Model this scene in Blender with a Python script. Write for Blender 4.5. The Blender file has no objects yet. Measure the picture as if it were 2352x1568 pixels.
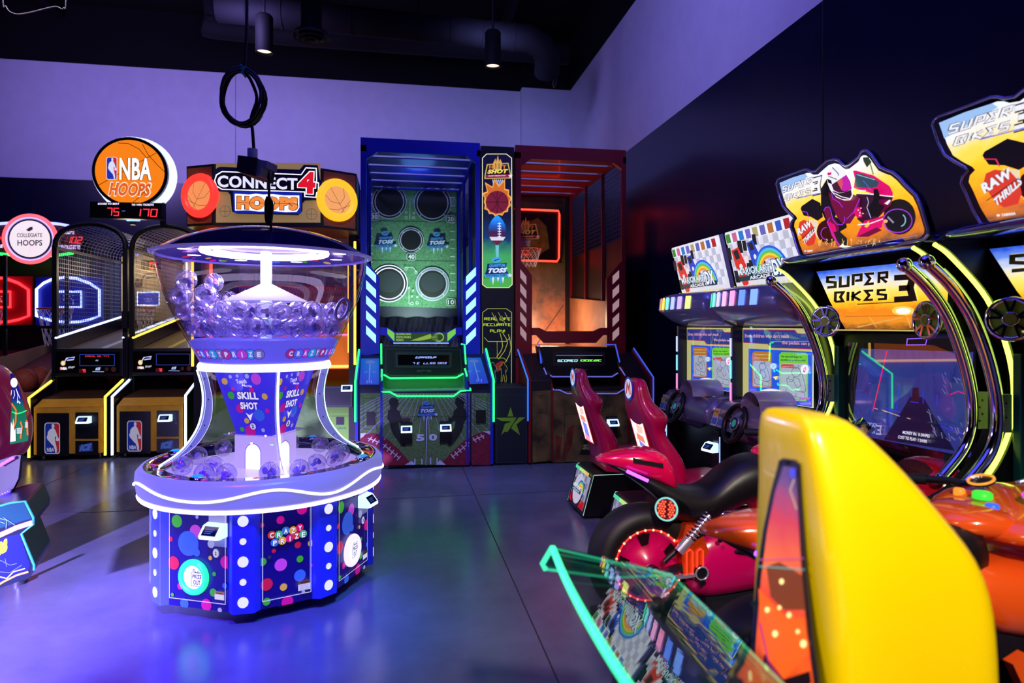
import bpy, math, random
from mathutils import Vector, Matrix
random.seed(7)
SC = bpy.context.scene
COL = SC.collection
V = Vector
# ---------------------------------------------------------------- camera
FPX, CX, HY, EYE = 1480.0, 1176.0, 749.0, 1.25
YAW = math.radians(9.9)
CA, SA = math.cos(YAW), math.sin(YAW)
cam = bpy.data.cameras.new('camera')
cam.sensor_width = 36.0
cam.lens = FPX / 2352.0 * 36.0
cam.shift_y = -(784.0 - HY) / 2352.0
cam.clip_start = 0.02
cam.dof.use_dof = True
cam.dof.focus_distance = 3.8
cam.dof.aperture_fstop = 2.2
camo = bpy.data.objects.new('camera', cam)
COL.objects.link(camo)
camo.location = (0, 0, EYE)
camo.rotation_euler = (math.radians(90), 0, -YAW)
SC.camera = camo
vs = SC.view_settings
SC.display_settings.display_device = 'sRGB'
vs.view_transform = 'Standard'
vs.look = 'None'
vs.exposure = 0.0
vs.gamma = 1.0
vs.use_curve_mapping = False
cy = SC.cycles
cy.use_denoising = True
cy.max_bounces = 7
cy.diffuse_bounces = 3
cy.glossy_bounces = 4
cy.transmission_bounces = 4
cy.transparent_max_bounces = 24
cy.caustics_reflective = False
cy.caustics_refractive = False
cy.sample_clamp_indirect = 4.0
cy.use_light_tree = True
w = bpy.data.worlds.new('world')
SC.world = w
w.use_nodes = True
w.node_tree.nodes['Background'].inputs[0].default_value = (0.10, 0.08, 0.3, 1)
w.node_tree.nodes['Background'].inputs[1].default_value = 0.018


def lin(c):
    return tuple(((x / 255.0) / 12.92 if x / 255.0 <= 0.04045 else ((x / 255.0 + 0.055) / 1.055) ** 2.4) for x in c[:3])


def lamp(name, kind, loc, to, color, power, size=0.3, angle=60, blend=0.5, size_y=None):
    l = bpy.data.lights.new(name, kind)
    l.color = lin(color)
    l.energy = power
    if kind == 'SPOT':
        l.spot_size = math.radians(angle)
        l.spot_blend = blend
        l.shadow_soft_size = size
    elif kind == 'AREA':
        l.size = size
        if size_y:
            l.shape = 'RECTANGLE'
            l.size_y = size_y
    else:
        l.shadow_soft_size = size
    o = bpy.data.objects.new(name, l)
    COL.objects.link(o)
    o.location = loc
    d = V(to) - V(loc)
    o.rotation_euler = d.to_track_quat('-Z', 'Y').to_euler()
    return o


# unseen colour washes and spots of the game hall, with fills added to brighten it
lamp('wall_wash_violet', 'SPOT', (-4.6, 6.4, 4.25), (-3.2, 9.8, 4.0), (165, 140, 255), 290, .3, 130, 1.0)
lamp('wall_wash_violet', 'SPOT', (-1.6, 6.6, 4.25), (-1.4, 9.8, 4.0), (165, 145, 255), 270, .3, 130, 1.0)
lamp('wall_wash_blue', 'SPOT', (1.0, 6.8, 4.25), (1.1, 9.8, 4.0), (150, 155, 255), 170, .3, 120, 1.0)
lamp('wall_wash_blue', 'SPOT', (-.4, 4.6, 4.3), (2.6, 6.0, 4.2), (155, 145, 255), 190, .3, 110, 1.0)
lamp('wall_wash_blue', 'SPOT', (-.2, 1.6, 4.3), (2.6, 3.2, 4.3), (160, 140, 255), 180, .3, 110, 1.0)
lamp('floor_spot_white', 'SPOT', (-2.95, -.3, 1.0), (-1.95, 2.6, 0), (180, 160, 255), 9500, .05, 34, 1.0)
lamp('floor_spot_violet', 'SPOT', (-1.6, .4, 4.4), (-.95, 2.7, 0), (105, 35, 255), 3000, .12, 25, 1.0)
lamp('floor_spot_cyan', 'SPOT', (.3, .8, 4.4), (-.32, 2.78, 0), (50, 160, 255), 900, .12, 16, 1.0)
lamp('hall_fill', 'AREA', (-0.6, 2.6, 5.2), (-0.6, 3.4, 0), (85, 85, 255), 75, 4.5)
lamp('seat_spot_white', 'SPOT', (.55, -1.2, 2.8), (1.0, 1.0, .75), (255, 244, 225), 520, .12, 40, .7)
lamp('seat_spot_side', 'SPOT', (-1.3, .35, 2.3), (.68, 1.12, .8), (255, 240, 215), 130, .12, 18, .6)
lamp('bike_spot_rose', 'SPOT', (-.7, .3, 3.4), (1.25, 2.9, .5), (255, 190, 225), 300, .15, 30, .8)
lamp('game_fill_blue', 'SPOT', (.2, 2.4, 4.7), (.6, 5.9, .6), (185, 190, 255), 560, .2, 46, .9)  # added fill that lifts the dark football front
lamp('game_fill_white', 'SPOT', (-2.2, 3.0, 4.6), (-2.6, 6.8, .5), (255, 235, 225), 340, .2, 40, .9)  # added fill for the caged lane fronts, not a visible fixture
lamp('lane_fill', 'POINT', (-3.04, 8.1, 1.9), (0, 0, 0), (255, 225, 180), 9, .1)  # point fills added inside both lanes to brighten the backboards
lamp('lane_fill', 'POINT', (-2.34, 8.1, 1.9), (0, 0, 0), (255, 225, 180), 9, .1)
lamp('prize_fill_blue', 'SPOT', (-.1, .2, 3.6), (-.62, 3.0, .3), (120, 110, 255), 200, .12, 24, .8)  # fill added from the camera side to lift the prize cabinet


# ---------------------------------------------------------------- projection of the survey
def ray(px, py):
    a, b = (px - CX) / FPX, -(py - HY) / FPX
    return V((a * CA + SA, -a * SA + CA, b))


E0 = V((0, 0, EYE))


def AY(px, py, y):
    r = ray(px, py)
    return E0 + r * (y / r.y)


def AX(px, py, x):
    r = ray(px, py)
    return E0 + r * (x / r.x)


def AZ(px, py, z):
    r = ray(px, py)
    return E0 + r * ((z - EYE) / r.z)


# ---------------------------------------------------------------- materials
MC = {}


def mat_new(key):
    m = bpy.data.materials.new(key)
    m.use_nodes = True
    nt = m.node_tree
    return m, nt, nt.nodes['Principled BSDF']


def D(c, rough=.5, metal=0.0, coat=0.0, spec=.5, noise=0.0, nscale=8.0, bump=0.0):
    k = ('D', tuple(c), rough, metal, coat, spec, noise, nscale, bump)
    if k in MC:
        return MC[k]
    m, nt, b = mat_new('paint')
    col = lin(c) + (1,)
    b.inputs['Base Color'].default_value = col
    b.inputs['Roughness'].default_value = rough
    b.inputs['Metallic'].default_value = metal
    b.inputs['Coat Weight'].default_value = coat
    b.inputs['Coat Roughness'].default_value = .06
    b.inputs['Specular IOR Level'].default_value = spec
    if noise or bump:
        tc = nt.nodes.new('ShaderNodeTexCoord')
        n = nt.nodes.new('ShaderNodeTexNoise')
        n.inputs['Scale'].default_value = nscale
        n.inputs['Detail'].default_value = 6
        nt.links.new(tc.outputs['Object'], n.inputs['Vector'])
        if noise:
            r = nt.nodes.new('ShaderNodeValToRGB')
            r.color_ramp.elements[0].position = .3
            r.color_ramp.elements[1].position = .7
            r.color_ramp.elements[0].color = tuple(x * (1 - noise) for x in col[:3]) + (1,)
            r.color_ramp.elements[1].color = tuple(min(1, x * (1 + noise)) for x in col[:3]) + (1,)
            nt.links.new(n.outputs['Fac'], r.inputs['Fac'])
            nt.links.new(r.outputs['Color'], b.inputs['Base Color'])
        if bump:
            bp = nt.nodes.new('ShaderNodeBump')
            bp.inputs['Strength'].default_value = bump
            bp.inputs['Distance'].default_value = .01
            nt.links.new(n.outputs['Fac'], bp.inputs['Height'])
            nt.links.new(bp.outputs['Normal'], b.inputs['Normal'])
    MC[k] = m
    return m


def E(c, s=1.0, rough=.35):
    k = ('E', tuple(c), s, rough)
    if k in MC:
        return MC[k]
    m, nt, b = mat_new('glow')
    b.inputs['Base Color'].default_value = tuple(x * .3 for x in lin(c)) + (1,)
    b.inputs['Emission Color'].default_value = lin(c) + (1,)
    b.inputs['Emission Strength'].default_value = s
    b.inputs['Roughness'].default_value = rough
    MC[k] = m
    return m


def EG(axis, a0, a1, stops, s=1.0, noise=0.0, nscale=6.0, emit=True, stretch=(1, 1, 1), rough=.3):
    """printed picture with a colour ramp along one axis (object space), broken up by noise; back-lit when emit"""
    k = ('EG', axis, a0, a1, tuple(stops), s, noise, nscale, emit, stretch)
    if k in MC:
        return MC[k]
    m, nt, b = mat_new('print')
    tc = nt.nodes.new('ShaderNodeTexCoord')
    sp = nt.nodes.new('ShaderNodeSeparateXYZ')
    nt.links.new(tc.outputs['Object'], sp.inputs[0])
    mr = nt.nodes.new('ShaderNodeMapRange')
    mr.inputs[1].default_value = a0
    mr.inputs[2].default_value = a1
    nt.links.new(sp.outputs['XYZ'.index(axis)], mr.inputs[0])
    fac = mr.outputs[0]
    if noise:
        mp = nt.nodes.new('ShaderNodeMapping')
        mp.inputs['Scale'].default_value = stretch
        nt.links.new(tc.outputs['Object'], mp.inputs[0])
        n = nt.nodes.new('ShaderNodeTexNoise')
        n.inputs['Scale'].default_value = nscale
        n.inputs['Detail'].default_value = 8
        n.inputs['Roughness'].default_value = .65
        nt.links.new(mp.outputs[0], n.inputs['Vector'])
        ma = nt.nodes.new('ShaderNodeMath')
        ma.operation = 'MULTIPLY_ADD'
        nt.links.new(n.outputs['Fac'], ma.inputs[0])
        ma.inputs[1].default_value = noise
        ma.inputs[2].default_value = -noise * .5
        ad = nt.nodes.new('ShaderNodeMath')
        nt.links.new(ma.outputs[0], ad.inputs[0])
        nt.links.new(fac, ad.inputs[1])
        fac = ad.outputs[0]
    r = nt.nodes.new('ShaderNodeValToRGB')
    cr = r.color_ramp
    while len(cr.elements) < len(stops):
        cr.elements.new(.5)
    for e, (p, c) in zip(cr.elements, stops):
        e.position = p
    for e, (p, c) in zip(cr.elements, stops):
        e.color = lin(c) + (1,)
    nt.links.new(fac, r.inputs['Fac'])
    nt.links.new(r.outputs['Color'], b.inputs['Base Color'])
    b.inputs['Roughness'].default_value = rough
    if emit:
        nt.links.new(r.outputs['Color'], b.inputs['Emission Color'])
        b.inputs['Emission Strength'].default_value = s
    MC[k] = m
    return m


def CLEAR(tint=(255, 255, 255), base=.05, edge=.5, rough=.02, milky=0.0, mcol=(200, 200, 255)):
    k = ('C', tuple(tint), base, edge, rough, milky, tuple(mcol))
    if k in MC:
        return MC[k]
    m = bpy.data.materials.new('clear_acrylic')
    m.use_nodes = True
    nt = m.node_tree
    nt.nodes.clear()
    out = nt.nodes.new('ShaderNodeOutputMaterial')
    tr = nt.nodes.new('ShaderNodeBsdfTransparent')
    tr.inputs[0].default_value = lin(tint) + (1,)
    gl = nt.nodes.new('ShaderNodeBsdfGlossy')
    gl.inputs[1].default_value = rough
    lw = nt.nodes.new('ShaderNodeLayerWeight')
    lw.inputs[0].default_value = .5
    pw = nt.nodes.new('ShaderNodeMath')
    pw.operation = 'POWER'
    pw.inputs[1].default_value = 3.0
    nt.links.new(lw.outputs['Facing'], pw.inputs[0])
    ma = nt.nodes.new('ShaderNodeMath')
    ma.operation = 'MULTIPLY_ADD'
    ma.inputs[1].default_value = edge
    ma.inputs[2].default_value = base
    nt.links.new(pw.outputs[0], ma.inputs[0])
    mx = nt.nodes.new('ShaderNodeMixShader')
    nt.links.new(ma.outputs[0], mx.inputs[0])
    nt.links.new(tr.outputs[0], mx.inputs[1])
    nt.links.new(gl.outputs[0], mx.inputs[2])
    res = mx
    if milky:
        df = nt.nodes.new('ShaderNodeBsdfTranslucent')
        df.inputs[0].default_value = lin(mcol) + (1,)
        m2 = nt.nodes.new('ShaderNodeMixShader')
        m2.inputs[0].default_value = milky
        nt.links.new(mx.outputs[0], m2.inputs[1])
        nt.links.new(df.outputs[0], m2.inputs[2])
        res = m2
    nt.links.new(res.outputs[0], out.inputs[0])
    MC[k] = m
    return m


CHROME = D((225, 225, 235), .08, 1.0)
BLACK = D((14, 14, 18), .4)
GLOSSBLACK = D((8, 8, 12), .12, 0, .6)
SATIN = D((24, 25, 34), .45)
STEEL = D((150, 150, 160), .3, 1.0)
RUBBER = D((12, 12, 14), .55)

# ---------------------------------------------------------------- mesh building
OFF = [V((0, 0, 0))]
WL = {}


def wloc(o):
    return WL.get(o.name, V((0, 0, 0))) if o else V((0, 0, 0))


def prop(o, label=None, cat=None, group=None, kind=None):
    if label:
        o['label'] = label
    if cat:
        o['category'] = cat
    if group:
        o['group'] = group
    if kind:
        o['kind'] = kind
    return o


def thing(name, label, cat, loc, group=None):
    o = bpy.data.objects.new(name, None)
    COL.objects.link(o)
    o.empty_display_size = .1
    o.location = V(loc) + OFF[0]
    WL[o.name] = V(o.location)
    return prop(o, label, cat, group)


class M:
    def __init__(s):
        s.v, s.f, s.m, s.s, s.mats = [], [], [], [], []

    def mi(s, mat):
        if mat not in s.mats:
            s.mats.append(mat)
        return s.mats.index(mat)

    def add(s, pts, faces, mat, smooth=False):
        b = len(s.v)
        s.v += [V(p) + OFF[0] for p in pts]
        i = s.mi(mat)
        for f in faces:
            s.f.append([b + k for k in f])
            s.m.append(i)
            s.s.append(smooth)

    def poly(s, pts, mat):
        s.add(pts, [list(range(len(pts)))], mat)

    def box(s, x0, x1, y0, y1, z0, z1, mat):
        p = [(x0, y0, z0), (x1, y0, z0), (x1, y1, z0), (x0, y1, z0), (x0, y0, z1), (x1, y0, z1), (x1, y1, z1), (x0, y1, z1)]
        s.hexa(p, mat)

    def hexa(s, p, mat):
        s.add(p, [(3, 2, 1, 0), (4, 5, 6, 7), (0, 1, 5, 4), (1, 2, 6, 5), (2, 3, 7, 6), (3, 0, 4, 7)], mat)

    def bar(s, a, b, w, h, mat, up=(0, 0, 1)):
        a, b = V(a), V(b)
        t = (b - a).normalized()
        u = t.cross(V(up))
        if u.length < 1e-4:
            u = t.cross(V((1, 0, 0)))
        u.normalize()
        n = u.cross(t)
        p = []
        for q in (a, b):
            for i, j in ((-1, -1), (1, -1), (1, 1), (-1, 1)):
                p.append(q + u * (w / 2 * i) + n * (h / 2 * j))
        s.hexa(p, mat)

    def prism(s, pts, vec, mat, side=None):
        n = len(pts)
        a = [V(p) for p in pts]
        b = [p + V(vec) for p in a]
        s.add(a + b, [list(range(n))[::-1], list(range(n, 2 * n))], mat)
        s.add(a + b, [(i, (i + 1) % n, n + (i + 1) % n, n + i) for i in range(n)], side or mat)

    def tube(s, pts, r, mat, n=8, closed=False, caps=True, up=None):
        P = [V(p) for p in pts]
        k = len(P)
        rr = r if isinstance(r, (list, tuple)) else [r] * k
        ring = []
        ref = None
        for i in range(k):
            if closed:
                t = (P[(i + 1) % k] - P[i - 1])
            else:
                t = P[min(i + 1, k - 1)] - P[max(i - 1, 0)]
            t.normalize()
            if ref is None:
                ref = t.orthogonal()
            ref = (ref - t * ref.dot(t))
            if ref.length < 1e-5:
                ref = t.orthogonal()
            ref.normalize()
            c = t.cross(ref)
            for j in range(n):
                a = 2 * math.pi * j / n
                ring.append(P[i] + (ref * math.cos(a) + c * math.sin(a)) * rr[i])
        fs = []
        for i in range(k if closed else k - 1):
            for j in range(n):
                a, b = i * n, ((i + 1) % k) * n
                fs.append((a + j, a + (j + 1) % n, b + (j + 1) % n, b + j))
        s.add(ring, fs, mat, True)
        if caps and not closed:
            s.add(ring[:n], [list(range(n))[::-1]], mat)
            s.add(ring[-n:], [list(range(n))], mat)

    def loft(s, rings, mat, caps=True, smooth=True, closed=True):
        n = len(rings[0])
        pts = [p for r in rings for p in r]
        fs = []
        for i in range(len(rings) - 1):
            for j in range(n if closed else n - 1):
                fs.append((i * n + j, i * n + (j + 1) % n, (i + 1) * n + (j + 1) % n, (i + 1) * n + j))
        if caps:
            fs.append(list(range(n))[::-1])
            fs.append([(len(rings) - 1) * n + j for j in range(n)])
        s.add(pts, fs, mat, smooth)

    def lathe(s, c, prof, mat, n=32, a0=0.0, a1=2 * math.pi, axis='Z', caps=False, smooth=True):
        c = V(c)
        full = abs(a1 - a0) > 6.28
        k = n if full else n + 1
        rings = []
        for (r, z) in prof:
            rg = []
            for j in range(k):
                a = a0 + (a1 - a0) * j / n
                x, y = r * math.cos(a), r * math.sin(a)
                d = {'Z': (x, y, z), 'X': (z, x, y), 'Y': (x, z, y)}[axis]
                rg.append(c + V(d))
            rings.append(rg)
        s.loft(rings, mat, caps, smooth, full)

    def cyl(s, a, b, r, mat, n=20):
        s.tube([a, b], r, mat, n)

    def ball(s, c, r, mat, n=14, sc=(1, 1, 1)):
        k = max(4, n // 2)
        prof = [(max(1e-4, math.sin(math.pi * i / k)), -math.cos(math.pi * i / k)) for i in range(k + 1)]
        rings = []
        for (a, z) in prof:
            rings.append([V(c) + V((a * math.cos(2 * math.pi * j / n) * r * sc[0], a * math.sin(2 * math.pi * j / n) * r * sc[1], z * r * sc[2])) for j in range(n)])
        s.loft(rings, mat, True)

    def torus(s, c, n, R, r, mat, k=28, m=10):
        n = V(n).normalized()
        u = n.orthogonal().normalized()
        w = n.cross(u)
        s.tube([V(c) + (u * math.cos(2 * math.pi * i / k) + w * math.sin(2 * math.pi * i / k)) * R for i in range(k)], r, mat, m, True)

    def disc(s, c, n, r, mat, k=24, th=0.0):
        n = V(n).normalized()
        u = n.orthogonal().normalized()
        w = n.cross(u)
        p = [V(c) + (u * math.cos(2 * math.pi * i / k) + w * math.sin(2 * math.pi * i / k)) * r for i in range(k)]
        if th:
            s.prism(p, n * th, mat)
        else:
            s.poly(p, mat)

    def obj(s, name, parent=None, bevel=0.0, sub=0, label=None, cat=None, group=None, kind=None, seg=2):
        me = bpy.data.meshes.new(name)
        org = wloc(parent)
        if parent is None and not kind:
            xs = [p.x for p in s.v]
            ys = [p.y for p in s.v]
            zs = [p.z for p in s.v]
            org = V(((min(xs) + max(xs)) / 2, (min(ys) + max(ys)) / 2, min(zs)))
        me.from_pydata([p - org for p in s.v], [], s.f)
        for m_ in s.mats:
            me.materials.append(m_)
        me.polygons.foreach_set('material_index', s.m)
        me.polygons.foreach_set('use_smooth', s.s)
        me.update()
        o = bpy.data.objects.new(name, me)
        COL.objects.link(o)
        if parent:
            o.parent = parent
        elif not kind:
            o.location = org
        WL[o.name] = V(org)
        if bevel:
            md = o.modifiers.new('bevel', 'BEVEL')
            md.width = bevel
            md.segments = seg
            md.limit_method = 'ANGLE'
            md.angle_limit = math.radians(40)
        if sub:
            md = o.modifiers.new('subsurf', 'SUBSURF')
            md.levels = md.render_levels = sub
        return prop(o, label, cat, group, kind)


def objs(f, name, parent, bevel=0.0, label=None):
    """every loose piece of the builder becomes a part of its own"""
    key = {}
    par = list(range(len(f.v)))

    def find(a):
        while par[a] != a:
            par[a] = par[par[a]]
            a = par[a]
        return a

    for i, p in enumerate(f.v):
        k = (round(p.x, 5), round(p.y, 5), round(p.z, 5))
        if k in key:
            par[find(i)] = find(key[k])
        else:
            key[k] = i
    for fc in f.f:
        for a in fc[1:]:
            par[find(a)] = find(fc[0])
    groups = {}
    for i, fc in enumerate(f.f):
        groups.setdefault(find(fc[0]), []).append(i)
    out = []
    for ids in groups.values():
        g = M()
        g.mats = f.mats
        mp = {}
        for i in ids:
            for a in f.f[i]:
                if a not in mp:
                    mp[a] = len(g.v)
                    g.v.append(f.v[a])
            g.f.append([mp[a] for a in f.f[i]])
            g.m.append(f.m[i])
            g.s.append(f.s[i])
        out.append(g.obj(name, parent, bevel, 0, label))
    return out


FONT = bpy.data.objects.new('f', bpy.data.curves.new('f', 'FONT'))
FONT.data.fill_mode = 'FRONT'
FONT.data.resolution_u = 3
TXT = {}


def text_mesh(t, bold=0.0, shear=0.0):
    k = (t, bold, shear)
    if k not in TXT:
        c = FONT.data
        c.body = t
        c.offset = bold
        c.shear = shear
        c.space_character = 1.0 + bold * 1.5
        me = FONT.to_mesh()
        TXT[k] = ([(v.co.x, v.co.y) for v in me.vertices], [list(p.vertices) for p in me.polygons])
        FONT.to_mesh_clear()
    return TXT[k]


GL = {
 'S': [[(4, 6), (0, 6), (0, 3.4), (4, 2.6), (4, 0), (0, 0)]], 'U': [[(0, 6), (0, 0), (4, 0), (4, 6)]],
 'P': [[(0, 0), (0, 6), (4, 6), (4, 2.6), (1, 2.6)]], 'E': [[(4, 6), (0, 6), (2, 3), (0, 0), (4, 0)]],
 'R': [[(0, 0), (0, 6), (4, 6), (4, 3), (1, 3), (4, 0)]], 'B': [[(0, 0), (0, 6), (4, 6), (2.6, 3), (4, 0), (0, 0)]],
 'I': [[(0, 6), (0, 0)]], 'K': [[(0, 6), (0, 0)], [(4, 6), (0, 3), (4, 0)]],
 '3': [[(0, 6), (4, 6), (3.4, 3), (4, 0), (0, 0)], [(1, 3), (3.4, 3)]],
 'A': [[(0, 0), (0, 6), (4, 6), (4, 0)], [(0, 2.5), (4, 2.5)]], 'L': [[(0, 6), (0, 0), (4, 0)]],
 'F': [[(0, 0), (0, 6), (4, 6)], [(0, 3), (3, 3)]], 'C': [[(4, 6), (0, 6), (0, 0), (4, 0)]],
 'T': [[(0, 6), (4, 6)], [(2, 6), (2, 0)]], 'Y': [[(0, 6), (0, 3), (4, 3)], [(4, 6), (4, 0), (1, 0)]],
 '!': [[(0, 6), (0, 2)], [(0, .8), (0, 0)]], 'e': [[(4, 6), (0, 6), (0, 0), (4, 0)], [(0, 3), (3, 3)]],
 '0': [[(0, 0), (0, 6), (4, 6), (4, 0), (0, 0)]], '1': [[(4, 6), (4, 0)]], '2': [[(0, 6), (4, 6), (4, 3), (0, 3), (0, 0), (4, 0)]],
 '5': [[(4, 6), (0, 6), (0, 3), (4, 3), (4, 0), (0, 0)]], '7': [[(0, 6), (4, 6), (4, 0)]], '4': [[(0, 6), (0, 3), (4, 3)], [(4, 6), (4, 0)]],
 '9': [[(4, 3), (0, 3), (0, 6), (4, 6), (4, 0), (0, 0)]], 'H': [[(0, 0), (0, 6)], [(4, 0), (4, 6)], [(0, 3), (4, 3)]], 'O': [[(0, 0), (0, 6), (4, 6), (4, 0), (0, 0)]],
}


def thick(pts, w, closed=False):
    P = [V((p[0], p[1])) for p in pts]
    n = len(P)
    L, R = [], []
    for i in range(n):
        if closed or 0 < i < n - 1:
            a = (P[i] - P[i - 1]).normalized()
            b = (P[(i + 1) % n] - P[i]).normalized()
            t = a + b
            if t.length < .2:
                t = a
            t.normalize()
            k = 1.0 / max(.5, t.dot(a))
        else:
            t = (P[min(i + 1, n - 1)] - P[max(i - 1, 0)]).normalized()
            k = 1.0
        nn = V((-t.y, t.x)) * (w / 2 * k)
        L.append(P[i] + nn)
        R.append(P[i] - nn)
    q = []
    for i in range(n if closed else n - 1):
        j = (i + 1) % n
        q.append([L[i], L[j], R[j], R[i]])
    return q


class Art(M):
    """flat printed or lit artwork on a board: every call lays one more thin film over the last"""

    def __init__(s, o, n, U=None, W=None, eps=.0004):
        super().__init__()
        s.o, s.n, s.U, s.W, s.eps, s.k = V(o), V(n).normalized(), (V(U) if U else None), (V(W) if W else None), eps, 0

    def pt(s, x, y, k=None):
        k = s.k if k is None else k
        if s.U:
            return s.o + s.U * x + s.W * y + s.n * (s.eps * k)
        r = ray(x, y)
        t = (s.o + s.n * (s.eps * k) - E0).dot(s.n) / r.dot(s.n)
        return E0 + r * t

    def poly(s, pts, mat, step=True):
        if step:
            s.k += 1
        M.add(s, [s.pt(*p[:2]) for p in pts], [list(range(len(pts)))], mat)

    def rect(s, x0, y0, x1, y1, mat):
        s.poly([(x0, y0), (x1, y0), (x1, y1), (x0, y1)], mat)

    def board(s, pts, th, mat, side=None):
        a = [s.pt(*p[:2]) for p in pts]
        M.prism(s, a, -s.n * th, mat, side)

    def circ(s, x, y, r, mat, ry=None, n=20, a=0.0):
        ry = ry or r
        ca, sa = math.cos(a), math.sin(a)
        s.poly([(x + r * math.cos(t) * ca - ry * math.sin(t) * sa, y + r * math.cos(t) * sa + ry * math.sin(t) * ca) for t in [2 * math.pi * i / n for i in range(n)]], mat)

    def ring(s, x, y, r, w, mat, ry=None, n=28, a0=0, a1=360):
        ry = ry or r
        full = a1 - a0 >= 360
        k = n if full else n + 1
        s.line([(x + r * math.cos(math.radians(a0 + (a1 - a0) * i / n)), y + ry * math.sin(math.radians(a0 + (a1 - a0) * i / n))) for i in range(k)], w, mat, full)

    def line(s, pts, w, mat, closed=False):
        s.k += 1
        for q in thick(pts, w, closed):
            M.add(s, [s.pt(*p) for p in q], [[0, 1, 2, 3]], mat)

    def text(s, t, bl, br, tl, mat, bold=0.0, shear=0.0):
        vs_, fs = text_mesh(t, bold, shear)
        xs = [p[0] for p in vs_]
        ys = [p[1] for p in vs_]
        x0, x1, y0, y1 = min(xs), max(xs), min(ys), max(ys)
        s.k += 1
        P = []
        for (x, y) in vs_:
            a, b = (x - x0) / (x1 - x0), (y - y0) / (y1 - y0)
            P.append(s.pt(bl[0] + (br[0] - bl[0]) * a + (tl[0] - bl[0]) * b, bl[1] + (br[1] - bl[1]) * a + (tl[1] - bl[1]) * b))
        M.add(s, P, fs, mat)

    def tx(s, t, x, y, w, h, mat, bold=0.0, shear=0.0, sl=0.0):
        """text in pixel survey: left, baseline, width, cap height, slope"""
        up = -1 if not s.U else 1
        s.text(t, (x, y), (x + w, y + w * sl), (x, y + up * h), mat, bold, shear)

    def stroke(s, t, bl, br, tl, w, mat, gap=1.7):
        s.k += 1
        x = 0
        seg = []
        for ch in t:
            if ch == ' ':
                x += 3.2
                continue
            gl = GL.get(ch, GL['O'])
            wd = max(p[0] for g in gl for p in g)
            if ch in '14' and ch == '1':
                pass
            for g in gl:
                seg.append([(p[0] + x, p[1]) for p in g])
            x += wd + gap
        W_ = x - gap
        for g in seg:
            for q in thick(g, w):
                P = []
                for p in q:
                    a, b = p[0] / W_, p[1] / 6.0
                    P.append(s.pt(bl[0] + (br[0] - bl[0]) * a + (tl[0] - bl[0]) * b, bl[1] + (br[1] - bl[1]) * a + (tl[1] - bl[1]) * b))
                M.add(s, P, [[0, 1, 2, 3]], mat)


def ypath(pts, y):
    return [AY(p[0], p[1], p[2] if len(p) > 2 else y) for p in pts]


def xpath(pts, x):
    return [AX(p[0], p[1], p[2] if len(p) > 2 else x) for p in pts]


def smooth_path(pts, k=6, closed=False):
    P = [V(p) for p in pts]
    n = len(P)
    out = []
    rng = range(n if closed else n - 1)
    for i in rng:
        p0 = P[i - 1] if (closed or i > 0) else P[0]
        p1, p2 = P[i], P[(i + 1) % n]
        p3 = P[(i + 2) % n] if (closed or i + 2 < n) else P[-1]
        for j in range(k):
            t = j / k
            out.append(0.5 * ((2 * p1) + (p2 - p0) * t + (2 * p0 - 5 * p1 + 4 * p2 - p3) * t * t + (3 * p1 - p0 - 3 * p2 + p3) * t ** 3))
    if not closed:
        out.append(P[-1])
    return out


def copy_tree(o, loc, label=None, group=None):
    """a thing, its parts and their sub-parts"""
    c = o.copy()
    COL.objects.link(c)
    c.location = loc
    WL[c.name] = V(loc)
    if label:
        c['label'] = label
    if group:
        c['group'] = group
    for ch in list(o.children):
        d = ch.copy()
        COL.objects.link(d)
        d.parent = c
        for g in list(ch.children):
            e = g.copy()
            COL.objects.link(e)
            e.parent = d
    return c
# ---------------------------------------------------------------- the hall
W, YB, ZP, ZC, ZT = 2.6, 9.83, 3.28, 4.89, 5.7


def floor_mat():
    m, nt, b = mat_new('polished_concrete')
    tc = nt.nodes.new('ShaderNodeTexCoord')
    n = nt.nodes.new('ShaderNodeTexNoise')
    n.inputs['Scale'].default_value = 1.1
    n.inputs['Detail'].default_value = 9
    n.inputs['Roughness'].default_value = .62
    n2 = nt.nodes.new('ShaderNodeTexNoise')
    n2.inputs['Scale'].default_value = 26
    n2.inputs['Detail'].default_value = 5
    nt.links.new(tc.outputs['Object'], n.inputs['Vector'])
    nt.links.new(tc.outputs['Object'], n2.inputs['Vector'])
    r = nt.nodes.new('ShaderNodeValToRGB')
    r.color_ramp.elements[0].position = .32
    r.color_ramp.elements[1].position = .72
    r.color_ramp.elements[0].color = lin((74, 78, 104)) + (1,)
    r.color_ramp.elements[1].color = lin((110, 114, 146)) + (1,)
    nt.links.new(n.outputs['Fac'], r.inputs['Fac'])
    nt.links.new(r.outputs['Color'], b.inputs['Base Color'])
    mr = nt.nodes.new('ShaderNodeMapRange')
    mr.inputs[3].default_value = .13
    mr.inputs[4].default_value = .34
    nt.links.new(n.outputs['Fac'], mr.inputs[0])
    nt.links.new(mr.outputs[0], b.inputs['Roughness'])
    bp = nt.nodes.new('ShaderNodeBump')
    bp.inputs['Strength'].default_value = .05
    bp.inputs['Distance'].default_value = .01
    nt.links.new(n2.outputs['Fac'], bp.inputs['Height'])
    nt.links.new(bp.outputs['Normal'], b.inputs['Normal'])
    b.inputs['Specular IOR Level'].default_value = .6
    return m


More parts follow.
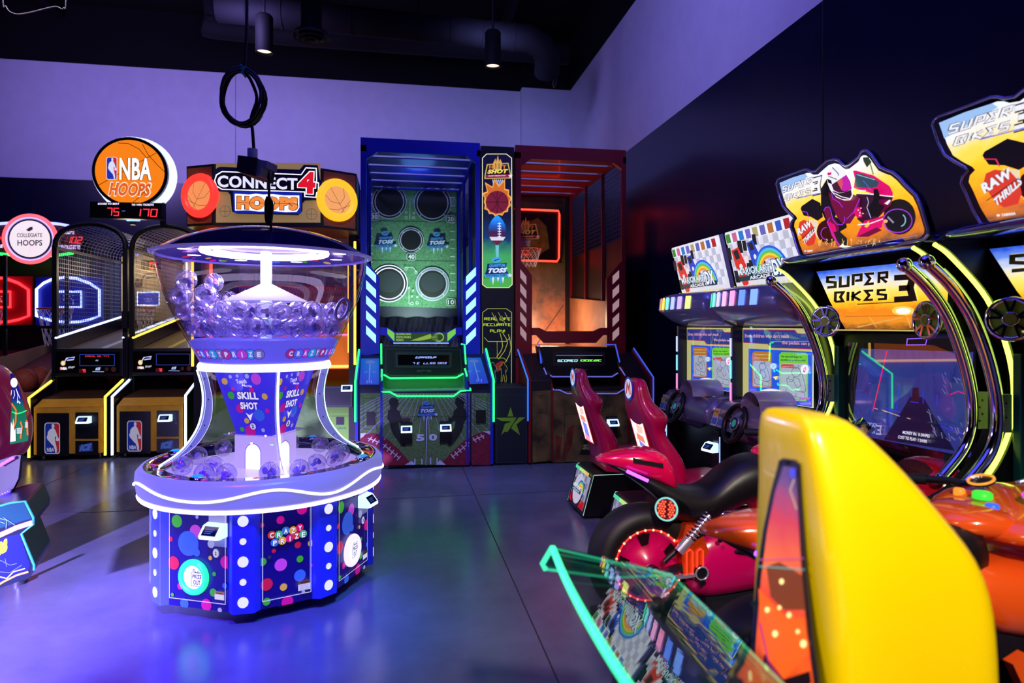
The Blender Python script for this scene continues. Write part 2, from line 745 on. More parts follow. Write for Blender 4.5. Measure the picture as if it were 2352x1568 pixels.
NAVY = D((12, 14, 40), .27, 0, 0, .5, .12, 3)
LILAC = D((190, 190, 205), .7, 0, 0, .3, .04, 6, .05)
BLK = D((9, 9, 12), .9, 0, 0, .2)
f = M()
f.box(-7.2, W + .2, -2.0, YB + .2, -.1, 0, floor_mat())
f.obj('floor', kind='structure')
f = M()
JOINT = D((46, 46, 54), .6)
for a, b in (((-6.9, 4.75), (2.4, 4.75)), ((-6.9, 1.2), (2.4, 1.2)), ((-2.75, -1.5), (-2.75, 9.7)), ((.55, -1.5), (.55, 9.7))):
    f.bar((a[0], a[1], .0006), (b[0], b[1], .0006), .006, .001, JOINT)
f.obj('trim_1', kind='structure')
f = M()
f.box(-7.2, W + .2, YB, YB + .15, 0, ZP, NAVY)
f.box(-7.2, W + .2, YB, YB + .15, ZP, ZC, LILAC)
f.box(-7.2, W + .2, YB, YB + .15, ZC, ZT, BLK)
f.obj('wall_back', kind='structure')
f = M()
f.box(1.84, W, YB - .18, YB, 0, ZP, NAVY)
f.box(1.84, W, YB - .18, YB, ZP, ZC, LILAC)
f.box(1.84, W, YB - .18, YB, ZC, ZT, BLK)
f.obj('column_back', kind='structure')
f = M()
f.box(W, W + .15, -2, YB, 0, ZP, NAVY)
f.box(W, W + .15, -2, YB, ZP, ZC, LILAC)
f.box(W, W + .15, -2, YB, ZC, ZT, BLK)
f.obj('wall_right', kind='structure')
f = M()
f.box(-7.2, -7.0, -2, YB, 0, ZP, NAVY)
f.box(-7.2, -7.0, -2, YB, ZP, ZT, BLK)
f.obj('wall_left', kind='structure')
f = M()
f.box(-7.2, W + .2, -2, YB + .2, ZT, ZT + .1, BLK)
f.obj('ceiling', kind='structure')
f = M()
xs_ = AX(1890, 200, W).y
f.box(W - .002, W, xs_ - .004, xs_ + .004, 1.0, ZP, D((6, 6, 14), .6))
f.box(AY(541, 300, YB).x - .004, AY(541, 300, YB).x + .004, YB - .002, YB, ZP, ZC, D((110, 110, 130), .6))
f.obj('trim_2', kind='structure')
# roof steel and air ducts
DUCT = D((15, 15, 20), .8, 0, 0, .2)
f = M()
for y in (2.4, 4.3):
    f.box(-7, W, y - .06, y + .06, 5.35, 5.65, DUCT)
for x in (-4.6, -1.4, 1.5):
    f.box(x - .05, x + .05, -1.5, YB, 5.5, 5.68, DUCT)
f.obj('ceiling_beam', kind='structure')
t = thing('air_duct', 'dark round spiral air duct running under the ceiling above the two downlights', 'air duct', (0, 7.2, 4.5))
f = M()
f.tube([(-1.9, 7.25, 4.62), (1.45, 7.25, 4.55), (1.62, 7.3, 4.5), (1.72, 7.42, 4.42), (1.75, 7.6, 4.3)], .15, DUCT, 18)
f.obj('duct_run', t)
f = M()
for i in range(9):
    f.torus((-1.6 + i * .36, 7.25, 4.614 - i * .0075), (1, 0, 0), .152, .008, DUCT, 20, 6)
objs(f, 'seam_ring', t)
f = M()
f.bar((.2, 7.25, 4.7), (.2, 7.25, 5.7), .015, .015, DUCT)
f.obj('hanger_rod', t)
t = thing('air_duct', 'wide dark elbowed air duct at the top of the picture above the coiled cable', 'air duct', (-1.4, 6.1, 4.7))
f = M()
f.tube(smooth_path([(-1.75, 4.9, 5.25), (-1.72, 5.5, 5.05), (-1.6, 6.0, 4.86), (-1.25, 6.1, 4.82), (-.55, 6.1, 4.8)], 5), .27, DUCT, 20)
f.obj('duct_run', t)
f = M()
f.cyl((-.857, 6.6, 4.78), (-.857, 6.6, 4.165), .1, DUCT)
f.obj('duct_drop', t)
t = thing('air_duct', 'lower dark duct along the back below the ceiling', 'air duct', (0, 8.3, 4.7))
f = M()
f.tube(smooth_path([(-2.2, 8.3, 5.3), (-2.15, 8.3, 4.95), (-1.9, 8.3, 4.86), (2.2, 8.3, 4.86)], 5), .14, DUCT, 18)
f.obj('duct_run', t)
t = thing('air_vent', 'dark round stepped air diffuser hanging below the wide duct', 'air vent', (-.857, 6.6, 4.0))
f = M()
for r, z in ((.19, 4.10), (.14, 4.08), (.09, 4.06), (.045, 4.05)):
    f.lathe((-.857, 6.6, z), [(r - .03, .04), (r, 0), (r - .006, -.006), (r - .04, .03)], D((20, 20, 26), .6), 28)
f.obj('cone_rings', t)
f = M()
f.cyl((-.857, 6.6, 4.1), (-.857, 6.6, 4.16), .12, DUCT, 24)
f.obj('neck', t)
for i, (px, py, lb) in enumerate(((607, 117, 'lit black cylinder downlight above the coiled cable, left one of the two'), (1132, 150, 'lit black cylinder downlight above the dark pillar between the blue and red games'))):
    c = AZ(px, py, 4.02)
    t = thing('pendant_downlight', lb, 'ceiling light', (c.x, c.y, 4.02), 'pendant downlights')
    f = M()
    f.lathe((c.x, c.y, 4.0), [(.085, 0), (.085, .36), (.07, .38), (.002, .38)], D((6, 6, 8), .7, 0, 0, .2), 24)
    f.lathe((c.x, c.y, 4.0), [(.085, 0), (.078, .0), (.074, .03)], BLACK, 24)
    f.obj('can', t)
    f = M()
    f.disc((c.x, c.y, 4.03), (0, 0, -1), .075, E((255, 225, 190), 2.2))
    f.obj('lamp_lens', t)
    f = M()
    f.cyl((c.x, c.y, 4.38), (c.x, c.y, ZT), .012, BLACK, 8)
    f.obj('stem', t)
lamp('downlight', 'SPOT', AZ(607, 117, 4.0), (-1.3, 7, 0), (255, 220, 180), 25, .05, 70, .6)
lamp('downlight', 'SPOT', AZ(1132, 150, 4.0), (.95, 7, 0), (255, 220, 180), 25, .05, 70, .6)
f = M()
p = ypath([(1255, 118), (1268, 150), (1276, 170), (1270, 190), (1273, 202), (1278, 185), (1277, 172)], 8.0)
f.tube(smooth_path(p, 4), .006, D((90, 90, 100), .5), 6)
f.cyl(p[0], (p[0].x, p[0].y, 4.75), .005, D((90, 90, 100), .5), 6)
f.obj('loose_wire', label='thin grey wire with a small hanging loop near the room corner', cat='wire')
f = M()
p = ypath([(4, -560), (6, -40), (14, 14), (32, 31), (62, 30), (125, 15), (146, 18), (152, -40), (154, -560)], 4.4)
f.tube(smooth_path(p, 5), .004, D((110, 110, 125), .5), 6)
f.obj('loose_wire', label='pale wire sagging under the ceiling at the top left', cat='wire')
# power drop over the prize machine
hx, hy = AY(578, 375, 3.05).x, 3.05
t = thing('hanging_power_cable', 'black power drop with coiled cable and hanging outlet box above the prize machine', 'power cable', (hx, hy, 1.95))
f = M()
f.tube(smooth_path(ypath([(567, -260), (567, 0), (566, 90), (562, 160), (575, 182), (590, 225), (577, 270), (580, 300), (583, 342)], hy), 4), .007, BLACK, 8)
f.obj('cable', t)
f = M()
for k in range(5):
    d = k * .008 - .016
    cc = AY(555 + k * .8, 223, hy + d)
    rx, rz = .082 + .007 * (k % 3), .118 + .006 * ((k * 2) % 3)
    f.tube([cc + V((rx * math.cos(a) * (1 + .05 * math.sin(3 * a + k)), d * .6 + .006 * math.sin(2 * a + k), rz * math.sin(a))) for a in [2 * math.pi * i / 30 for i in range(30)]], .0068, BLACK, 8, True)
f.obj('cable_coil', t)
f = M()
f.tube(smooth_path(ypath([(552, 148), (560, 158), (556, 166), (565, 178)], hy - .03), 4), .0035, D((20, 150, 150), .5), 6)
f.tube(smooth_path(ypath([(551, 156), (558, 158), (566, 152)], hy - .03), 4), .003, D((20, 150, 150), .5), 6)
f.obj('cable_tie', t, label='teal cable tie')
f = M()
a = [AY(546, 356, hy - .07), AY(590, 362, hy - .07), AY(584, 404, hy - .07), AY(543, 393, hy - .07)]
f.prism(a, V((.05, .16, .0)), D((20, 20, 30), .5))
f.obj('outlet_box', t, .004)
f = M()
a = [AY(591, 366, hy - .06), AY(613, 369, hy - .06), AY(612, 386, hy - .06), AY(600, 384, hy - .06), AY(596, 403, hy - .06), AY(586, 404, hy - .06)]
f.prism(a, V((.03, .08, 0)), D((120, 125, 150), .4))
f.obj('outlet_cover', t)
f = M()
b = AY(580, 360, hy)
f.cyl(b + V((0, 0, -.01)), b + V((0, 0, .035)), .022, D((190, 200, 225), .4), 16)
f.obj('cable_gland', t)
f = M()
f.tube(smooth_path(ypath([(611, 378), (617, 400), (618, 440), (617, 480), (622, 525)], hy) + [AY(600, 524, 3.3), AY(575, 520, 3.35), AY(545, 525, 3.36), AY(523, 542, 3.34)], 5), .006, BLACK, 8)
f.tube(smooth_path(ypath([(616, 452), (612, 470), (613, 505), (619, 515), (622, 500), (624, 470), (616, 452)], hy - .01), 4), .009, BLACK, 8)
f.obj('plug_lead', t)
# ---------------------------------------------------------------- capsule prize machine
PC = V((-.652, 3.36, 0))
PA = math.degrees(math.atan2(-PC.y, -PC.x))


def PP(off, R, z, lat=0.0):
    a = math.radians(PA + off)
    d, t = V((math.cos(a), math.sin(a), 0)), V((-math.sin(a), math.cos(a), 0))
    return PC + d * R + t * lat + V((0, 0, z))


PT = thing('capsule_prize_machine', 'round glass capsule prize machine on a blue polka dot cabinet, standing free on the floor', 'arcade machine', PC)
BLUE = D((58, 72, 240), .38, 0, .2)
NAVYP = E((30, 14, 150), .28, .3)
DOTC = [E(c, .55) for c in ((230, 20, 160), (70, 190, 50), (240, 190, 80), (60, 110, 250), (220, 80, 230), (225, 30, 80), (190, 190, 250))]
WHT = E((235, 232, 255), 1.0)
WHT2 = E((225, 225, 255), .75)
INK = D((16, 10, 60), .5)
POSTS = [-10, 30, 80, 120, 170, 210, 260, 300]
f = M()
out = []
for o_ in POSTS:
    out += [PP(o_, .505, .05, -.066), PP(o_, .538, .05, -.046), PP(o_, .538, .05, .046), PP(o_, .505, .05, .066)]
f.prism(out, (0, 0, .44), BLUE)
cab = f.obj('cabinet', PT, .003)
f = M()
for i in range(4):
    c = PP(10 + i * 90, .40, .03)
    f.tube([c + V((-.012, 0, 0)), c + V((.012, 0, 0))], .03, D((190, 190, 200), .4), 16)
    f.obj('caster', PT)
    f = M()
for o_ in POSTS:
    f = M()
    for i in range(5):
        r = .0225 if i % 2 == 0 else .0138
        f.disc(PP(o_, .5385, .437 - i * .0848), PP(o_, 1, 0) - PC, r, E((215, 215, 255), 1.15), 24, .002)
    objs(f, 'light_dot', PT)


def frame(i):
    a, b = PP(POSTS[i], .505, .05, .066), PP(POSTS[(i + 1) % 8], .505, .05, -.066)
    U = (b - a).normalized()
    n = U.cross(V((0, 0, 1)))
    return a, U, n, (b - a).length


def crazy(A, pts, r, letters):
    cols = ((205, 60, 60), (50, 120, 230), (225, 20, 120), (70, 190, 130), (235, 170, 70))
    for (x, y) in pts:
        A.k = max(A.k, 6)
        A.circ(x, y, r * 1.22, INK)
    for k, (x, y) in enumerate(pts):
        A.circ(x, y, r, E(cols[(k * 3 + (k > 4)) % 5], .75))
    for k, (x, y) in enumerate(pts):
        h = r * .62
        wl = .2 if letters[k] == 'I' else .75
        A.text(letters[k], (x - h * (wl + .05), y - h * 1.08), (x + h * (wl + .1), y - h * 1.08), (x - h * (wl + .05), y + h * 1.05), INK, .09)
        A.text(letters[k], (x - h * wl, y - h), (x + h * wl, y - h), (x - h * wl, y + h), WHT, .03)


def reader(parent, c, n, s=1.0, name='card_reader', plate=True):
    """swipe reader: clear lit hood over a dark slanted screen"""
    n = V(n).normalized()
    u = V((0, 0, 1)).cross(n).normalized()
    z = V((0, 0, 1))
    c = V(c)
    f = M()
    if plate:
        p = [c + u * (x * s) + z * (y * s) + n * .002 for x, y in ((-.045, -.07), (.045, -.07), (.045, .07), (-.045, .07))]
        f.prism(p, n * .004, D((205, 205, 225), .35))
    w_ = .048 * s
    prof = [(.004, -.026), (.062, -.026), (.066, -.012), (.036, .024), (.004, .03)]
    L = [c - u * w_ + n * (a * s) + z * (b * s) for a, b in prof]
    f.prism(L, u * 2 * w_, E((190, 215, 255), 1.5))
    o = f.obj(name, parent, .004)
    f = M()
    a, b = c + n * (.0655 * s) + z * (-.009 * s), c + n * (.0385 * s) + z * (.021 * s)
    nn = (b - a).cross(u).normalized()
    if nn.dot(n) < 0:
        nn = -nn
    q = [a - u * w_ * .72, a + u * w_ * .72, b + u * w_ * .72, b - u * w_ * .72]
    f.prism([p + nn * .0012 for p in q], nn * .001, D((10, 14, 34), .15))
    for k in range(3):
        t0 = .25 + .2 * k
        l0 = a.lerp(b, t0) + nn * .003
        f.bar(l0 - u * w_ * .5, l0 + u * w_ * (.2 + .1 * k), .0025, .0006, E((60, 110, 220), .8), nn)
    f.obj('reader_screen', o, label='dark reader screen')
    f = M()
    p = [c + u * (x * w_) + z * (-.0255 * s) + n * (a_ * s) for x, a_ in ((-.9, .0672), (.9, .0672), (.9, .0672), (-.9, .0672))]
    f.bar(c - u * w_ * .9 + n * .0655 * s + z * -.019 * s, c + u * w_ * .9 + n * .0655 * s + z * -.019 * s, .004, .009 * s, E((235, 245, 255), 3.0))
    f.obj('reader_light', o)
    return o


for i in range(8):
    a, U, n, L = frame(i)
    A = Art(a + n * .0015, n, U, (0, 0, 1))
    A.rect(0, 0, L, .44, NAVYP)
    door = i % 2 == 0
    if door:
        q = lambda X, Y: ((X - 1130) / 495.0 * L, (1 - (Y - 395) / 940.0) * .44)
        dots = [(1225, 395, 55, 4), (1525, 480, 50, 0), (1315, 550, 38, 0), (1140, 572, 22, 5), (1483, 805, 32, 5), (1252, 822, 20, 5), (1612, 810, 30, 2), (1145, 905, 38, 1), (1318, 960, 60, 4), (1503, 938, 33, 1), (1183, 1115, 58, 5), (1502, 1090, 57, 3), (1343, 1168, 35, 2), (1183, 1270, 36, 1), (1380, 1310, 57, 0), (1535, 1248, 18, 6), (1625, 1015, 14, 0)]
    else:
        q = lambda X, Y: ((X - 303) / 530.0 * L, (1 - (Y - 395) / 960.0) * .44)
        dots = [(455, 445, 22, 2), (375, 562, 47, 1), (545, 645, 52, 4), (480, 760, 92, 3), (555, 835, 30, 3), (320, 733, 20, 5), (348, 955, 50, 5), (410, 1165, 26, 0), (705, 1188, 30, 1), (815, 898, 46, 0), (680, 872, 16, 2), (715, 1015, 16, 1), (450, 1320, 38, 3), (648, 1308, 45, 0), (766, 1340, 18, 6), (343, 1250, 14, 1), (690, 740, 30, 6), (745, 450, 22, 0), (810, 1110, 20, 3)]
    sc = L / (495.0 if door else 530.0)
    for X, Y, r, c in dots:
        u_, v_ = q(X, Y)
        r *= sc * (1 if door else 1.0)
        k = 24
        pts = [(min(L, max(0, u_ + r * math.cos(2 * math.pi * j / k))), min(.44, max(0, v_ + r * math.sin(2 * math.pi * j / k)))) for j in range(k)]
        A.k += 0
        A.poly(pts, DOTC[c])
    p = [(.03 * L, .035), (.97 * L, .035), (.97 * L, .41), (.03 * L, .41)]
    A.line(p, .0028, WHT2, True)
    if door:
        A.rect(.94 * L, .05, .965 * L, .40, D((150, 150, 190), .4))
        pts = [q(X, Y) for X, Y in ((1228, 668), (1295, 675), (1360, 648), (1430, 655), (1497, 640), (1255, 740), (1328, 735), (1398, 722), (1462, 708), (1528, 702))]
        crazy(A, pts, 38 * sc, 'CRAZYPRIZE')
        A.rect(.70 * L, .055, .935 * L, .092, WHT2)
        A.rect(.70 * L, .082, .935 * L, .097, D((215, 130, 40), .5))
        A.tx('WARNING', .74 * L, .0855, .17 * L, .008, INK, .03)
        for k in range(5):
            A.line([(.72 * L, .078 - k * .0048), (.91 * L, .078 - k * .0048)], .0012, INK)
        o = A.obj('door', PT, label='polka dot door lettered CRAZY PRIZE')
        f = M()
        u_, v_ = q(1207, 868)
        c = a + U * u_ + V((0, 0, v_))
        f.cyl(c + n * .001, c + n * .012, .008, CHROME, 16)
        f.obj('lock', o)
    else:
        u_, v_ = q(735, 820)
        A.circ(u_, v_, .0155, WHT2, .0185)
        A.circ(u_, v_, .0132, INK, .016)
        A.circ(u_, v_, .012, WHT2, .0148)
        no = '2' if i == 7 else '3' if i == 1 else '4' if i == 3 else '1'
        A.text(no, (u_ - .0045, v_ - .008), (u_ + .0045, v_ - .008), (u_ - .0045, v_ + .008), INK, .06)
        A.rect(.80 * L, .052, .955 * L, .085, WHT2)
        A.rect(.80 * L, .074, .955 * L, .087, D((215, 195, 60), .5))
        A.tx('WARNING', .82 * L, .077, .11 * L, .006, INK, .03)
        o = A.obj('player_panel', PT, label='polka dot panel numbered %s with a round prize chute' % no)
        u_, v_ = q(570, 500)
        c = a + U * u_ + V((0, 0, v_))
        f = M()
        f.cyl(c, c + n * .012, .008, CHROME, 16)
        f.obj('lock', o)
        f = M()
        u_, v_ = q(480, 760)
        for kx in range(-3, 4):
            for kz in range(-4, 5):
                if kx * kx + kz * kz * .7 < 11 and (kx + kz) % 2 == 0:
                    f.disc(a + U * (u_ + kx * .008) + V((0, 0, v_ + kz * .0075)) + n * .0135, n, .0012, INK, 6)
        f.obj('speaker_holes', o)
        u_, v_ = q(540, 1060)
        c = a + U * u_ + V((0, 0, v_))
        gl = E((40, 255, 150), 1.6) if i == 7 else E((200, 190, 255), 1.7)
        f = M()
        f.torus(c + n * .012, n, .062, .014, gl, 36, 12)
        ch = f.obj('prize_chute', o, label='glowing green chute ring' if i == 7 else 'glowing white chute ring')
        B = Art(c + n * .0145, n, U, (0, 0, 1))
        B.circ(0, 0, .058, E((235, 235, 255), 1.2))
        x0 = -.008
        B.line([(x0, -.036), (x0 + .055, -.036), (x0 + .055, .020), (x0, .020)], .0022, INK, True)
        B.text('PRIZE', (x0 + .005, -.004), (x0 + .052, -.004), (x0 + .005, .013), E((60, 20, 120), .4), .03)
        B.text('OUT', (x0 + .010, -.030), (x0 + .047, -.030), (x0 + .010, -.010), E((60, 20, 120), .4), .03)
        B.line([(x0 + .027, .020), (x0 + .014, .036), (x0 + .007, .029), (x0 + .027, .020), (x0 + .042, .036), (x0 + .048, .027), (x0 + .027, .020)], .0024, INK)
        B.obj('chute_flap', ch)
        reader(PT, a + U * q(745, 600)[0] + V((0, 0, q(0, 605)[1])), n, 1.02)

# lit tray ring and deck
LIL = E((160, 156, 255), .5, .3)
f = M()
f.lathe(PC, [(.50, .484), (.565, .484), (.579, .50), (.587, .55), (.584, .585), (.566, .606), (.552, .608)], LIL, 72)
f.obj('tray_ring', PT)
f = M()
f.torus(PC + V((0, 0, .482)), (0, 0, 1), .571, .0085, E((235, 215, 255), 3.5), 72, 8)
f.obj('ring_light', PT)
f = M()
pts = []
for k in range(144):
    o_ = k * 2.5 - 180
    zz = .545 + .021 * math.sin(math.radians(o_ * 6 + 95)) + .006 * math.sin(math.radians(o_ * 9 + 20))
    pts.append(PP(o_, .588, zz))
f.tube(pts, .0062, E((225, 220, 255), 1.9), 8, True)
f.obj('wave_tube', PT)
f = M()
f.lathe(PC, [(.552, .608), (.475, .604), (.47, .56)], D((14, 16, 60), .1, 0, .6), 64)
f.obj('deck', PT)
f = M()
rs = random.Random(3)
for k in range(70):
    o_, R_ = rs.uniform(0, 360), rs.uniform(.488, .54)
    f.disc(PP(o_, R_, .6085), (0, 0, 1), rs.uniform(.004, .016), rs.choice(DOTC), 14)
objs(f, 'deck_dot', PT)
f = M()
f.lathe(PC, [(.471, .56), (.001, .565)], E((205, 185, 255), .8), 48)
f.obj('playfield', PT)
for k, (o_, c) in enumerate(((-33, (30, 150, 240)), (62, (60, 150, 220)), (-120, (30, 150, 240)), (150, (60, 150, 220)))):
    f = M()
    b = PP(o_, .515, .607)
    f.lathe(b, [(.036, 0), (.034, .008), (.026, .012)], CHROME, 24)
    f.lathe(b, [(.026, .011), (.018, .017), (.001, .020)], E(c, 1.0), 24)
    f.obj('play_button', PT)
RIB = [(.314, 1.045), (.292, .96), (.288, .88), (.305, .79), (.345, .715), (.40, .655), (.478, .606)]
rp = smooth_path([V((a, 0, b)) for a, b in RIB], 5)
rp = [(p.x, p.z) for p in rp]
for o_ in (-80, 10, 100, 190):
    hw = .006
    wd = [.026 + .034 * min(1, max(0, (.95 - z) / .3)) for r, z in rp]
    f = M()
    f.loft([[PP(o_, r + .004, z, -hw), PP(o_, r + .004, z, hw), PP(o_, r - w_, z + w_ * .35, hw), PP(o_, r - w_, z + w_ * .35, -hw)] for (r, z), w_ in zip(rp, wd)], E((150, 150, 245), .6), True, False)
    rib = f.obj('corner_rib', PT)
    f = M()
    f.tube([PP(o_, r + .006, z) for r, z in rp], .0055, E((225, 250, 235), 2.8), 8)
    f.tube([PP(o_, r - w_, z + w_ * .35) for (r, z), w_ in zip(rp, wd)], .003, E((215, 225, 255), 1.8), 6)
    objs(f, 'rib_light', rib)
    f = M()
    for k in (3, 9, 16, 23, 28):
        for sg in (-1, 1):
            f.disc(PP(o_, rp[k][0] - wd[k] * .5, rp[k][1] + wd[k] * .17, sg * .0065), (PP(o_, 0, 0, 1) - PC) * sg, .0035, INK, 8)
    objs(f, 'screw', rib)
for k in range(4):
    o_ = -80 + 90 * k
    f = M()
    f.lathe(PC, rp, CLEAR((238, 236, 255), .05, .5), 18, math.radians(PA + o_ + 3), math.radians(PA + o_ + 87))
    f.obj('window_pane', PT)
f = M()
f.lathe(PC, [(.29, 1.04), (.318, 1.042), (.322, 1.06), (.314, 1.076), (.29, 1.078)], E((240, 235, 255), 2.6), 56)
f.obj('neck_light', PT)
# tapering lettered column over the lit arch house
f = M()
cor = [10, 100, 190, 280]
top, bot = [PP(o_, .245, 1.035) for o_ in cor], [PP(o_, .14, .725) for o_ in cor]
f.hexa(bot + top, E((60, 48, 225), .75))
f.obj('skill_column', PT)
for k in range(4):
    a, b, c = bot[k], bot[(k + 1) % 4], top[k]
    d = top[(k + 1) % 4]
    n = (b - a).cross(c - a).normalized()
    U = (b - a).normalized()
    Wv = n.cross(U)
    mid = (a + b) / 2
    A = Art(mid + n * .001, n, U, Wv)
    H = (((c + d) / 2) - mid).dot(Wv)
    for (x, y, r, ci) in ((-.12, .27, .017, 2), (.06, .285, .028, 4), (-.095, .2, .019, 1), (.095, .2, .016, 2), (-.055, .135, .022, 0), (.05, .105, .030, 3), (-.015, .02, .03, 0), (-.06, .03, .012, 1), (.06, .03, .010, 6), (.1, .13, .012, 0), (-.025, .075, .014, 2), (-.08, .295, .009, 6), (-.04, .3, .008, 6), (.015, .3, .012, 6), (-.075, .235, .01, 0), (.03, .232, .014, 0)):
        A.circ(x, y, r, DOTC[ci])
    for tt, y, w_, h_ in (('SKILL', .185, .118, .036), ('SHOT', .135, .098, .036)):
        A.tx(tt, -w_ / 2 + .004, y - .002, w_, h_ + .003, INK, .09)
        A.tx(tt, -w_ / 2 + .004, y, w_, h_, WHT, .045)
    A.text('Touch', (-.045, .262), (.012, .266), (-.05, .283), WHT, .02, .2)
    A.text('Magix', (-.018, .247), (.04, .243), (-.02, .262), WHT, .02, .2)
    A.poly([(-.02, .118), (0, .106), (.02, .118), (.001, .078)], WHT)
    A.circ(.01, .05, .0185, INK)
    A.circ(.01, .05, .0165, WHT2)
    nn = '3' if k == 0 else '2' if k == 3 else '4' if k == 1 else '1'
    A.text(nn, (.003, .041), (.016, .041), (.003, .06), INK, .05)
    A.obj('skill_sign', PT, label='SKILL SHOT sign numbered %s' % nn)
f = M()
h0, h1 = [PP(o_, .15, .563) for o_ in cor], [PP(o_, .15, .725) for o_ in cor]
f.hexa(h0 + h1, E((215, 190, 255), .75))
f.lathe(PC, [(.20, .728), (.205, .732), (.15, .722)], CLEAR((245, 240, 255), .1, .6, .05, .2), 4, math.radians(PA + 10), math.radians(PA + 370))
ho = f.obj('arch_house', PT)
for k in range(4):
    a, b = h0[k], h0[(k + 1) % 4]
    U = (b - a).normalized()
    n = U.cross(V((0, 0, 1)))
    A = Art((a + b) / 2 + n * .001, n, U, (0, 0, 1))
    for s_, mt in ((1.12, E((150, 140, 230), .7)), (1.0, E((250, 245, 255), 2.2))):
        A.poly([(-.042 * s_, .0), (.042 * s_, 0)] + [(.042 * s_ * math.cos(t), .075 + .045 * s_ * math.sin(t)) for t in [math.pi * i / 14 for i in range(15)]], mt)
    A.obj('lit_arch', ho)
# bowl
BP = smooth_path([V((a, 0, b)) for a, b in ((.308, 1.076), (.342, 1.14), (.385, 1.22), (.430, 1.31), (.466, 1.40), (.492, 1.50), (.508, 1.588))], 4)
BP = [(p.x, p.z) for p in BP]
f = M()
f.lathe(PC, BP, CLEAR((236, 228, 255), .045, .6), 64)
f.obj('glass_bowl', PT)
f = M()
lowb = [(r - .004, z) for r, z in BP if z < 1.19]
f.lathe(PC, lowb + [(.33, 1.192), (.001, 1.19)], E((112, 106, 250), .75), 56)
f.obj('bowl_floor', PT)


def rb(z):
    for (r0, z0), (r1, z1) in zip(BP, BP[1:]):
        if z0 <= z <= z1:
            return r0 + (r1 - r0) * (z - z0) / (z1 - z0)
    return BP[-1][0]


CC = ((150, 40, 130), (80, 90, 230), (170, 50, 190), (40, 140, 220), (110, 100, 170))
for st in (-62, 19, 108, 198):
    A = Art(PC, (0, 0, 1), (1, 0, 0), (0, 0, 1))
    for k, ch in enumerate('CRAZYPRIZE'):
        o_ = st + k * 6.3
        z = 1.125
        A.n = (PP(o_, 1, -.5) - PC).normalized()
        A.U = PP(o_, 0, 0, 1) - PC
        A.W = A.n.cross(A.U)
        A.o = PP(o_, rb(z) + .003, z)
        A.k = k % 2 * 5
        A.circ(0, 0, .0265, E((60, 40, 160), .8))
        A.circ(0, 0, .0235, E(CC[k % 5], .9))
        h = .0125
        wl = .2 if ch == 'I' else .7
        A.text(ch, (-h * wl, -h), (h * wl, -h), (-h * wl, h), E((190, 190, 255), 1.0), .05)
    A.obj('bowl_lettering', PT)
f = M()
f.lathe(PC, [(.506, 1.588), (.516, 1.588), (.532, 1.594), (.534, 1.599), (.512, 1.602), (.506, 1.60)], E((150, 130, 240), .3, .15), 72)
f.obj('rim_lip', PT)
f = M()
f.lathe(PC, [(.512, 1.602), (.46, 1.634), (.40, 1.664), (.30, 1.70), (.18, 1.724), (.001, 1.733)], D((40, 22, 84), .1, 0, .8), 64)
f.obj('lid_dome', PT)
f = M()
f.lathe(PC, [(.500, 1.598), (.30, 1.64), (.001, 1.65)], E((46, 34, 160), .3), 56)
for k in range(46):
    o_, R_ = rs.uniform(0, 360), rs.uniform(.33, .48)
    n_ = (PC + V((0, 0, -3)) - PP(o_, .6, 0)).normalized()
    f.disc(PP(o_, R_, 1.596 + (.5 - R_) * .208), n_, rs.uniform(.008, .026), rs.choice(DOTC), 14)
f.obj('lid_underside', PT)
f = M()
f.torus(PC + V((0, 0, 1.617)), (0, 0, 1), .30, .014, E((230, 215, 255), 8.0), 56, 8)
f.torus(PC + V((0, 0, 1.622)), (0, 0, 1), .24, .010, E((230, 215, 255), 2.5), 48, 8)
for k in range(8):
    f.disc(PP(k * 45 + 20, .385, 1.605), (0, 0, -1), .033, E((250, 240, 255), 4.0), 20)
objs(f, 'lid_light', PT)
f = M()
f.cyl(PC + V((0, 0, 1.19)), PC + V((0, 0, 1.62)), .028, E((205, 225, 255), 1.1), 24)
f.lathe(PC, [(.196, 1.372), (.198, 1.378), (.03, 1.458)], E((235, 228, 255), 1.0), 40)
f.lathe(PC, [(.196, 1.372), (.03, 1.40)], E((160, 150, 240), .8), 40)
f.obj('umbrella_post', PT)
f = M()
c = PP(52, .445, 1.33)
n_ = PP(52, 1, -.38) - PC
f.torus(c, n_, .052, .008, D((170, 160, 220), .3), 32, 8)
f.obj('access_ring', PT)

lamp('lid_lamp', 'POINT', PC + V((.0, -.12, 1.56)), (0, 0, 0), (215, 200, 255), 14, .08)
lamp('lid_lamp', 'POINT', PC + V((.0, .14, 1.56)), (0, 0, 0), (215, 200, 255), 10, .08)
PT.scale = (.965, .965, 1)
# clear capsules
SH = CLEAR((246, 242, 255), .12, .95, .05, .07, (245, 240, 255))
TOYC = [D(c, .4) for c in ((205, 185, 245), (165, 110, 200), (240, 150, 175), (150, 160, 240), (245, 225, 240), (190, 180, 240), (230, 215, 250))]
shell_me = None
CAPS = []


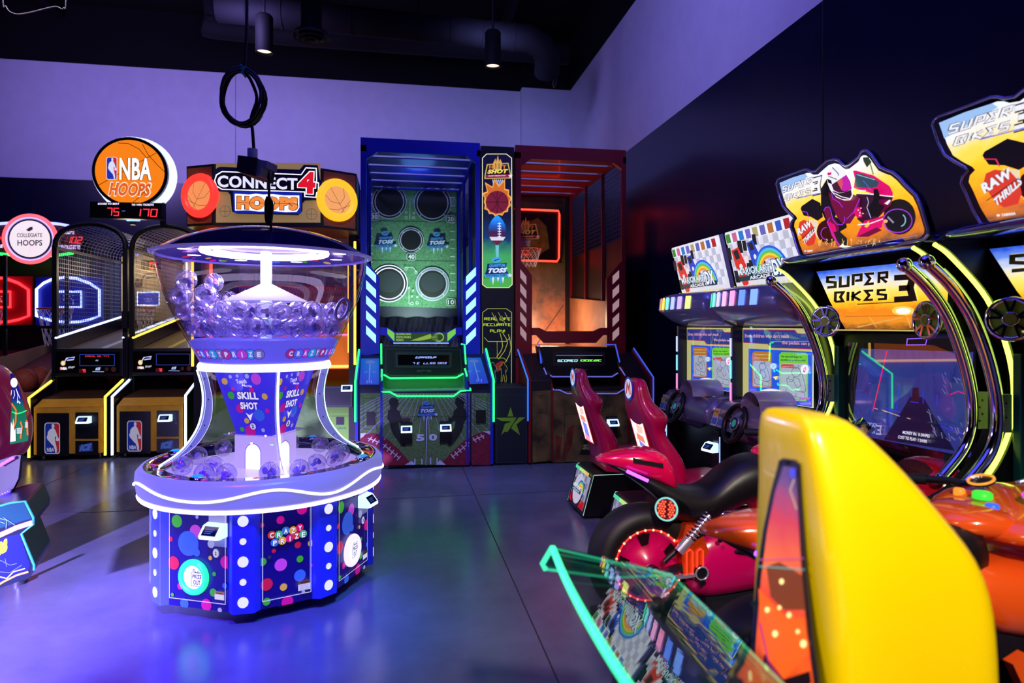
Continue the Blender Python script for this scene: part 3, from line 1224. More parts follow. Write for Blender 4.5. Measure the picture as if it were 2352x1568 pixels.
def capsule(p, k, label, group):
    global shell_me
    if k < 6 and len(CAPS) < 6:
        g = M()
        g.ball(p, .0455, SH, 20)
        ax = V((random.uniform(-1, 1), random.uniform(-1, 1), random.uniform(-.6, .6))).normalized()
        g.torus(p, ax, .0457, .0011, D((205, 195, 245), .3), 24, 6)
        o = g.obj('prize_capsule', None, 0, 0, label, 'capsule', group)
        g = M()
        for j in range(7):
            q = V(p) + V((random.uniform(-.019, .019), random.uniform(-.019, .019), random.uniform(-.022, .012)))
            g.ball(q, random.uniform(.008, .0165), random.choice(TOYC), 8, (1, random.uniform(.5, 1), random.uniform(.5, 1.2)))
        g.obj('toy', o)
        CAPS.append(o)
        return o
    src = CAPS[k % len(CAPS)]
    o = copy_tree(src, V(p) - V((0, 0, .0455)), label, group)
    o.rotation_euler = (0, 0, random.uniform(0, 6.28))
    return o


LB, GB = 'clear round prize capsule piled in the glass bowl of the prize machine', 'capsules in the bowl'
pts = []
for z, cnt, rmin, a0, a1 in ((1.241, 44, .0, 0, 360), (1.318, 28, .10, 0, 360), (1.315, 14, .25, -75, 60), (1.39, 8, .2, -150, -40), (1.455, 2, .2, -75, -40)):
    tries = 0
    n0 = 0
    while n0 < cnt and tries < 9000:
        tries += 1
        o_ = random.uniform(a0, a1)
        rm = rb(z) - .062
        R_ = rmin + (rm - rmin) * math.sqrt(random.random()) if random.random() < .55 else rm
        p = PP(o_, R_, z + random.uniform(-.004, .006))
        p = V((PC.x + (p.x - PC.x) * .965, PC.y + (p.y - PC.y) * .965, p.z))
        if (p - PC - V((0, 0, p.z))).length < .07:
            continue
        if z > 1.34 and R_ < .245 and z < 1.43:
            continue
        if all((p - q).length > 0.0895 for q in pts):
            pts.append(p)
            n0 += 1
for k, p in enumerate(pts):
    capsule(p, k, LB, GB)
LB, GB = 'clear round prize capsule lying on the lit playfield below the bowl', 'capsules on the playfield'
q2 = []
for o_, R_ in ((-72, .40), (-62, .42), (-66, .33), (-52, .30), (-38, .43), (-24, .42), (-12, .43), (2, .42), (20, .43), (30, .42), (38, .38), (50, .42), (60, .38), (70, .42), (80, .38), (92, .40), (104, .38), (-95, .40), (-110, .36), (130, .38), (160, .40), (185, .36), (215, .39)):
    p = PP(o_, R_ * .945, .608)
    if all((p - q).length > .092 for q in q2):
        q2.append(p)
for k, p in enumerate(q2):
    capsule(p, k + 6, LB, GB)
# ---------------------------------------------------------------- back row: football toss, sign pillar, hot shot
z7 = lambda X, Y: (800 + X / 3.7325, 300 + Y / 3.7325)
z8 = lambda X, Y: (800 + X / 3.92, 690 + Y / 3.92)
r1 = lambda X, Y: (1080 + X / 3.7325, 300 + Y / 3.7325)
r2 = lambda X, Y: (1080 + X / 4.02, 700 + Y / 4.02)
TURF = D((92, 140, 104), .8, 0, 0, .2, .35, 60)
TURFD = D((96, 122, 74), .8, 0, 0, .2, .35, 60)
CHALK = D((225, 235, 235), .6)
CHALKD = D((165, 165, 195), .6)
YLW = D((205, 205, 90), .5)
FS = (0, -1, 0)


def toss_logo(A, cx, cy, s, em=None):
    dk = E((22, 34, 96), em) if em else D((24, 34, 92), .5)
    wt = E((215, 235, 255), em) if em else D((205, 225, 250), .5)
    lb = E((70, 160, 225), em) if em else D((80, 150, 215), .5)
    q = lambda pts: [(cx + x * s, cy + y * s) for x, y in pts]
    for k in range(6):
        x = -.55 + k * .19
        A.poly(q([(x, .5), (x + .17, .5), (x + .07, .85 + .13 * ((k * 2) % 3))]), wt if k % 2 else lb)
    A.poly(q([(-.72, -.55), (.78, -.62), (.68, -.2), (.9, .2), (.98, .42), (-.98, .52), (-.86, .1), (-.78, -.1)]), dk)
    A.circ(cx - .02 * s, cy - .85 * s, .34 * s, lb, .22 * s)
    A.line(q([(-.2, -.78), (.2, -.92)]), .07 * s, dk)
    A.text('QUANTUM', (cx - .6 * s, cy - .24 * s), (cx + .62 * s, cy - .28 * s), (cx - .56 * s, cy - .52 * s), lb, .06)
    A.text('TOSS', (cx - .72 * s, cy + .18 * s), (cx + .72 * s, cy + .12 * s), (cx - .62 * s, cy - .2 * s), wt, .06, .15)
    A.poly(q([(-.95, .28), (.95, .2), (.9, .42), (-.9, .5)]), lb)
    A.text('FOOTBALL FURY', (cx - .82 * s, cy + .45 * s), (cx + .78 * s, cy + .38 * s), (cx - .8 * s, cy + .31 * s), dk, .04)
    A.poly(q([(1.0 + .2 * (1 if k % 2 == 0 else .42) * math.cos(k * math.pi / 5 - 1.57), .34 + .2 * (1 if k % 2 == 0 else .42) * math.sin(k * math.pi / 5 - 1.57)) for k in range(10)]), wt)


def hot_logo(A, cx, cy, s, em=None, dim=1.0):
    g = (lambda c: E(c, em)) if em else (lambda c: D(c, .5))
    q = lambda pts: [(cx + x * s, cy + y * s) for x, y in pts]
    A.poly(q([(-.95, .55), (-.78, -.35), (.78, -.45), (.98, .5), (.95, .68), (-.95, .72)]), g((190, 175, 90)))
    A.poly(q([(-.87, .5), (-.7, -.27), (.7, -.37), (.9, .45), (.86, .6), (-.86, .64)]), g((28, 14, 30)))
    A.poly(q([(-.3, .02), (-.34, -.4), (-.16, -.75), (-.1, -.5), (.02, -1.0), (.1, -.55), (.2, -.72), (.34, -.38), (.26, .02), (0, .15)]), g((215, 165, 80)))
    A.line(q([(-.12, 0), (-.14, -.4)]), .05 * s, g((90, 40, 20)))
    A.line(q([(.1, 0), (.1, -.4)]), .05 * s, g((90, 40, 20)))
    A.text('H', (cx - .62 * s, cy - .02 * s), (cx - .34 * s, cy - .02 * s), (cx - .6 * s, cy - .27 * s), g((225, 120, 60)), .05)
    A.text('T', (cx + .34 * s, cy - .03 * s), (cx + .62 * s, cy - .03 * s), (cx + .34 * s, cy - .28 * s), g((225, 120, 60)), .05)
    A.text('SHOT', (cx - .74 * s, cy + .34 * s), (cx + .72 * s, cy + .3 * s), (cx - .7 * s, cy + .04 * s), g((240, 225, 90)), .06, .15)
    A.poly(q([(-.85, .44), (.86, .38), (.84, .56), (-.84, .6)]), g((170, 30, 80)))
    A.text('HOOP THROW FURY', (cx - .66 * s, cy + .55 * s), (cx + .6 * s, cy + .51 * s), (cx - .66 * s, cy + .46 * s), g((235, 220, 220)), .03)
    A.poly(q([(.92 + .17 * (1 if k % 2 == 0 else .42) * math.cos(k * math.pi / 5 - 1.57), .5 + .17 * (1 if k % 2 == 0 else .42) * math.sin(k * math.pi / 5 - 1.57)) for k in range(10)]), g((235, 235, 245)))
    for k in range(6):
        x = -.36 + k * .145
        A.line(q([(x, .74), (min(.28, max(-.28, x * .6 + .12)), 1.28)]), .035 * s, g((200, 200, 250)))
        A.line(q([(x, .74), (min(.28, max(-.28, x * .6 - .12)), 1.28)]), .035 * s, g((200, 200, 250)))


def pigskin(A, cx, cy, a, b, rot, col, lace):
    ca, sa = math.cos(rot), math.sin(rot)
    tr = lambda x, y: (cx + x * ca - y * sa, cy + x * sa + y * ca)
    pts = [(a * t, b * (1 - t * t) ** .9) for t in [i / 10 - 1 for i in range(21)]]
    pts += [(x, -y) for x, y in pts[-2:0:-1]]
    A.poly([tr(*p) for p in pts], col)
    A.line([tr(-a * .5, -b * .25), tr(a * .5, -b * .25)], b * .07, lace)
    for k in range(6):
        x = -a * .42 + k * a * .17
        A.line([tr(x, -b * .45), tr(x, -b * .05)], b * .09, lace)


def hoop_net(c, r, d, parent, col=(215, 60, 40), tilt=0):
    f = M()
    f.torus(c, (0, 0, 1), r, .009, D(col, .4), 28, 8)
    f.bar(c + V((0, r, -.02)), c + V((0, r + .1, -.03)), .09, .05, D(col, .4))
    o = f.obj('hoop', parent)
    f = M()
    n = 12
    for sg in (-1, 1):
        for k in range(n):
            pts = []
            for j in range(6):
                t = j / 5
                a = 2 * math.pi * (k + sg * j * .5) / n
                rr = r * (1 - .45 * t)
                pts.append(c + V((rr * math.cos(a), rr * math.sin(a), -d * t)))
            f.tube(pts, .0035, D((225, 225, 240), .6), 4)
    f.obj('net', o)


def toss_game(name, label, loc, xl, xr, tl, tr, col, neon, ns, dark):
    """shared carcass of the two throwing games"""
    T = thing(name, label, 'arcade game', loc)
    PN = D(col, .42, 0, .1)
    DK = D(dark, .45)
    f = M()
    for x0 in (tl, tr - .05):
        for y in (6.2, 6.85, 7.5, 8.2):
            f.box(x0 + .01, x0 + .04, y, y + .03, .9, 2.93, PN)
    objs(f, 'cage_post', T)
    f = M()
    f.box(tl, tl + .055, 6.19, 6.25, .6, 2.95, PN)
    f.box(tr - .03, tr, 6.19, 6.25, .6, 2.95, PN)
    f.box(tl, tr, 6.19, 6.24, 2.89, 3.02, PN)
    a = tl + .055
    f.prism([(a, 6.19, 2.89), (a + .1, 6.19, 2.89), (a, 6.19, 2.82)], (0, .05, 0), PN)
    a = tr - .03
    f.prism([(a, 6.19, 2.89), (a, 6.19, 2.82), (a - .1, 6.19, 2.89)], (0, .05, 0), PN)
    f.obj('front_frame', T)
    f = M()
    y = 6.3
    while y < 8.15:
        f.box(tl + .04, tr - .04, y, y + .26, 2.955, 2.965, PN)
        y += .36
    f.box(tl, tl + .04, 6.2, 8.25, 2.93, 2.97, PN)
    f.box(tr - .04, tr, 6.2, 8.25, 2.93, 2.97, PN)
    objs(f, 'roof_slat', T)
    f = M()
    f.box(tl, tl + .008, 6.25, 8.2, .9, 2.15, DK)
    f.box(tr - .008, tr, 6.25, 8.2, .9, 2.15, DK)
    objs(f, 'side_panel', T)
    MESHM = D((60, 70, 90), .5)
    for x in (tl + .004, tr - .004):
        f = M()
        for k in range(40):
            yy = 6.27 + k * .0485
            f.bar((x, yy, 2.15), (x, yy, 2.93), .003, .003, MESHM)
        for k in range(17):
            zz = 2.16 + k * .048
            f.bar((x, 6.26, zz), (x, 8.2, zz), .003, .003, MESHM)
        f.obj('wire_mesh', T)
    f = M()
    f.box(tl, tr, 8.22, 8.27, 0.05, 2.97, DK)
    f.box(tl + .01, tr - .01, 6.25, 8.22, .05, .88, DK)
    f.obj('carcass', T)
    # control bench
    f = M()
    sw = .205
    for x0, x1 in ((xl, xl + sw), (xr - sw, xr)):
        f.prism([(x0, 5.72, .04), (x0, 5.72, .76), (x0, 6.19, .99), (x0, 6.19, .04)], (x1 - x0, 0, 0), DK)
    f.box(xl + sw, xr - sw, 5.722, 6.19, .04, .68, DK)
    f.box(xl + .01, xr - .01, 5.76, 6.18, 0, .05, BLACK)
    f.obj('bench', T, .004)
    f = M()
    for x, s in ((xl - .004, 1), (xr + .012, 1)):
        f.prism([(x - .012, 5.69, .02), (x - .012, 5.69, .78), (x - .012, 6.2, 1.02), (x - .012, 6.2, .02)], (.024, 0, 0), PN)
    for x in (xl + sw, xr - sw):
        f.prism([(x - .008, 5.705, .02), (x - .008, 5.705, .72), (x - .008, 5.9, .86), (x - .008, 5.9, .02)], (.016, 0, 0), PN)
    objs(f, 'side_trim', T)
    return T, PN, DK


# --- football toss
T, PN, DK = toss_game('football_toss_game', 'tall blue football toss game with round target holes in a green turf board', (.2, 6.9, 0), -.36, .80, -.36, .767, (12, 34, 190), 0, 0, (14, 20, 60))
A = Art((0, 8.195, 0), FS)
A.poly([(847, 416), (1049, 424), (1049, 708), (847, 702)], TURF)
A.line([z7(180, 770), z7(912, 782)], 1.6, D((20, 50, 40), .6))
A.line([z7(180, 1108), z7(912, 1118)], 1.6, D((20, 50, 40), .6))
A.line([z7(180, 432), z7(912, 465)], 2.2, D((150, 160, 180), .5))
for k in range(24):
    y = 418 + k * 19.4
    if y < 690:
        A.line([(848, y + 9), (856, y + 9)], 1.5, CHALK)
    if y < 680:
        A.line([(1034, y + 16), (1045, y + 16)], 1.5, CHALK)
for (X, Y, r, lit) in ((352, 608, 148, 0), (722, 622, 160, 0), (538, 938, 108, 0), (350, 1310, 160, 1), (722, 1314, 145, 2)):
    x, y = z7(X, Y)
    r /= 3.7325
    ringm = E((205, 220, 255), 2.6) if lit == 1 else D((200, 205, 225), .4)
    A.circ(x, y, r, D((120, 130, 150), .5) if lit == 2 else D((20, 24, 34), .5), None, 36)
    A.ring(x, y, r * .98, 1.4, ringm, None, 40)
    A.circ(x, y, r * .83, D((3, 3, 5), .6), None, 36)
    A.ring(x, y, r * .83, 1.6, ringm, None, 40)
    for k in range(4):
        A.circ(x + r * .9 * math.cos(k * 1.57 + .78), y + r * .9 * math.sin(k * 1.57 + .78), 1.2, CHALK, None, 8)
    if lit:
        A.circ(x, y - r * .1, r * .7, D((48, 54, 62), .9), r * .58, 28)
for tt, X, Y, s in (('30', 192, 760, 1), ('20', 845, 780, 1), ('40', 508, 1102, 1), ('10', 848, 1492, 1)):
    x, y = z7(X, Y)
    A.rect(x - 1.5, y - 14, x + 18.5, y + 2, D((40, 70, 50), .6))
    A.line([(x - 1.5, y - 11), (x + 1, y - 14), (x + 16, y - 14), (x + 18.5, y - 11), (x + 18.5, y - 1), (x + 16, y + 2), (x + 1, y + 2), (x - 1.5, y - 1)], 1, CHALK, True)
    A.tx(tt, x + 1.5, y - .8, 14.5, 10.5, CHALK, .03)
toss_logo(A, 885, 556, 24)
toss_logo(A, 1003, 558, 24)
for pts in ([(528, 612), (528, 755)], [(520, 1350), (520, 1480), (530, 1490)], [(480, 1170), (560, 1175), (585, 1215)]):
    A.line([z7(*p) for p in pts], 1.0, CHALK)
for X, Y in ((497, 745), (560, 745), (545, 1480), (590, 1475), (580, 1215), (495, 1185)):
    x, y = z7(X, Y)
    A.ring(x, y, 3, .9, CHALK, None, 12)
for X, Y in ((545, 1420), (592, 1425), (555, 1370), (520, 1345), (497, 700), (560, 705)):
    x, y = z7(X, Y)
    A.line([(x - 2.5, y - 2.5), (x + 2.5, y + 2.5)], .9, CHALK)
    A.line([(x - 2.5, y + 2.5), (x + 2.5, y - 2.5)], .9, CHALK)
A.obj('target_board', T, label='green turf target board with five round holes numbered 10 to 40')
f = M()
rows = []
for k in range(7):
    z = 1.36 - k * .075
    rows.append([V((-.33 + i * .035, 8.17 - k * .03 + .012 * math.sin(i * 1.7 + k), z + .008 * math.sin(i * .9 + k * 2))) for i in range(31)])
f.loft(rows, D((12, 13, 20), .4), False, True, False)
f.obj('drop_curtain', T)
f = M()
f.box(-.3, .7, 6.6, 8.2, .86, .9, D((14, 20, 40), .5))
f.obj('ball_ramp', T)
for pts, xs in (([(828, 585), (842, 599), (872, 638), (872, 812), (828, 817)], 841), ([(1063, 648), (1096, 604), (1103, 600), (1103, 817), (1063, 812)], 1070)):
    left = xs < 900
    B = Art((0, 6.17, 0), FS)
    B.board(pts, .05, PN)
    fin = B.obj('arrow_fin', T, .003)
    B = Art((0, 6.167, 0), FS)
    for k in range(5):
        y = 609 + k * 34.6
        p = [(841, y), (863.5, y + 22), (863.5, y + 41), (841, y + 19)] if left else [(1070.5, y + 26), (1093, y + 4), (1093, y + 23), (1070.5, y + 45)]
        B.poly(p, E((150, 225, 255), 1.6))
    objs(B, 'arrow_light', fin)
B = Art((0, 6.12, 0), FS)
B.board([z8(288, 240), z8(350, 245), z8(425, 285), z8(880, 285), z8(968, 245), z8(1025, 240), z8(1025, 310), z8(975, 315), z8(905, 382), z8(405, 382), z8(340, 315), z8(288, 310)], .06, PN)
B.k = 1
B.poly([z8(352, 250), z8(415, 292), z8(415, 370), z8(352, 300)], E((125, 215, 80), .8))
B.poly([z8(966, 250), z8(892, 292), z8(892, 370), z8(966, 300)], E((125, 215, 80), .8))
B.poly([z8(418, 292), z8(885, 290), z8(885, 372), z8(418, 372)], E((52, 92, 40), .45))
B.poly([z8(560, 360), z8(740, 300), z8(760, 340), z8(640, 362)], E((150, 190, 70), .7))
g1 = E((170, 215, 110), .7)
for k, tt in enumerate(('GLOWING RING', 'WORTH DOUBLE', 'POINTS')):
    x, y = z8(430, 312 + k * 27)
    B.tx(tt, x, y, 34 if k < 2 else 17, 5, g1, .03)
x, y = z8(815, 330)
B.ring(x, y, 11, 1.4, g1, 10)
B.ring(x + 2, y, 8, 1, g1, 8)
pigskin(B, x - 10, y + 1, 9, 6, -.2, E((90, 130, 50), .6), g1)
B.line([z8(405, 383), z8(905, 383)], 1.4, E((190, 235, 255), 1.2))
B.obj('ring_sign', T, label='lit green sign reading GLOWING RING WORTH DOUBLE POINTS')
NEONG = E((35, 255, 105), 3.2)
f = M()
f.tube(smooth_path([(-.374, 6.19, 1.03), (-.374, 5.675, .775), (-.374, 5.675, .43)], 1), .0085, NEONG, 8)
f.tube([(.825, 6.19, 1.03), (.825, 5.675, .775), (.825, 5.675, .40)], .0085, NEONG, 8)
f.tube(ypath([(875.5, 789), (876, 836)], 5.9), .007, NEONG, 8)
f.tube(ypath([(1059, 790), (1067, 791), (1070, 836)], 5.9), .007, NEONG, 8)
f.tube(ypath([(877, 848, 5.86), (876.5, 900, 5.71), (895, 899.5, 5.71), (913, 909.5, 5.71), (1042, 909.5, 5.71), (1057, 898, 5.71), (1081, 896, 5.71), (1068, 846, 5.86)], 5.8), .007, NEONG, 8)
f.tube(ypath([(881, 860), (896, 868.5), (1048, 867), (1064, 858)], 5.83), .007, NEONG, 8)
objs(f, 'neon_tube', T)
B = Art((0, 5.86, 0), FS)
B.board([(879, 794), (1062, 797), (1066, 858), (1048, 866), (896, 867), (880, 859)], .1, D((10, 40, 26), .3))
B.k = 1
B.line([(886, 801), (1058, 803), (1060, 856), (1046, 862), (898, 862), (886, 856)], 1.2, D((30, 90, 55), .4), True)
B.poly([z8(420, 460), z8(935, 462), z8(930, 605), z8(425, 605)], D((20, 62, 42), .4))
B.poly([z8(445, 487), z8(908, 490), z8(905, 583), z8(448, 583)], D((2, 4, 5), .15))
sb = E((150, 170, 255), 1.4)
B.stroke('e2RANOUR', z8(605, 519), z8(785, 518), z8(612, 506), 1.3, sb)
B.stroke('7 e  LL55 //3', z8(575, 572), z8(880, 570), z8(580, 558), 1.0, sb)
B.tx('BAY', *z8(620, 640), 13, 3.4, D((70, 130, 90), .5), .03)
B.tx('TEK', *z8(697, 640), 13, 3.4, D((70, 130, 90), .5), .03)
B.text('*', z8(668, 638), z8(690, 638), z8(668, 622), D((90, 140, 90), .5), .03)
B.obj('score_display', T, label='green framed score display lettered BAY TEK')
f = M()
f.box(-.15, .6, 5.97, 6.0, .66, .86, D((110, 210, 130), .5))
f.box(-.15, .6, 5.74, 5.98, .672, .684, D((110, 210, 130), .5))
f.obj('ball_recess', T)
f = M()
p = ypath([(930, 893), (1006, 893), (1006, 905), (930, 905)], 5.92)
f.prism(p, (0, .05, 0), D((60, 200, 50), .5))
f.box(p[0].x - .03, p[0].x, 5.92, 5.95, p[2].z + .01, p[2].z + .06, D((60, 200, 50), .5))
f.box(p[1].x, p[1].x + .03, 5.92, 5.95, p[2].z + .01, p[2].z + .06, D((60, 200, 50), .5))
f.obj('ball_gate', T, label='bright green ball gate')
for a, b, c, d in (((829, 823), (871, 823), (870, 883), (826, 883)), ((1073, 821), (1104, 821), (1122, 880), (1079, 882))):
    B = Art((0, 5.7, .757), V((0, -.23, .47)))
    B.poly([a, b, c, d], EG('Z', .75, 1.0, ((0, (40, 70, 190)), (1, (25, 120, 190))), .28, .3, 5))
    mx, my = (a[0] + b[0]) / 2, a[1]
    bx = (c[0] + d[0]) / 2
    B.line([(mx, my + 10), (bx, c[1] - 4)], 2, E((130, 160, 235), .5))
    for sg in (-1, 1):
        B.line([(mx + sg * 6, my + 30), (mx + sg * 14, my + 32)], 1.2, E((130, 160, 235), .5))
        B.line([(bx + sg * 5, c[1] - 10), (bx + sg * 5, c[1] - 3)], 2, E((130, 160, 235), .5))
    B.circ(mx, my + 8, 11, E((110, 140, 220), .4), 4)
    B.obj('field_panel', T)
B = Art((0, 5.716, 0), FS)
for x0, x1 in ((827, 873.5), (877, 1079), (1083, 1127)):
    B.k = 0
    B.poly([(x0, 902), (x1, 902), (x1, 1068), (x0, 1066)], TURFD)
    c = 978
    L = CHALKD
    for xt in range(780, 1200, 17):
        # yard lines fanning from a point above
        pts = []
        for t_ in (0, 1):
            y = 904 + t_ * 106
            k = (y - 860) / 60.0
            pts.append((c + (xt - c) * k * .62, y))
        (xa, ya), (xb, yb) = pts
        if xb < xa:
            pass
        lo, hi = max(x0, min(xa, xb)), min(x1, max(xa, xb))
        if hi - lo < 1 and not (x0 < xa < x1):
            continue
        if abs(xb - xa) < .5:
            B.line([(xa, ya), (xb, yb)], 1.1, L)
            continue
        t0, t1 = (lo - xa) / (xb - xa), (hi - xa) / (xb - xa)
        t0, t1 = min(t0, t1), max(t0, t1)
        if t1 > t0:
            B.line([(xa + (xb - xa) * t0, ya + (yb - ya) * t0), (xa + (xb - xa) * t1, ya + (yb - ya) * t1)], 1.1, L)
B.k = 8


def clip_poly(pts, x0, x1):
    for side, lim in ((1, x0), (-1, x1)):
        o = []
        for i in range(len(pts)):
            a, b = pts[i - 1], pts[i]
            ia, ib = (a[0] - lim) * side >= 0, (b[0] - lim) * side >= 0
            if ia != ib:
                t = (lim - a[0]) / (b[0] - a[0])
                o.append((lim, a[1] + (b[1] - a[1]) * t))
            if ib:
                o.append(b)
        pts = o
        if not pts:
            break
    return pts


BALLM = D((125, 30, 52), .6, 0, 0, .3, .25, 40)
for sg, pts in ((-1, [(827, 1010), (838, 998), (855, 993), (872, 998), (892, 1010), (914, 1030), (932, 1050), (946, 1066), (938, 1068), (827, 1069)]), (1, [(1127, 992), (1112, 990), (1090, 998), (1066, 1012), (1042, 1034), (1022, 1055), (1008, 1066), (1018, 1068), (1127, 1068)])):
    for x0, x1 in ((827, 873.5), (877, 1079), (1083, 1127)):
        q = clip_poly(pts, x0, x1)
        if len(q) > 2:
            B.k = 8
            B.poly(q, BALLM)
    B.k = 10
    LC = D((205, 200, 215), .6)
    if sg < 0:
        B.line([(845, 1006), (872, 1016)], 2, LC)
        B.line([(880, 1020), (918, 1052)], 2, LC)
        for x, y in ((850, 1008), (859, 1011), (868, 1015), (884, 1024), (893, 1031), (901, 1038), (909, 1045), (916, 1052)):
            B.line([(x - 4, y + 5), (x + 4, y - 5)], 2.2, LC)
        B.poly([(930, 1067), (946, 1058), (954, 1067)], D((200, 200, 230), .6))
        B.poly([(828, 995), (842, 994), (834, 1003), (828, 1006)], D((200, 200, 230), .6))
    else:
        B.line([(1038, 1050), (1078, 1016)], 2, LC)
        B.line([(1086, 1011), (1112, 1000)], 2, LC)
        for x, y in ((1040, 1048), (1048, 1041), (1056, 1034), (1064, 1027), (1073, 1020), (1090, 1010), (1099, 1006), (1108, 1002)):
            B.line([(x - 4, y - 5), (x + 4, y + 5)], 2.2, LC)
        B.poly([(1024, 1067), (1010, 1056), (1002, 1067)], D((200, 200, 230), .6))
        B.poly([(1108, 990), (1126, 990), (1126, 998), (1118, 994)], D((200, 200, 230), .6))
B.k = 12
B.line([(980, 960), (978, 1068)], 2.4, D((190, 195, 225), .6))
B.tx('5', 956, 1013, 19, 16, D((200, 205, 230), .6), .05)
B.tx('0', 985, 1012, 19, 16, D((200, 205, 230), .6), .05)
for x, h in ((953, 13), (969, 13), (989, 15), (1004, 15)):
    B.line([(x, 1066 - h), (x, 1066)], 3, D((190, 195, 225), .6))
PLY = D((14, 20, 16), .7)
p = [(-10, 0), (-6, -8), (5, -9), (12, -3), (13, 6), (9, 12), (8, 18), (16, 24), (17, 34), (22, 40), (28, 38), (28, 45), (20, 50), (12, 46), (14, 62), (24, 78), (30, 104), (22, 104), (6, 84), (-4, 66), (-8, 48), (-14, 40), (-12, 22), (-6, 16)]
B.poly([(903 + x * .98, 922 + y * .98) for x, y in p], PLY)
p = [(x * -1, y) for x, y in p]
B.poly([(1058 + x, 919 + y) for x, y in p][::-1], PLY)
B.circ(933, 963, 9, D((50, 34, 30), .6), 5)
toss_logo(B, 980, 944, 22)
for x0, y0, x1, y1 in ((842, 945, 861, 976), (1093, 941, 1116, 971)):
    B.rect(x0, y0, x1, y1, D((6, 6, 8), .5))
for x0, y0, x1, y1 in ((834, 914, 864, 985), (1090, 911, 1119, 980)):
    B.line([(x0, y0), (x1, y0), (x1, y1), (x0, y1)], .7, D((16, 22, 14), .6), True)
    B.circ((x0 + x1) / 2, y0 + 6, 2, D((120, 120, 130), .4), None, 10)
for pts in ([(877, 957), (1079, 955)], [(978, 955), (978, 1068)]):
    B.line(pts, .8, D((14, 18, 14), .6))
B.obj('front_panel', T, label='printed football field front with two players and the number 50')
for px, py in ((933.5, 984), (1023, 981)):
    c = AY(px, py, 5.712)
    f = M()
    f.box(c.x - .05, c.x + .05, 5.695, 5.716, c.z - .13, c.z + .055, D((8, 9, 14), .4))
    f.obj('reader_plate', T)
    reader(T, c + V((0, -.017, 0)), FS, 1.0, 'card_reader', False)
lamp('football_board_lamp', 'SPOT', (.2, 7.2, 1.2), (.2, 8.2, 1.8), (215, 255, 235), 110, .1, 70, .9)
lamp('football_blue_lamp', 'POINT', (.2, 7.2, 2.8), (0, 8, 2), (90, 150, 255), 3, .2)

# --- sign pillar
TP = thing('sign_pillar', 'narrow black pillar with lit HOT SHOT and TOSS picture between the blue and red games', 'sign pillar', (.95, 6.1, 0))
f = M()
f.box(.775, 1.105, 6.2, 7.2, 0.02, 3.0, D((10, 11, 16), .45))
f.obj('post', TP, .004)
f = M()
f.box(.84, 1.135, 5.72, 6.19, .02, .70, D((16, 26, 34), .5))
f.box(.855, 1.12, 5.74, 6.18, 0, .03, BLACK)
f.obj('locker', TP, .004)
A = Art((0, 5.716, 0), FS)
A.line([(1141, 907), (1210, 907), (1210, 1062), (1141, 1062)], .9, D((50, 64, 74), .5), True)
SM = D((120, 165, 35), .5)
q = lambda pts: [r2(*p) for p in pts]
A.poly(q([(372, 942), (400, 1030), (345, 1030)]), SM)
A.poly(q([(235, 1042), (430, 1038), (345, 1172), (318, 1172), (375, 1075), (290, 1072)]), SM)
A.poly(q([(285, 1205), (322, 1095), (372, 1082), (330, 1155)]), SM)
A.poly(q([(450, 1038), (510, 1038), (428, 1102), (460, 1203), (378, 1140), (400, 1095)]), SM)
A.obj('star_panel', TP, label='dark panel with a green star emblem')
A = Art((0, 6.196, 0), FS)
o8 = lambda: [r1(105, 235), r1(140, 200), r1(310, 200), r1(355, 235), r1(360, 1318), r1(330, 1345), r1(140, 1345), r1(105, 1318)]
A.board(o8(), .004, EG('Z', 1.6, 2.8, ((0, (70, 160, 60)), (.28, (60, 150, 80)), (.42, (20, 50, 90)), (.6, (14, 20, 50)), (1, (16, 14, 46))), 1.0, .12, 14))
A.k = 3
A.line(o8(), 1.6, E((225, 220, 170), 1.2), True)
hot_logo(A, 1143, 388, 32, .95)
FL = E((245, 170, 70), 1.0)
fp = []
rs = random.Random(5)
for k in range(26):
    a = 2 * math.pi * k / 26
    up = max(0, -math.sin(a))
    rr = (29 + (rs.uniform(2, 7) if k % 2 else 0) * (.7 + up * 2.2)) * (1 + .1 * up)
    fp.append((1142 + rr * math.cos(a), 464 + rr * math.sin(a) - up * 6))
A.poly(fp, FL)
A.poly([(1142 + (x - 1142) * .9, 464 + (y - 464) * .9) for x, y in fp], E((215, 110, 40), .9))
A.circ(1142, 464, 26, EG('X', 1.0, 1.2, ((0, (120, 30, 50)), (1, (80, 16, 40))), .8, .2, 10), None, 30)
bl = E((40, 8, 22), .5)
A.line([(1142, 438), (1142, 490)], 1.1, bl)
A.line([(1116, 464), (1168, 464)], 1.1, bl)
A.ring(1166, 464, 22, 1.1, bl, None, 20, 110, 250)
A.ring(1118, 464, 22, 1.1, bl, None, 20, -70, 70)
pigskin(A, 1142, 528, 35, 20, 1.57, EG('Z', 2.05, 2.3, ((0, (110, 30, 50)), (.45, (60, 30, 70)), (.7, (30, 90, 170)), (1, (40, 150, 235))), .9, .15, 20), E((230, 235, 255), 1.0))
A.poly([(1124, 544), (1161, 544), (1156, 552), (1129, 552)], E((220, 220, 235), .9))
A.poly([(1138, 563), (1146, 563), (1145, 590), (1140, 590)], E((120, 210, 220), .8))
toss_logo(A, 1141, 622, 30, .95)
A.obj('lit_sign', TP, label='tall lit HOT SHOT and TOSS FOOTBALL FURY sign')
A = Art((0, 6.196, 0), FS)
o9 = [r2(115, 70), r2(160, 35), r2(335, 35), r2(383, 70), r2(380, 748), r2(115, 748)]
A.board(o9, .003, D((10, 22, 34), .4))
A.k = 2
yl = E((205, 205, 90), .75)
A.line(o9, 1.0, yl, True)
A.line([r2(130, 300), r2(165, 338), r2(335, 338), r2(368, 300)], .9, yl)
A.line([r2(165, 520), r2(185, 490), r2(310, 490), r2(342, 520)], .7, yl)
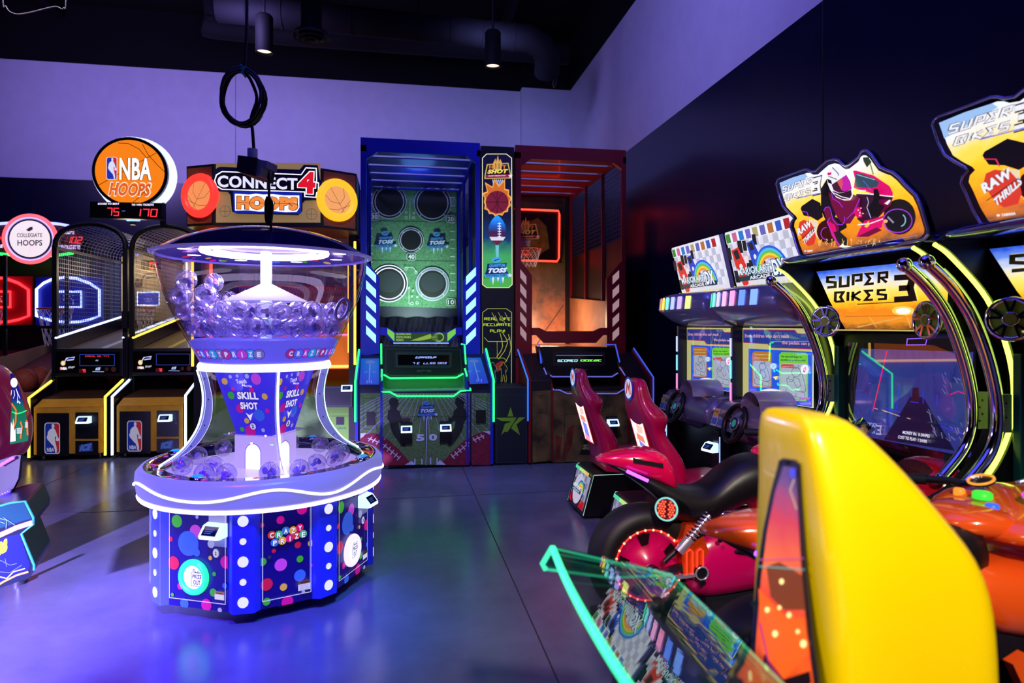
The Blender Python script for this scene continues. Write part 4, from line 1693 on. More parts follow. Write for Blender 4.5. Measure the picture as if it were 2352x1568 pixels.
A.line([r2(248, 338), r2(250, 490)], .6, yl)
yt = E((205, 235, 60), 1.0)
A.stroke('ReAL LIFe', r2(132, 140), r2(370, 140), r2(132, 118), .8, yt)
A.stroke('ACCURATe', r2(126, 194), r2(374, 194), r2(126, 172), .8, yt)
A.stroke('PLAY!', r2(185, 252), r2(318, 252), r2(185, 230), .8, yt)
for a, b, c in (((300, 260), (345, 350), (262, 500)), ((275, 260), (300, 380), (245, 480)), ((352, 270), (378, 400), (325, 530))):
    A.line([r2(*a), r2((a[0] + b[0] * 2) / 3, (a[1] + b[1]) / 2), r2(*b), r2((b[0] * 2 + c[0]) / 3, (b[1] + c[1]) / 2), r2(*c)], 1.1, yl)
for k in range(5):
    A.line([r2(200 + k * 30, 70 + (k % 2) * 30), r2(240 + k * 30, 150 + (k % 2) * 40)], .8, yl)
A.poly([r2(235, 545), r2(290, 515), r2(320, 530), r2(280, 600), r2(250, 620)], E((150, 40, 30), .6))
sil = D((4, 8, 14), .6)
for ox, s in ((205, 1), (305, .95)):
    P = [(0, -20), (12, -18), (14, 0), (30, 14), (40, 40), (30, 70), (22, 50), (24, 90), (34, 140), (28, 170), (16, 170), (8, 110), (0, 100), (-10, 165), (-22, 165), (-16, 90), (-20, 40), (-32, 50), (-30, 20), (-10, 2), (-12, -14)]
    A.poly([r2(ox + x * s, 550 + y * s) for x, y in P], sil)
    A.line([r2(ox + x * s, 550 + y * s) for x, y in P], .6, E((110, 190, 190), .6) if ox < 300 else E((190, 190, 90), .6), True)
A.obj('slogan_sign', TP, label='dark sign reading REAL LIFE ACCURATE PLAY!')

# --- hot shot basketball
T, PN, DK = toss_game('basketball_shot_game', 'tall red basketball game with a red neon backboard in the corner', (1.7, 6.9, 0), 1.16, 2.3, 1.115, 2.245, (120, 12, 22), 0, 0, (26, 16, 18))
BRN = EG('Z', .9, 2.6, ((0, (235, 190, 165)), (.22, (205, 135, 95)), (.5, (110, 96, 88)), (.75, (84, 84, 40)), (1, (50, 60, 36))), 0, .9, 5, False)  # grunge print, with warm lamplight painted into its pale lower end
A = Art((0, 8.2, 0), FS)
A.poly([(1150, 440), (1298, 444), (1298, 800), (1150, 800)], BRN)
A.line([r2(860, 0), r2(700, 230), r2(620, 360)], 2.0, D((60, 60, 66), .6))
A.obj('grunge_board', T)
f = M()
A = Art((0, 8.1, 0), FS)
bx = AY(1288, 482, 8.1).x
lx = 2 * 1.68 - bx
A.board([(1160, 478), (1290, 483), (1290, 603), (1160, 600)], .03, D((12, 6, 8), .3))
A.k = 1
A.poly([(1187, 520), (1235, 500), (1256, 520), (1262, 570), (1230, 590), (1187, 596)], D((96, 82, 34), .6, 0, 0, .3, .5, 14))
A.line([(1187, 508), (1240, 508), (1240, 585)], 3, D((120, 30, 30), .6))
hot_logo(A, 1207, 528, 31)
bb = A.obj('backboard', T)
f = M()
f.tube(ypath([(1160, 479), (1283, 484), (1285, 492), (1284, 592), (1280, 600), (1160, 597)], 8.07), .011, E((255, 45, 30), 6.0), 8)
f.obj('neon_tube', bb, label='red neon outline')
c = AY(1215, 571, 7.8)
hoop_net(c, .15, .22, T)
f = M()
f.prism([AX(0, 0, 1)] and [V((2.2, 6.4, .9)), V((2.2, 8.2, .9)), V((2.2, 8.2, 1.62)), V((2.2, 6.4, 1.5))], (.012, 0, 0), D((170, 120, 84), .6, 0, 0, .3, .2, 5))
f.obj('inner_side_panel', T)
f = M()
f.hexa([(1.14, 6.3, .9), (2.2, 6.3, .9), (2.2, 8.2, 1.0), (1.14, 8.2, 1.0), (1.14, 6.3, .92), (2.2, 6.3, .92), (2.2, 8.2, 1.02), (1.14, 8.2, 1.02)], D((190, 130, 90), .5))
f.obj('ball_ramp', T)
for pts, left in (([(1184, 590), (1197, 600), (1222, 632), (1222, 815), (1184, 818)], 1), ([(1394, 640), (1428, 600), (1436, 596), (1436, 818), (1394, 815)], 0)):
    B = Art((0, 6.17, 0), FS)
    B.board(pts, .05, PN)
    fin = B.obj('arrow_fin', T, .003)
    B = Art((0, 6.167, 0), FS)
    for k in range(5):
        y = 618 + k * 32.5
        p = [(1195, y), (1209, y + 17), (1209, y + 36), (1195, y + 19)] if left else [(1407, y + 16), (1422, y + 2), (1422, y + 20), (1407, y + 35)]
        B.poly(p, E((205, 165, 170), .55))
    objs(B, 'arrow_light', fin)
B = Art((0, 6.14, 0), FS)
B.board([r2(570, 212), r2(640, 212), r2(700, 242), r2(1140, 242), r2(1205, 212), r2(1272, 212), r2(1272, 280), r2(1230, 280), r2(1160, 352), r2(685, 352), r2(615, 280), r2(570, 280)], .04, PN)
B.obj('cross_panel', T)
NB = E((60, 90, 225), 1.0)
f = M()
f.tube([(1.135, 6.19, 1.03), (1.135, 5.675, .775), (1.135, 5.675, .40)], .007, E((40, 110, 235), 1.3), 8)
f.tube([(2.325, 6.19, 1.03), (2.325, 5.675, .775), (2.325, 5.675, .40)], .007, NB, 8)
f.tube(ypath([r2(630, 365) + (5.95,), r2(640, 380) + (5.95,), r2(655, 540) + (5.9,)], 5.9), .007, NB, 8)
f.tube(ypath([r2(1255, 368), r2(1340, 365), r2(1380, 530)], 5.9), .007, NB, 8)
f.tube(ypath([r2(680, 582) + (5.86,), r2(768, 785) + (5.71,), r2(825, 785) + (5.71,), r2(895, 818) + (5.71,), r2(1355, 818) + (5.71,), r2(1420, 778) + (5.71,), r2(1510, 772) + (5.71,), r2(1380, 575) + (5.86,)], 5.8), .006, E((110, 110, 215), .8), 8)
f.tube(ypath([r2(725, 640), r2(760, 662), r2(1310, 662), r2(1365, 628)], 5.83), .006, E((110, 110, 215), .8), 8)
objs(f, 'neon_tube', T)
B = Art((0, 5.86, 0), FS)
B.board([r2(650, 385), r2(1340, 390), r2(1372, 640), r2(1320, 655), r2(750, 655), r2(690, 640)], .25, D((14, 12, 16), .25))
B.k = 1
B.poly([r2(760, 430), r2(1245, 432), r2(1240, 560), r2(765, 560)], D((40, 22, 32), .4))
B.poly([r2(788, 460), r2(1228, 462), r2(1225, 530), r2(790, 530)], D((2, 3, 5), .15))
B.line([r2(792, 466), r2(1222, 466)], 1, E((70, 150, 220), 1.0))
B.stroke('5C0Re:', r2(806, 524), r2(985, 524), r2(812, 506), 1.1, E((170, 245, 255), 1.5))
B.stroke('80E2C', r2(1022, 520), r2(1210, 520), r2(1026, 506), 1.6, E((110, 245, 80), 1.5))
B.tx('BAY TEK', *r2(970, 606), 28, 3.4, D((70, 60, 70), .5), .03)
B.obj('score_display', T, label='dark score display reading SCORE')
GR = D((92, 70, 34), .7, 0, 0, .3, .75, 7)
B = Art((0, 5.716, 0), FS)
for x0, x1 in ((1223, 1266), (1270, 1478)):
    B.k = 0
    B.poly([(x0, 898), (x1, 896), (x1, 1058), (x0, 1062)], GR)
for pts in ([r2(790, 1200), r2(850, 1220), r2(820, 1440), r2(790, 1440)], [r2(900, 1140), r2(960, 1100), r2(940, 1300), r2(870, 1440), r2(840, 1440)]):
    B.poly(pts, D((110, 40, 22), .6, 0, 0, .3, .5, 14))
for a, b in (((590, 838), (708, 995)), ((870, 1005), (1200, 1450))):
    B.line([r2(*a), r2(b[0], a[1]), r2(*b), r2(a[0], b[1])], .8, D((24, 18, 12), .6), True)
B.circ(*r2(655, 858), 1.8, D((130, 130, 130), .3, 1), None, 10)
B.k = 9
B.poly([r2(1010, 1380), r2(1055, 1255), r2(1300, 1255), r2(1300, 1380)], D((18, 14, 18), .5))
B.tx('SHOT', *r2(1035, 1335), 62, 12, D((150, 150, 70), .5), .05, .2)
B.obj('front_panel', T, label='grungy brown and black printed front')
c = AY(1404, 969, 5.712)
f = M()
f.box(c.x - .05, c.x + .05, 5.695, 5.716, c.z - .15, c.z + .055, D((8, 9, 14), .4))
f.obj('reader_plate', T)
reader(T, c + V((0, -.017, 0)), FS, 1.05, 'card_reader', False)
lamp('hot_shot_warm_lamp', 'POINT', (1.75, 7.5, 1.3), (0, 8, 1), (255, 205, 170), 22, .12)
# ---------------------------------------------------------------- basketball lanes on the left
n1 = lambda X, Y: (X / 3.733, 280 + Y / 3.733)
n2 = lambda X, Y: (X / 3.92, 680 + Y / 3.92)
nA = lambda X, Y: (X / 5.113, 480 + Y / 5.113)
nB = lambda X, Y: (100 + X / 6.533, 560 + Y / 6.533)
nC = lambda X, Y: (400 + X / 5.113, 340 + Y / 5.113)
AMB = D((205, 150, 45), .5, 0, 0, .4, .1, 20)
DNAVY = D((10, 12, 26), .4)
WOODD = D((66, 42, 32), .45, 0, .2, .4, .2, 9)
NB_WHITE = E((190, 205, 255), 3.2)
NB_YEL = E((255, 225, 70), 2.6)
NB_BLUE = E((110, 130, 255), 2.6)


def league_logo(A, x0, y0, x1, y1, em, word=True):
    """rounded badge, blue half and red half with a white dribbling figure"""
    w_, h_ = x1 - x0, y1 - y0
    q = lambda pts: [(x0 + a * w_, y0 + b * h_) for a, b in pts]
    c = (lambda k: E(k, em)) if em else (lambda k: D(k, .5))
    rr = [(0, .1), (.03, .04), (.12, 0), (.88, 0), (.97, .04), (1, .1), (1, .9), (.97, .96), (.88, 1), (.12, 1), (.03, .96), (0, .9)]
    A.poly(q(rr), c((215, 215, 245)))
    A.poly(q([(.05 + a * .9, .025 + b * .95) for a, b in rr]), c((30, 50, 170)))
    A.poly(q([(.62, .025), (.85, .03), (.95, .09), (.95, .9), (.9, .96), (.78, .97), (.72, .72), (.6, .55), (.72, .4)]), c((200, 40, 50)))
    fig = [(.46, .07), (.54, .035), (.63, .07), (.64, .13), (.60, .17), (.70, .24), (.78, .34), (.86, .47), (.93, .5), (.9, .56), (.8, .52), (.7, .42), (.66, .5), (.7, .62), (.76, .74), (.80, .86), (.78, .965), (.70, .965), (.66, .86), (.58, .74), (.48, .7), (.34, .62), (.2, .54), (.14, .46), (.2, .4), (.22, .3), (.34, .22), (.48, .18)]
    A.poly(q(fig), c((220, 220, 250)))
    A.circ(x0 + .84 * w_, y0 + .54 * h_, .11 * w_, c((220, 220, 250)), .055 * h_)
    if word:
        A.text('NBA', (x0 + .16 * w_, y0 + .93 * h_), (x0 + .62 * w_, y0 + .93 * h_), (x0 + .16 * w_, y0 + .8 * h_), c((220, 220, 250)), .03)


def note_logo(A, x, y, s, col, col2, ball):
    A.circ(x, y, s, ball, s * 1.05)
    for a in (-.5, 0, .5):
        A.line([(x + a * s, y - s * .9), (x + a * s * .4, y), (x + a * s, y + s * .9)], s * .16, col)
    A.line([(x - s, y), (x + s, y)], s * .16, col)
    A.line([(x + s * .6, y - s * .5), (x + s * 1.5, y - s * 2.1), (x + s * 4.6, y - s * 2.5), (x + s * 4.3, y - s * 1.5), (x + s * 1.7, y - s * 1.2)], s * .42, col2)


def hoops_lane(dx, label, neonL, neonR, rail, first):
    OFF[0] = V((dx, 0, 0))
    xl, xr = -3.363, -2.72
    T = thing('basketball_lane_game', label, 'arcade game', (-3.04, 7.8, 0), 'pair of caged basketball lanes')
    f = M()
    f.box(xl + .03, xr - .03, 6.63, 8.9, .06, .50, AMB)
    f.hexa([(xl + .03, 6.63, .49), (xr - .03, 6.63, .49), (xr - .03, 6.78, .55), (xl + .03, 6.78, .55), (xl + .03, 6.63, .50), (xr - .03, 6.63, .50), (xr - .03, 6.78, .56), (xl + .03, 6.78, .56)], AMB)
    f.obj('cabinet', T, .004)
    f = M()
    for x in (xl + .08, xr - .08):
        f.cyl((x, 6.7, 0), (x, 6.7, .06), .014, STEEL, 10)
        f.cyl((x, 6.7, 0), (x, 6.7, .012), .026, BLACK, 14)
        f.obj('leveling_foot', T)
        f = M()
    A = Art((0, 6.626, 0), FS)
    A.rect(*n2(330, 1052), *n2(622, 1440), DNAVY)
    A.rect(*n2(678, 1046), *n2(885, 1282), DNAVY)
    A.rect(*n2(678, 1302), *n2(885, 1430), DNAVY)
    league_logo(A, *n2(400, 1138), *n2(540, 1420), .35)
    ice = E((70, 100, 190), .5)
    x, y = n2(712, 1398)
    A.poly([n2(712, 1345), n2(830, 1315), n2(835, 1395), n2(712, 1400)], E((40, 60, 140), .4))
    A.text('ICE', (x, y), (x + 27, y - 3), (x + 3, y - 16), ice, .07, .2)
    A.circ(*n2(858, 1160), 2, D((130, 130, 150), .3, 1), None, 10)
    A.obj('front_panel', T, label='amber framed front with the league badge and reader door')
    px, py = n2(770, 1110)
    c = AY(px, py, 6.624)
    reader(T, c - OFF[0] * 0, FS, 1.15, 'card_reader', False)
    f = M()
    for x in (xl, xr):
        f.prism([(x - .012, 6.62, .05), (x - .012, 6.62, .585), (x - .012, 7.03, .71), (x - .012, 7.03, 1.13), (x - .012, 8.9, 1.40), (x - .012, 8.9, .05)], (.024, 0, 0), D((14, 16, 34), .3, 0, .3))
    objs(f, 'side_cheek', T)
    for x, nm in ((xl, neonL), (xr, neonR)):
        f = M()
        f.tube([(x, 6.61, .04), (x, 6.61, .59), (x, 7.0, .715)], .011, nm, 8)
        f.tube([(x + (.016 if x == xl else -.016), 7.05, 1.135), (x + (.016 if x == xl else -.016), 8.85, 1.405)], .011, rail, 8)
        objs(f, 'neon_tube', T)
    f = M()
    f.hexa([(xl + .02, 6.78, .54), (xr - .02, 6.78, .54), (xr - .02, 7.6, .62), (xl + .02, 7.6, .62), (xl + .02, 6.78, .56), (xr - .02, 6.78, .56), (xr - .02, 7.6, .64), (xl + .02, 7.6, .64)], WOODD)
    f.hexa([(xl + .02, 7.1, .98), (xr - .02, 7.1, .98), (xr - .02, 8.6, 1.2), (xl + .02, 8.6, 1.2), (xl + .02, 7.1, 1.0), (xr - .02, 7.1, 1.0), (xr - .02, 8.6, 1.22), (xl + .02, 8.6, 1.22)], WOODD)
    f.obj('ball_ramp', T)
    f = M()
    f.box(xl + .012, xr - .012, 7.03, 7.12, .75, 1.03, DNAVY)
    db = f.obj('display_box', T, .006)
    A = Art((0, 7.028, 0), FS)
    A.board([n2(500, 500), n2(1078, 500), n2(1078, 692), n2(500, 692)], .004, GLOSSBLACK)
    A.k = 1
    A.line([n2(718, 525), n2(1030, 525), n2(1030, 625), n2(718, 625)], .9, E((60, 70, 190), .9), True)
    note_logo(A, *n2(568, 603), 5.5, E((240, 240, 255), .9), E((220, 220, 255), .9), E((240, 200, 60), .9))
    A.rect(*n2(615, 553), *n2(665, 567), E((40, 60, 160), .9))
    x, y = n2(540, 662)
    A.tx('NBA', x + 3, y, 13, 6, E((255, 245, 245), 1.1), .06)
    A.rect(x, y - 6, x + 2.5, y, E((230, 120, 140), 1.0))
    A.text('Hoops', (x + 18, y - 1), (x + 33, y - 3), (x + 19, y - 8), E((235, 235, 255), 1.0), 0, .3)
    A.rect(*n2(712, 655), *n2(776, 688), E((90, 8, 14), .6))
    A.stroke('75', n2(738, 683), n2(768, 683), n2(741, 660), 1.0, E((255, 60, 60), 2.0))
    x, y = n2(858, 668)
    A.text('ICE', (x, y), (x + 11, y - 1), (x + 1, y - 6), E((190, 210, 255), 1.1), .06, .2)
    A.line([n2(832, 678), n2(935, 680)], 1.2, E((170, 190, 255), .9))
    for X, r in ((960, 3.6), (1022, 5)):
        A.circ(*n2(X, 658), r, D((80, 30, 24), .5), None, 16)
        A.ring(*n2(X, 658), r, .6, D((160, 70, 50), .5), None, 16)
    if first:
        A.stroke('eReRL 0e 777', n2(770, 545), n2(978, 545), n2(770, 536), .9, E((255, 60, 40), 1.4))
        A.stroke('10', n2(850, 583), n2(880, 583), n2(852, 574), .9, E((190, 200, 255), 1.2))
    A.obj('score_panel', db)
    # cage
    FR = D((9, 10, 16), .45)
    cxm, hw = (xl + xr) / 2, (xr - xl) / 2
    arc = lambda y, zt, k=16: [V((cxm + hw * math.cos(math.pi * i / k), y, 2.03 + (zt - 2.03) * math.sin(math.pi * i / k) ** .8)) for i in range(k + 1)]
    f = M()
    for x in (xl, xr):
        f.bar((x, 7.07, .5), (x, 7.07, 2.05), .035, .045, FR)
        f.bar((x, 8.7, .5), (x, 8.7, 2.05), .03, .03, FR)
        f.bar((x, 7.07, 2.03), (x, 8.7, 2.03), .025, .025, FR)
    for y, r in ((7.07, .026), (8.7, .016)):
        f.tube(arc(y, 2.27), r, FR, 8)
    f.bar((xr + .01, 7.04, 1.23), (xr + .01, 7.04, 1.40), .07, .05, DNAVY)
    f.obj('cage_frame', T)
    WR = D((170, 150, 110) if not first else (90, 100, 150), .4, .4)
    for x in (xl + .004, xr - .004):
        f = M()
        for k in range(42):
            y = 7.09 + k * .0385
            f.bar((x, y, 1.15 + (y - 7.07) * .14), (x, y, 2.03), .0042, .0042, WR)
        for k in range(20):
            z = 1.18 + k * .044
            f.bar((x, 7.07, z), (x, 8.7, z), .0042, .0042, WR)
        f.obj('wire_mesh', T)
    f = M()
    aa, bb_ = arc(7.07, 2.27, 22), arc(8.7, 2.27, 22)
    for a, b in zip(aa, bb_):
        f.bar(a, b, .0042, .0042, WR)
    for k in range(1, 20):
        f.tube(arc(7.07 + k * .082, 2.27, 12), .0024, WR, 4)
    f.obj('wire_roof', T)
    A = Art((0, 8.62, 0), FS)
    A.board([(278, 590), (303, 580), (380, 580), (404, 590), (404, 735), (278, 735)], .03, D((205, 185, 130), .5))
    A.k = 1
    note_logo(A, *nB(1425, 590), 9.5, D((150, 110, 60), .5), D((24, 28, 90), .5), D((28, 30, 90), .5))
    A.rect(*nB(1465, 245), *nB(1760, 390), GLOSSBLACK)
    A.stroke('05', nB(1590, 370), nB(1720, 370), nB(1600, 280), .9, E((255, 30, 30), 2.0))
    A.poly([nB(1395, 715), nB(1745, 715), nB(1745, 925), nB(1395, 925)], E((50, 60, 220), .7))
    A.tx('NBA', *nB(1500, 870), 22, 9, E((130, 140, 250), .8), .05)
    bb = A.obj('backboard', T, label='cream backboard with a blue lit square')
    f = M()
    f.tube(ypath([nB(1405, 725), nB(1735, 725), nB(1735, 918), nB(1405, 918)], 8.6), .011, NB_BLUE if not first else NB_WHITE, 6, True)
    f.tube(ypath([(287, 600), (289, 725)], 8.58), .012, NB_WHITE, 6)
    f.tube(smooth_path(ypath([(296, 592), (320, 583), (345, 580), (375, 583), (398, 592)], 8.58), 3), .011, NB_BLUE, 6)
    objs(f, 'neon_tube', bb)
    hoop_net(AY(333, 706, 8.42), .11, .3, T)
    OFF[0] = V((0, 0, 0))
    return T


T1 = hoops_lane(0, 'caged basketball lane with yellow neon edges, beside the red and blue double lane', NB_YEL, NB_YEL, NB_WHITE, True)
T2 = hoops_lane(.703, 'caged basketball lane with white neon edges, beside the prize machine', NB_WHITE, NB_WHITE, NB_YEL, False)
for dx, lb in ((0, 'brown basketball on the ramp of the yellow edged lane'), (.703, 'brown basketball on the ramp of the white edged lane')):
    f = M()
    f.ball((-2.95 + dx, 7.45, .744), .115, D((120, 58, 30), .6, 0, 0, .3, .15, 40, .1), 24)
    f.torus((-2.95 + dx, 7.45, .744), (0, 0, 1), .1145, .002, D((20, 12, 10), .6), 32, 6)
    f.torus((-2.95 + dx, 7.45, .744), (1, .2, 0), .1145, .002, D((20, 12, 10), .6), 32, 6)
    f.obj('basketball', label=lb, cat='ball')

# round crown sign
c = AY(299, 395, 6.9)
T = thing('basketball_crown_sign', 'big round lit orange basketball sign reading NBA HOOPS with a red score box', 'sign', (c.x, 7.0, 2.2))
f = M()
f.cyl((c.x, 6.94, c.z), (c.x, 7.12, c.z), .36, E((205, 215, 255), 1.5), 48)
f.lathe((c.x, 7.05, c.z), [(.36, -.04), (.385, 0), (.36, .05)], E((205, 215, 255), 1.6), 48, axis='Y')
f.obj('halo_drum', T)
f = M()
f.cyl((c.x, 6.90, c.z), (c.x, 6.945, c.z), .345, D((6, 14, 12), .3), 48)
f.obj('bezel', T)
A = Art((0, 6.897, 0), FS)
ORG = E((250, 130, 22), 1.0)
P = [(c.x + .315 * math.cos(2 * math.pi * i / 48), c.z + .315 * math.sin(2 * math.pi * i / 48)) for i in range(48)]
A.k = 1
M.poly(A, [V((x, 6.896, z)) for x, z in P], ORG)
SE = E((60, 24, 6), .6)
for pts in ([(820, 300), (930, 258), (1040, 245), (1130, 270), (1215, 330), (1290, 420), (1320, 520), (1310, 600), (1280, 680)], [(1010, 180), (1100, 185), (1190, 230), (1260, 310)], [(1220, 190), (1270, 280), (1350, 370), (1420, 435)], [(1340, 265), (1230, 325), (1110, 390), (1000, 455), (810, 562)], [(1260, 570), (1200, 640), (1140, 690)]):
    A.line([n1(*p) for p in pts], 1.4, SE)
league_logo(A, *n1(912, 300), *n1(1005, 495), 1.0, False)
A.text('NBA', n1(1018, 498), n1(1302, 502), n1(1020, 305), E((110, 60, 20), .8), .07)
A.text('NBA', n1(1022, 495), n1(1298, 499), n1(1024, 307), E((255, 252, 250), 1.1), .03)
A.text('HOOPS', n1(925, 638), n1(1290, 645), n1(940, 510), E((255, 240, 220), 1.0), .07, .1)
A.text('HOOPS', n1(932, 630), n1(1280, 638), n1(946, 518), E((90, 30, 10), .8), .035, .1)
A.text('HOOPS', n1(934, 629), n1(1278, 636), n1(947, 519), E((240, 100, 30), 1.0), .01, .1)
A.obj('sign_face', T)
A = Art((0, 6.86, 0), FS)
A.board([n1(772, 682), n1(1388, 695), n1(1386, 835), n1(768, 822)], .08, D((10, 6, 10), .3))
A.k = 1
for tt, X, Y, w_ in (('SCORE TO BEAT', 838, 710, 50), ('TO WIN TICKETS', 1128, 718, 51)):
    A.tx(tt, *n1(X, Y), w_, 4.6, E((235, 225, 255), 1.2), .05, .15)
RD = E((255, 40, 55), 2.2)
A.stroke('75', n1(915, 800), n1(1015, 802), n1(920, 738), .75, RD)
A.stroke('170', n1(1150, 806), n1(1340, 810), n1(1158, 746), .75, RD)
A.text('ICE', n1(1045, 768), n1(1072, 768), n1(1047, 757), E((80, 110, 190), .8), .05)
A.obj('score_box', T, label='black score box with red digits 75 and 170')
f = M()
f.tube(ypath([n1(1085, 838), n1(1200, 840)], 6.95), .012, E((120, 170, 255), 2.0), 6)
f.bar((c.x - .03, 7.05, 2.27), (c.x - .03, 7.05, 2.5), .05, .04, BLACK)
f.bar((c.x + .25, 7.05, 2.27), (c.x + .25, 7.05, 2.5), .05, .04, BLACK)
objs(f, 'sign_bracket', T)

# --- double lane with red and blue boards
T = thing('collegiate_hoops_game', 'double basketball lane with a red lit and a blue lit backboard at the left edge', 'arcade game', (-4.0, 8.0, 0))
f = M()
f.box(-4.75, -3.45, 7.4, 8.6, .05, .6, D((26, 20, 40), .5))
f.box(-4.75, -3.45, 8.5, 8.6, .6, 2.35, D((8, 8, 18), .5))
f.hexa([(-4.75, 7.2, .62), (-3.45, 7.2, .62), (-3.45, 8.5, .95), (-4.75, 8.5, .95), (-4.75, 7.2, .64), (-3.45, 7.2, .64), (-3.45, 8.5, .97), (-4.75, 8.5, .97)], D((90, 40, 50), .5))
f.obj('cabinet', T)
f = M()
for x in (-4.73, -4.09, -3.44):
    f.prism([(x, 6.9, .05), (x, 6.9, .62), (x, 7.25, .9), (x, 8.5, 1.05), (x, 8.5, .05)], (.02, 0, 0), D((150, 120, 110), .5))
objs(f, 'side_rail', T)
f = M()
f.box(-4.73, -3.45, 6.9, 6.93, .05, .6, D((180, 110, 60), .5))
f.box(-4.73, -3.45, 6.95, 7.3, .55, .60, D((150, 140, 150), .5))
f.obj('ball_tray', T)
for lx, cl, nm, lab in ((0, (160, 8, 22), E((255, 40, 50), 3.2), 'red backboard with red neon'), (1, (14, 24, 150), E((150, 170, 255), 3.4), 'blue backboard with white neon')):
    A = Art((0, 8.3, 0), FS)
    d_ = 0 if lx else -163
    A.board([(82 + d_, 636), (236 + d_, 634), (236 + d_, 745), (82 + d_, 748)], .04, D(cl, .4))
    A.k = 1
    sq = [nB(185, 715), nB(565, 715), nB(565, 948), nB(185, 948)]
    A.rect(sq[0][0] + d_ + 4, sq[0][1] + 4, sq[2][0] + d_ - 4, sq[2][1] - 4, E(cl, .5))
    for k in range(18):
        A.circ(158 + d_ + random.uniform(-12, 12), 688 + random.uniform(-10, 10), 1.6, E((130, 140, 230) if lx else (230, 110, 120), .8), None, 8)
    bb = A.obj('backboard', T, label=lab)
    f = M()
    arch = [(84, 726), (84, 664), (100, 650), (120, 641), (147, 636.5), (175, 639), (205, 650), (228, 665), (229, 725), (205, 734), (180, 739), (150, 740), (115, 735)]
    f.tube(ypath([(x + d_, y) for x, y in arch], 8.27), .016, nm, 6, True)
    f.tube(ypath([(x + d_, y) for x, y in sq], 8.27), .014, nm, 6, True)
    objs(f, 'neon_tube', bb)
    hoop_net(AY(127 + d_, 709, 8.08), .17, .42, T)
A = Art((0, 8.28, 0), FS)
lens = [(-160, 548)] + [(69 + 103 * math.cos(t), 549 - 34 * math.sin(t)) for t in [math.pi * .78 - math.pi * .78 * i / 12 for i in range(13)]] + [(69 + 103 * math.cos(t), 549 + 34 * math.sin(t)) for t in [math.pi * .78 * i / 12 for i in range(13)]]
A.board([(-60, 520), (0, 513), (69, 511), (120, 515), (172, 527), (176, 550), (172, 578), (120, 586), (69, 588), (0, 586), (-60, 580)], .12, D((70, 10, 24), .5))
A.k = 1
RD2 = E((255, 45, 50), 2.0)
A.stroke('102', nA(770, 395), nA(950, 400), nA(790, 325), .8, RD2)
A.tx('TICKETS', *nA(680, 470), 52, 9, E((255, 225, 255), 1.2), .09, .1)
A.tx('TICKETS', *nA(686, 466), 50, 7.5, E((70, 60, 200), .9), .03, .1)
A.tx('SCORE', *nA(745, 295), 25, 7, E((220, 215, 255), 1.0), .09, .1)
A.stroke('14', nA(-30, 375), nA(25, 380), nA(-25, 315), .8, RD2)
A.tx('SCORE', *nA(-115, 455), 29, 8, E((235, 225, 255), 1.0), .08, .1)
hd = A.obj('header_panel', T)
f = M()
f.tube(smooth_path(ypath([(-40, 518), (0, 513.5), (30, 511.5), (69, 510), (108, 512), (140, 515), (163, 520)], 8.24), 3), .016, E((130, 140, 255), 3.0), 8)
f.tube(smooth_path(ypath([(-40, 579), (0, 583), (40, 586), (69, 588), (100, 588), (140, 585), (168, 581)], 8.24), 3), .016, E((40, 255, 100), 2.6), 8)
objs(f, 'neon_tube', hd)
c = AY(69.4, 548.5, 8.1)
f = M()
f.cyl(c, c + V((0, .1, 0)), .25, D((230, 220, 235), .4), 36)
f.torus(c, (0, 1, 0), .263, .022, E((255, 70, 80), 3.0), 40, 8)
f.torus(c + V((0, -.005, 0)), (0, 1, 0), .239, .008, E((190, 170, 255), 1.6), 40, 8)
rs_ = f.obj('round_sign', T, label='round white COLLEGIATE HOOPS sign ringed in red neon')
A = Art((0, 8.095, 0), FS)
A.k = 1
M.poly(A, [V((c.x + .222 * math.cos(2 * math.pi * i / 40), 8.094, c.z + .222 * math.sin(2 * math.pi * i / 40))) for i in range(40)], D((30, 26, 40), .5))
M.poly(A, [V((c.x + .206 * math.cos(2 * math.pi * i / 40), 8.093, c.z + .206 * math.sin(2 * math.pi * i / 40))) for i in range(40)], E((250, 235, 240), .95))
A.k = 8
PK = E((240, 190, 200), .8)
A.line([(69, 518), (69, 580)], .6, PK)
A.ring(40, 548, 20, .6, PK, None, 16, -60, 60)
A.ring(98, 548, 20, .6, PK, None, 16, 120, 240)
IK = E((60, 50, 80), .5)
A.tx('COLLEGIATE', *nA(198, 330), 58, 9, IK, .015)
A.tx('HOOPS', *nA(205, 430), 57, 13.5, IK, .02)
A.poly([nA(305, 245), nA(345, 215), nA(380, 205), nA(385, 240), nA(340, 262)], IK)
A.obj('sign_face', rs_)
f = M()
for x, y in ((-4.6, 7.6), (-4.09, 7.6), (-3.5, 7.6)):
    f.bar((x, y, .9), (x, y, 2.0), .03, .03, BLACK)
f.bar((-4.75, 7.6, 1.24), (-3.45, 7.6, 1.24), .03, .03, BLACK)
f.obj('cage_frame', T)
for px, py, y, lb in ((56, 830, 7.12, 'brown basketball in the tray of the double lane, left of its cabinet side'), (90, 822, 7.38, 'brown basketball in the tray partly behind the caged lane')):
    c = AY(px, py, y)
    f = M()
    cc = (c.x, c.y, .60 + .116)
    f.ball(cc, .115, D((140, 62, 50), .6, 0, 0, .3, .15, 40, .1), 24)
    f.torus(cc, (.3, 1, .3), .1145, .002, D((20, 12, 10), .6), 32, 6)
    f.obj('basketball', label=lb, cat='ball')

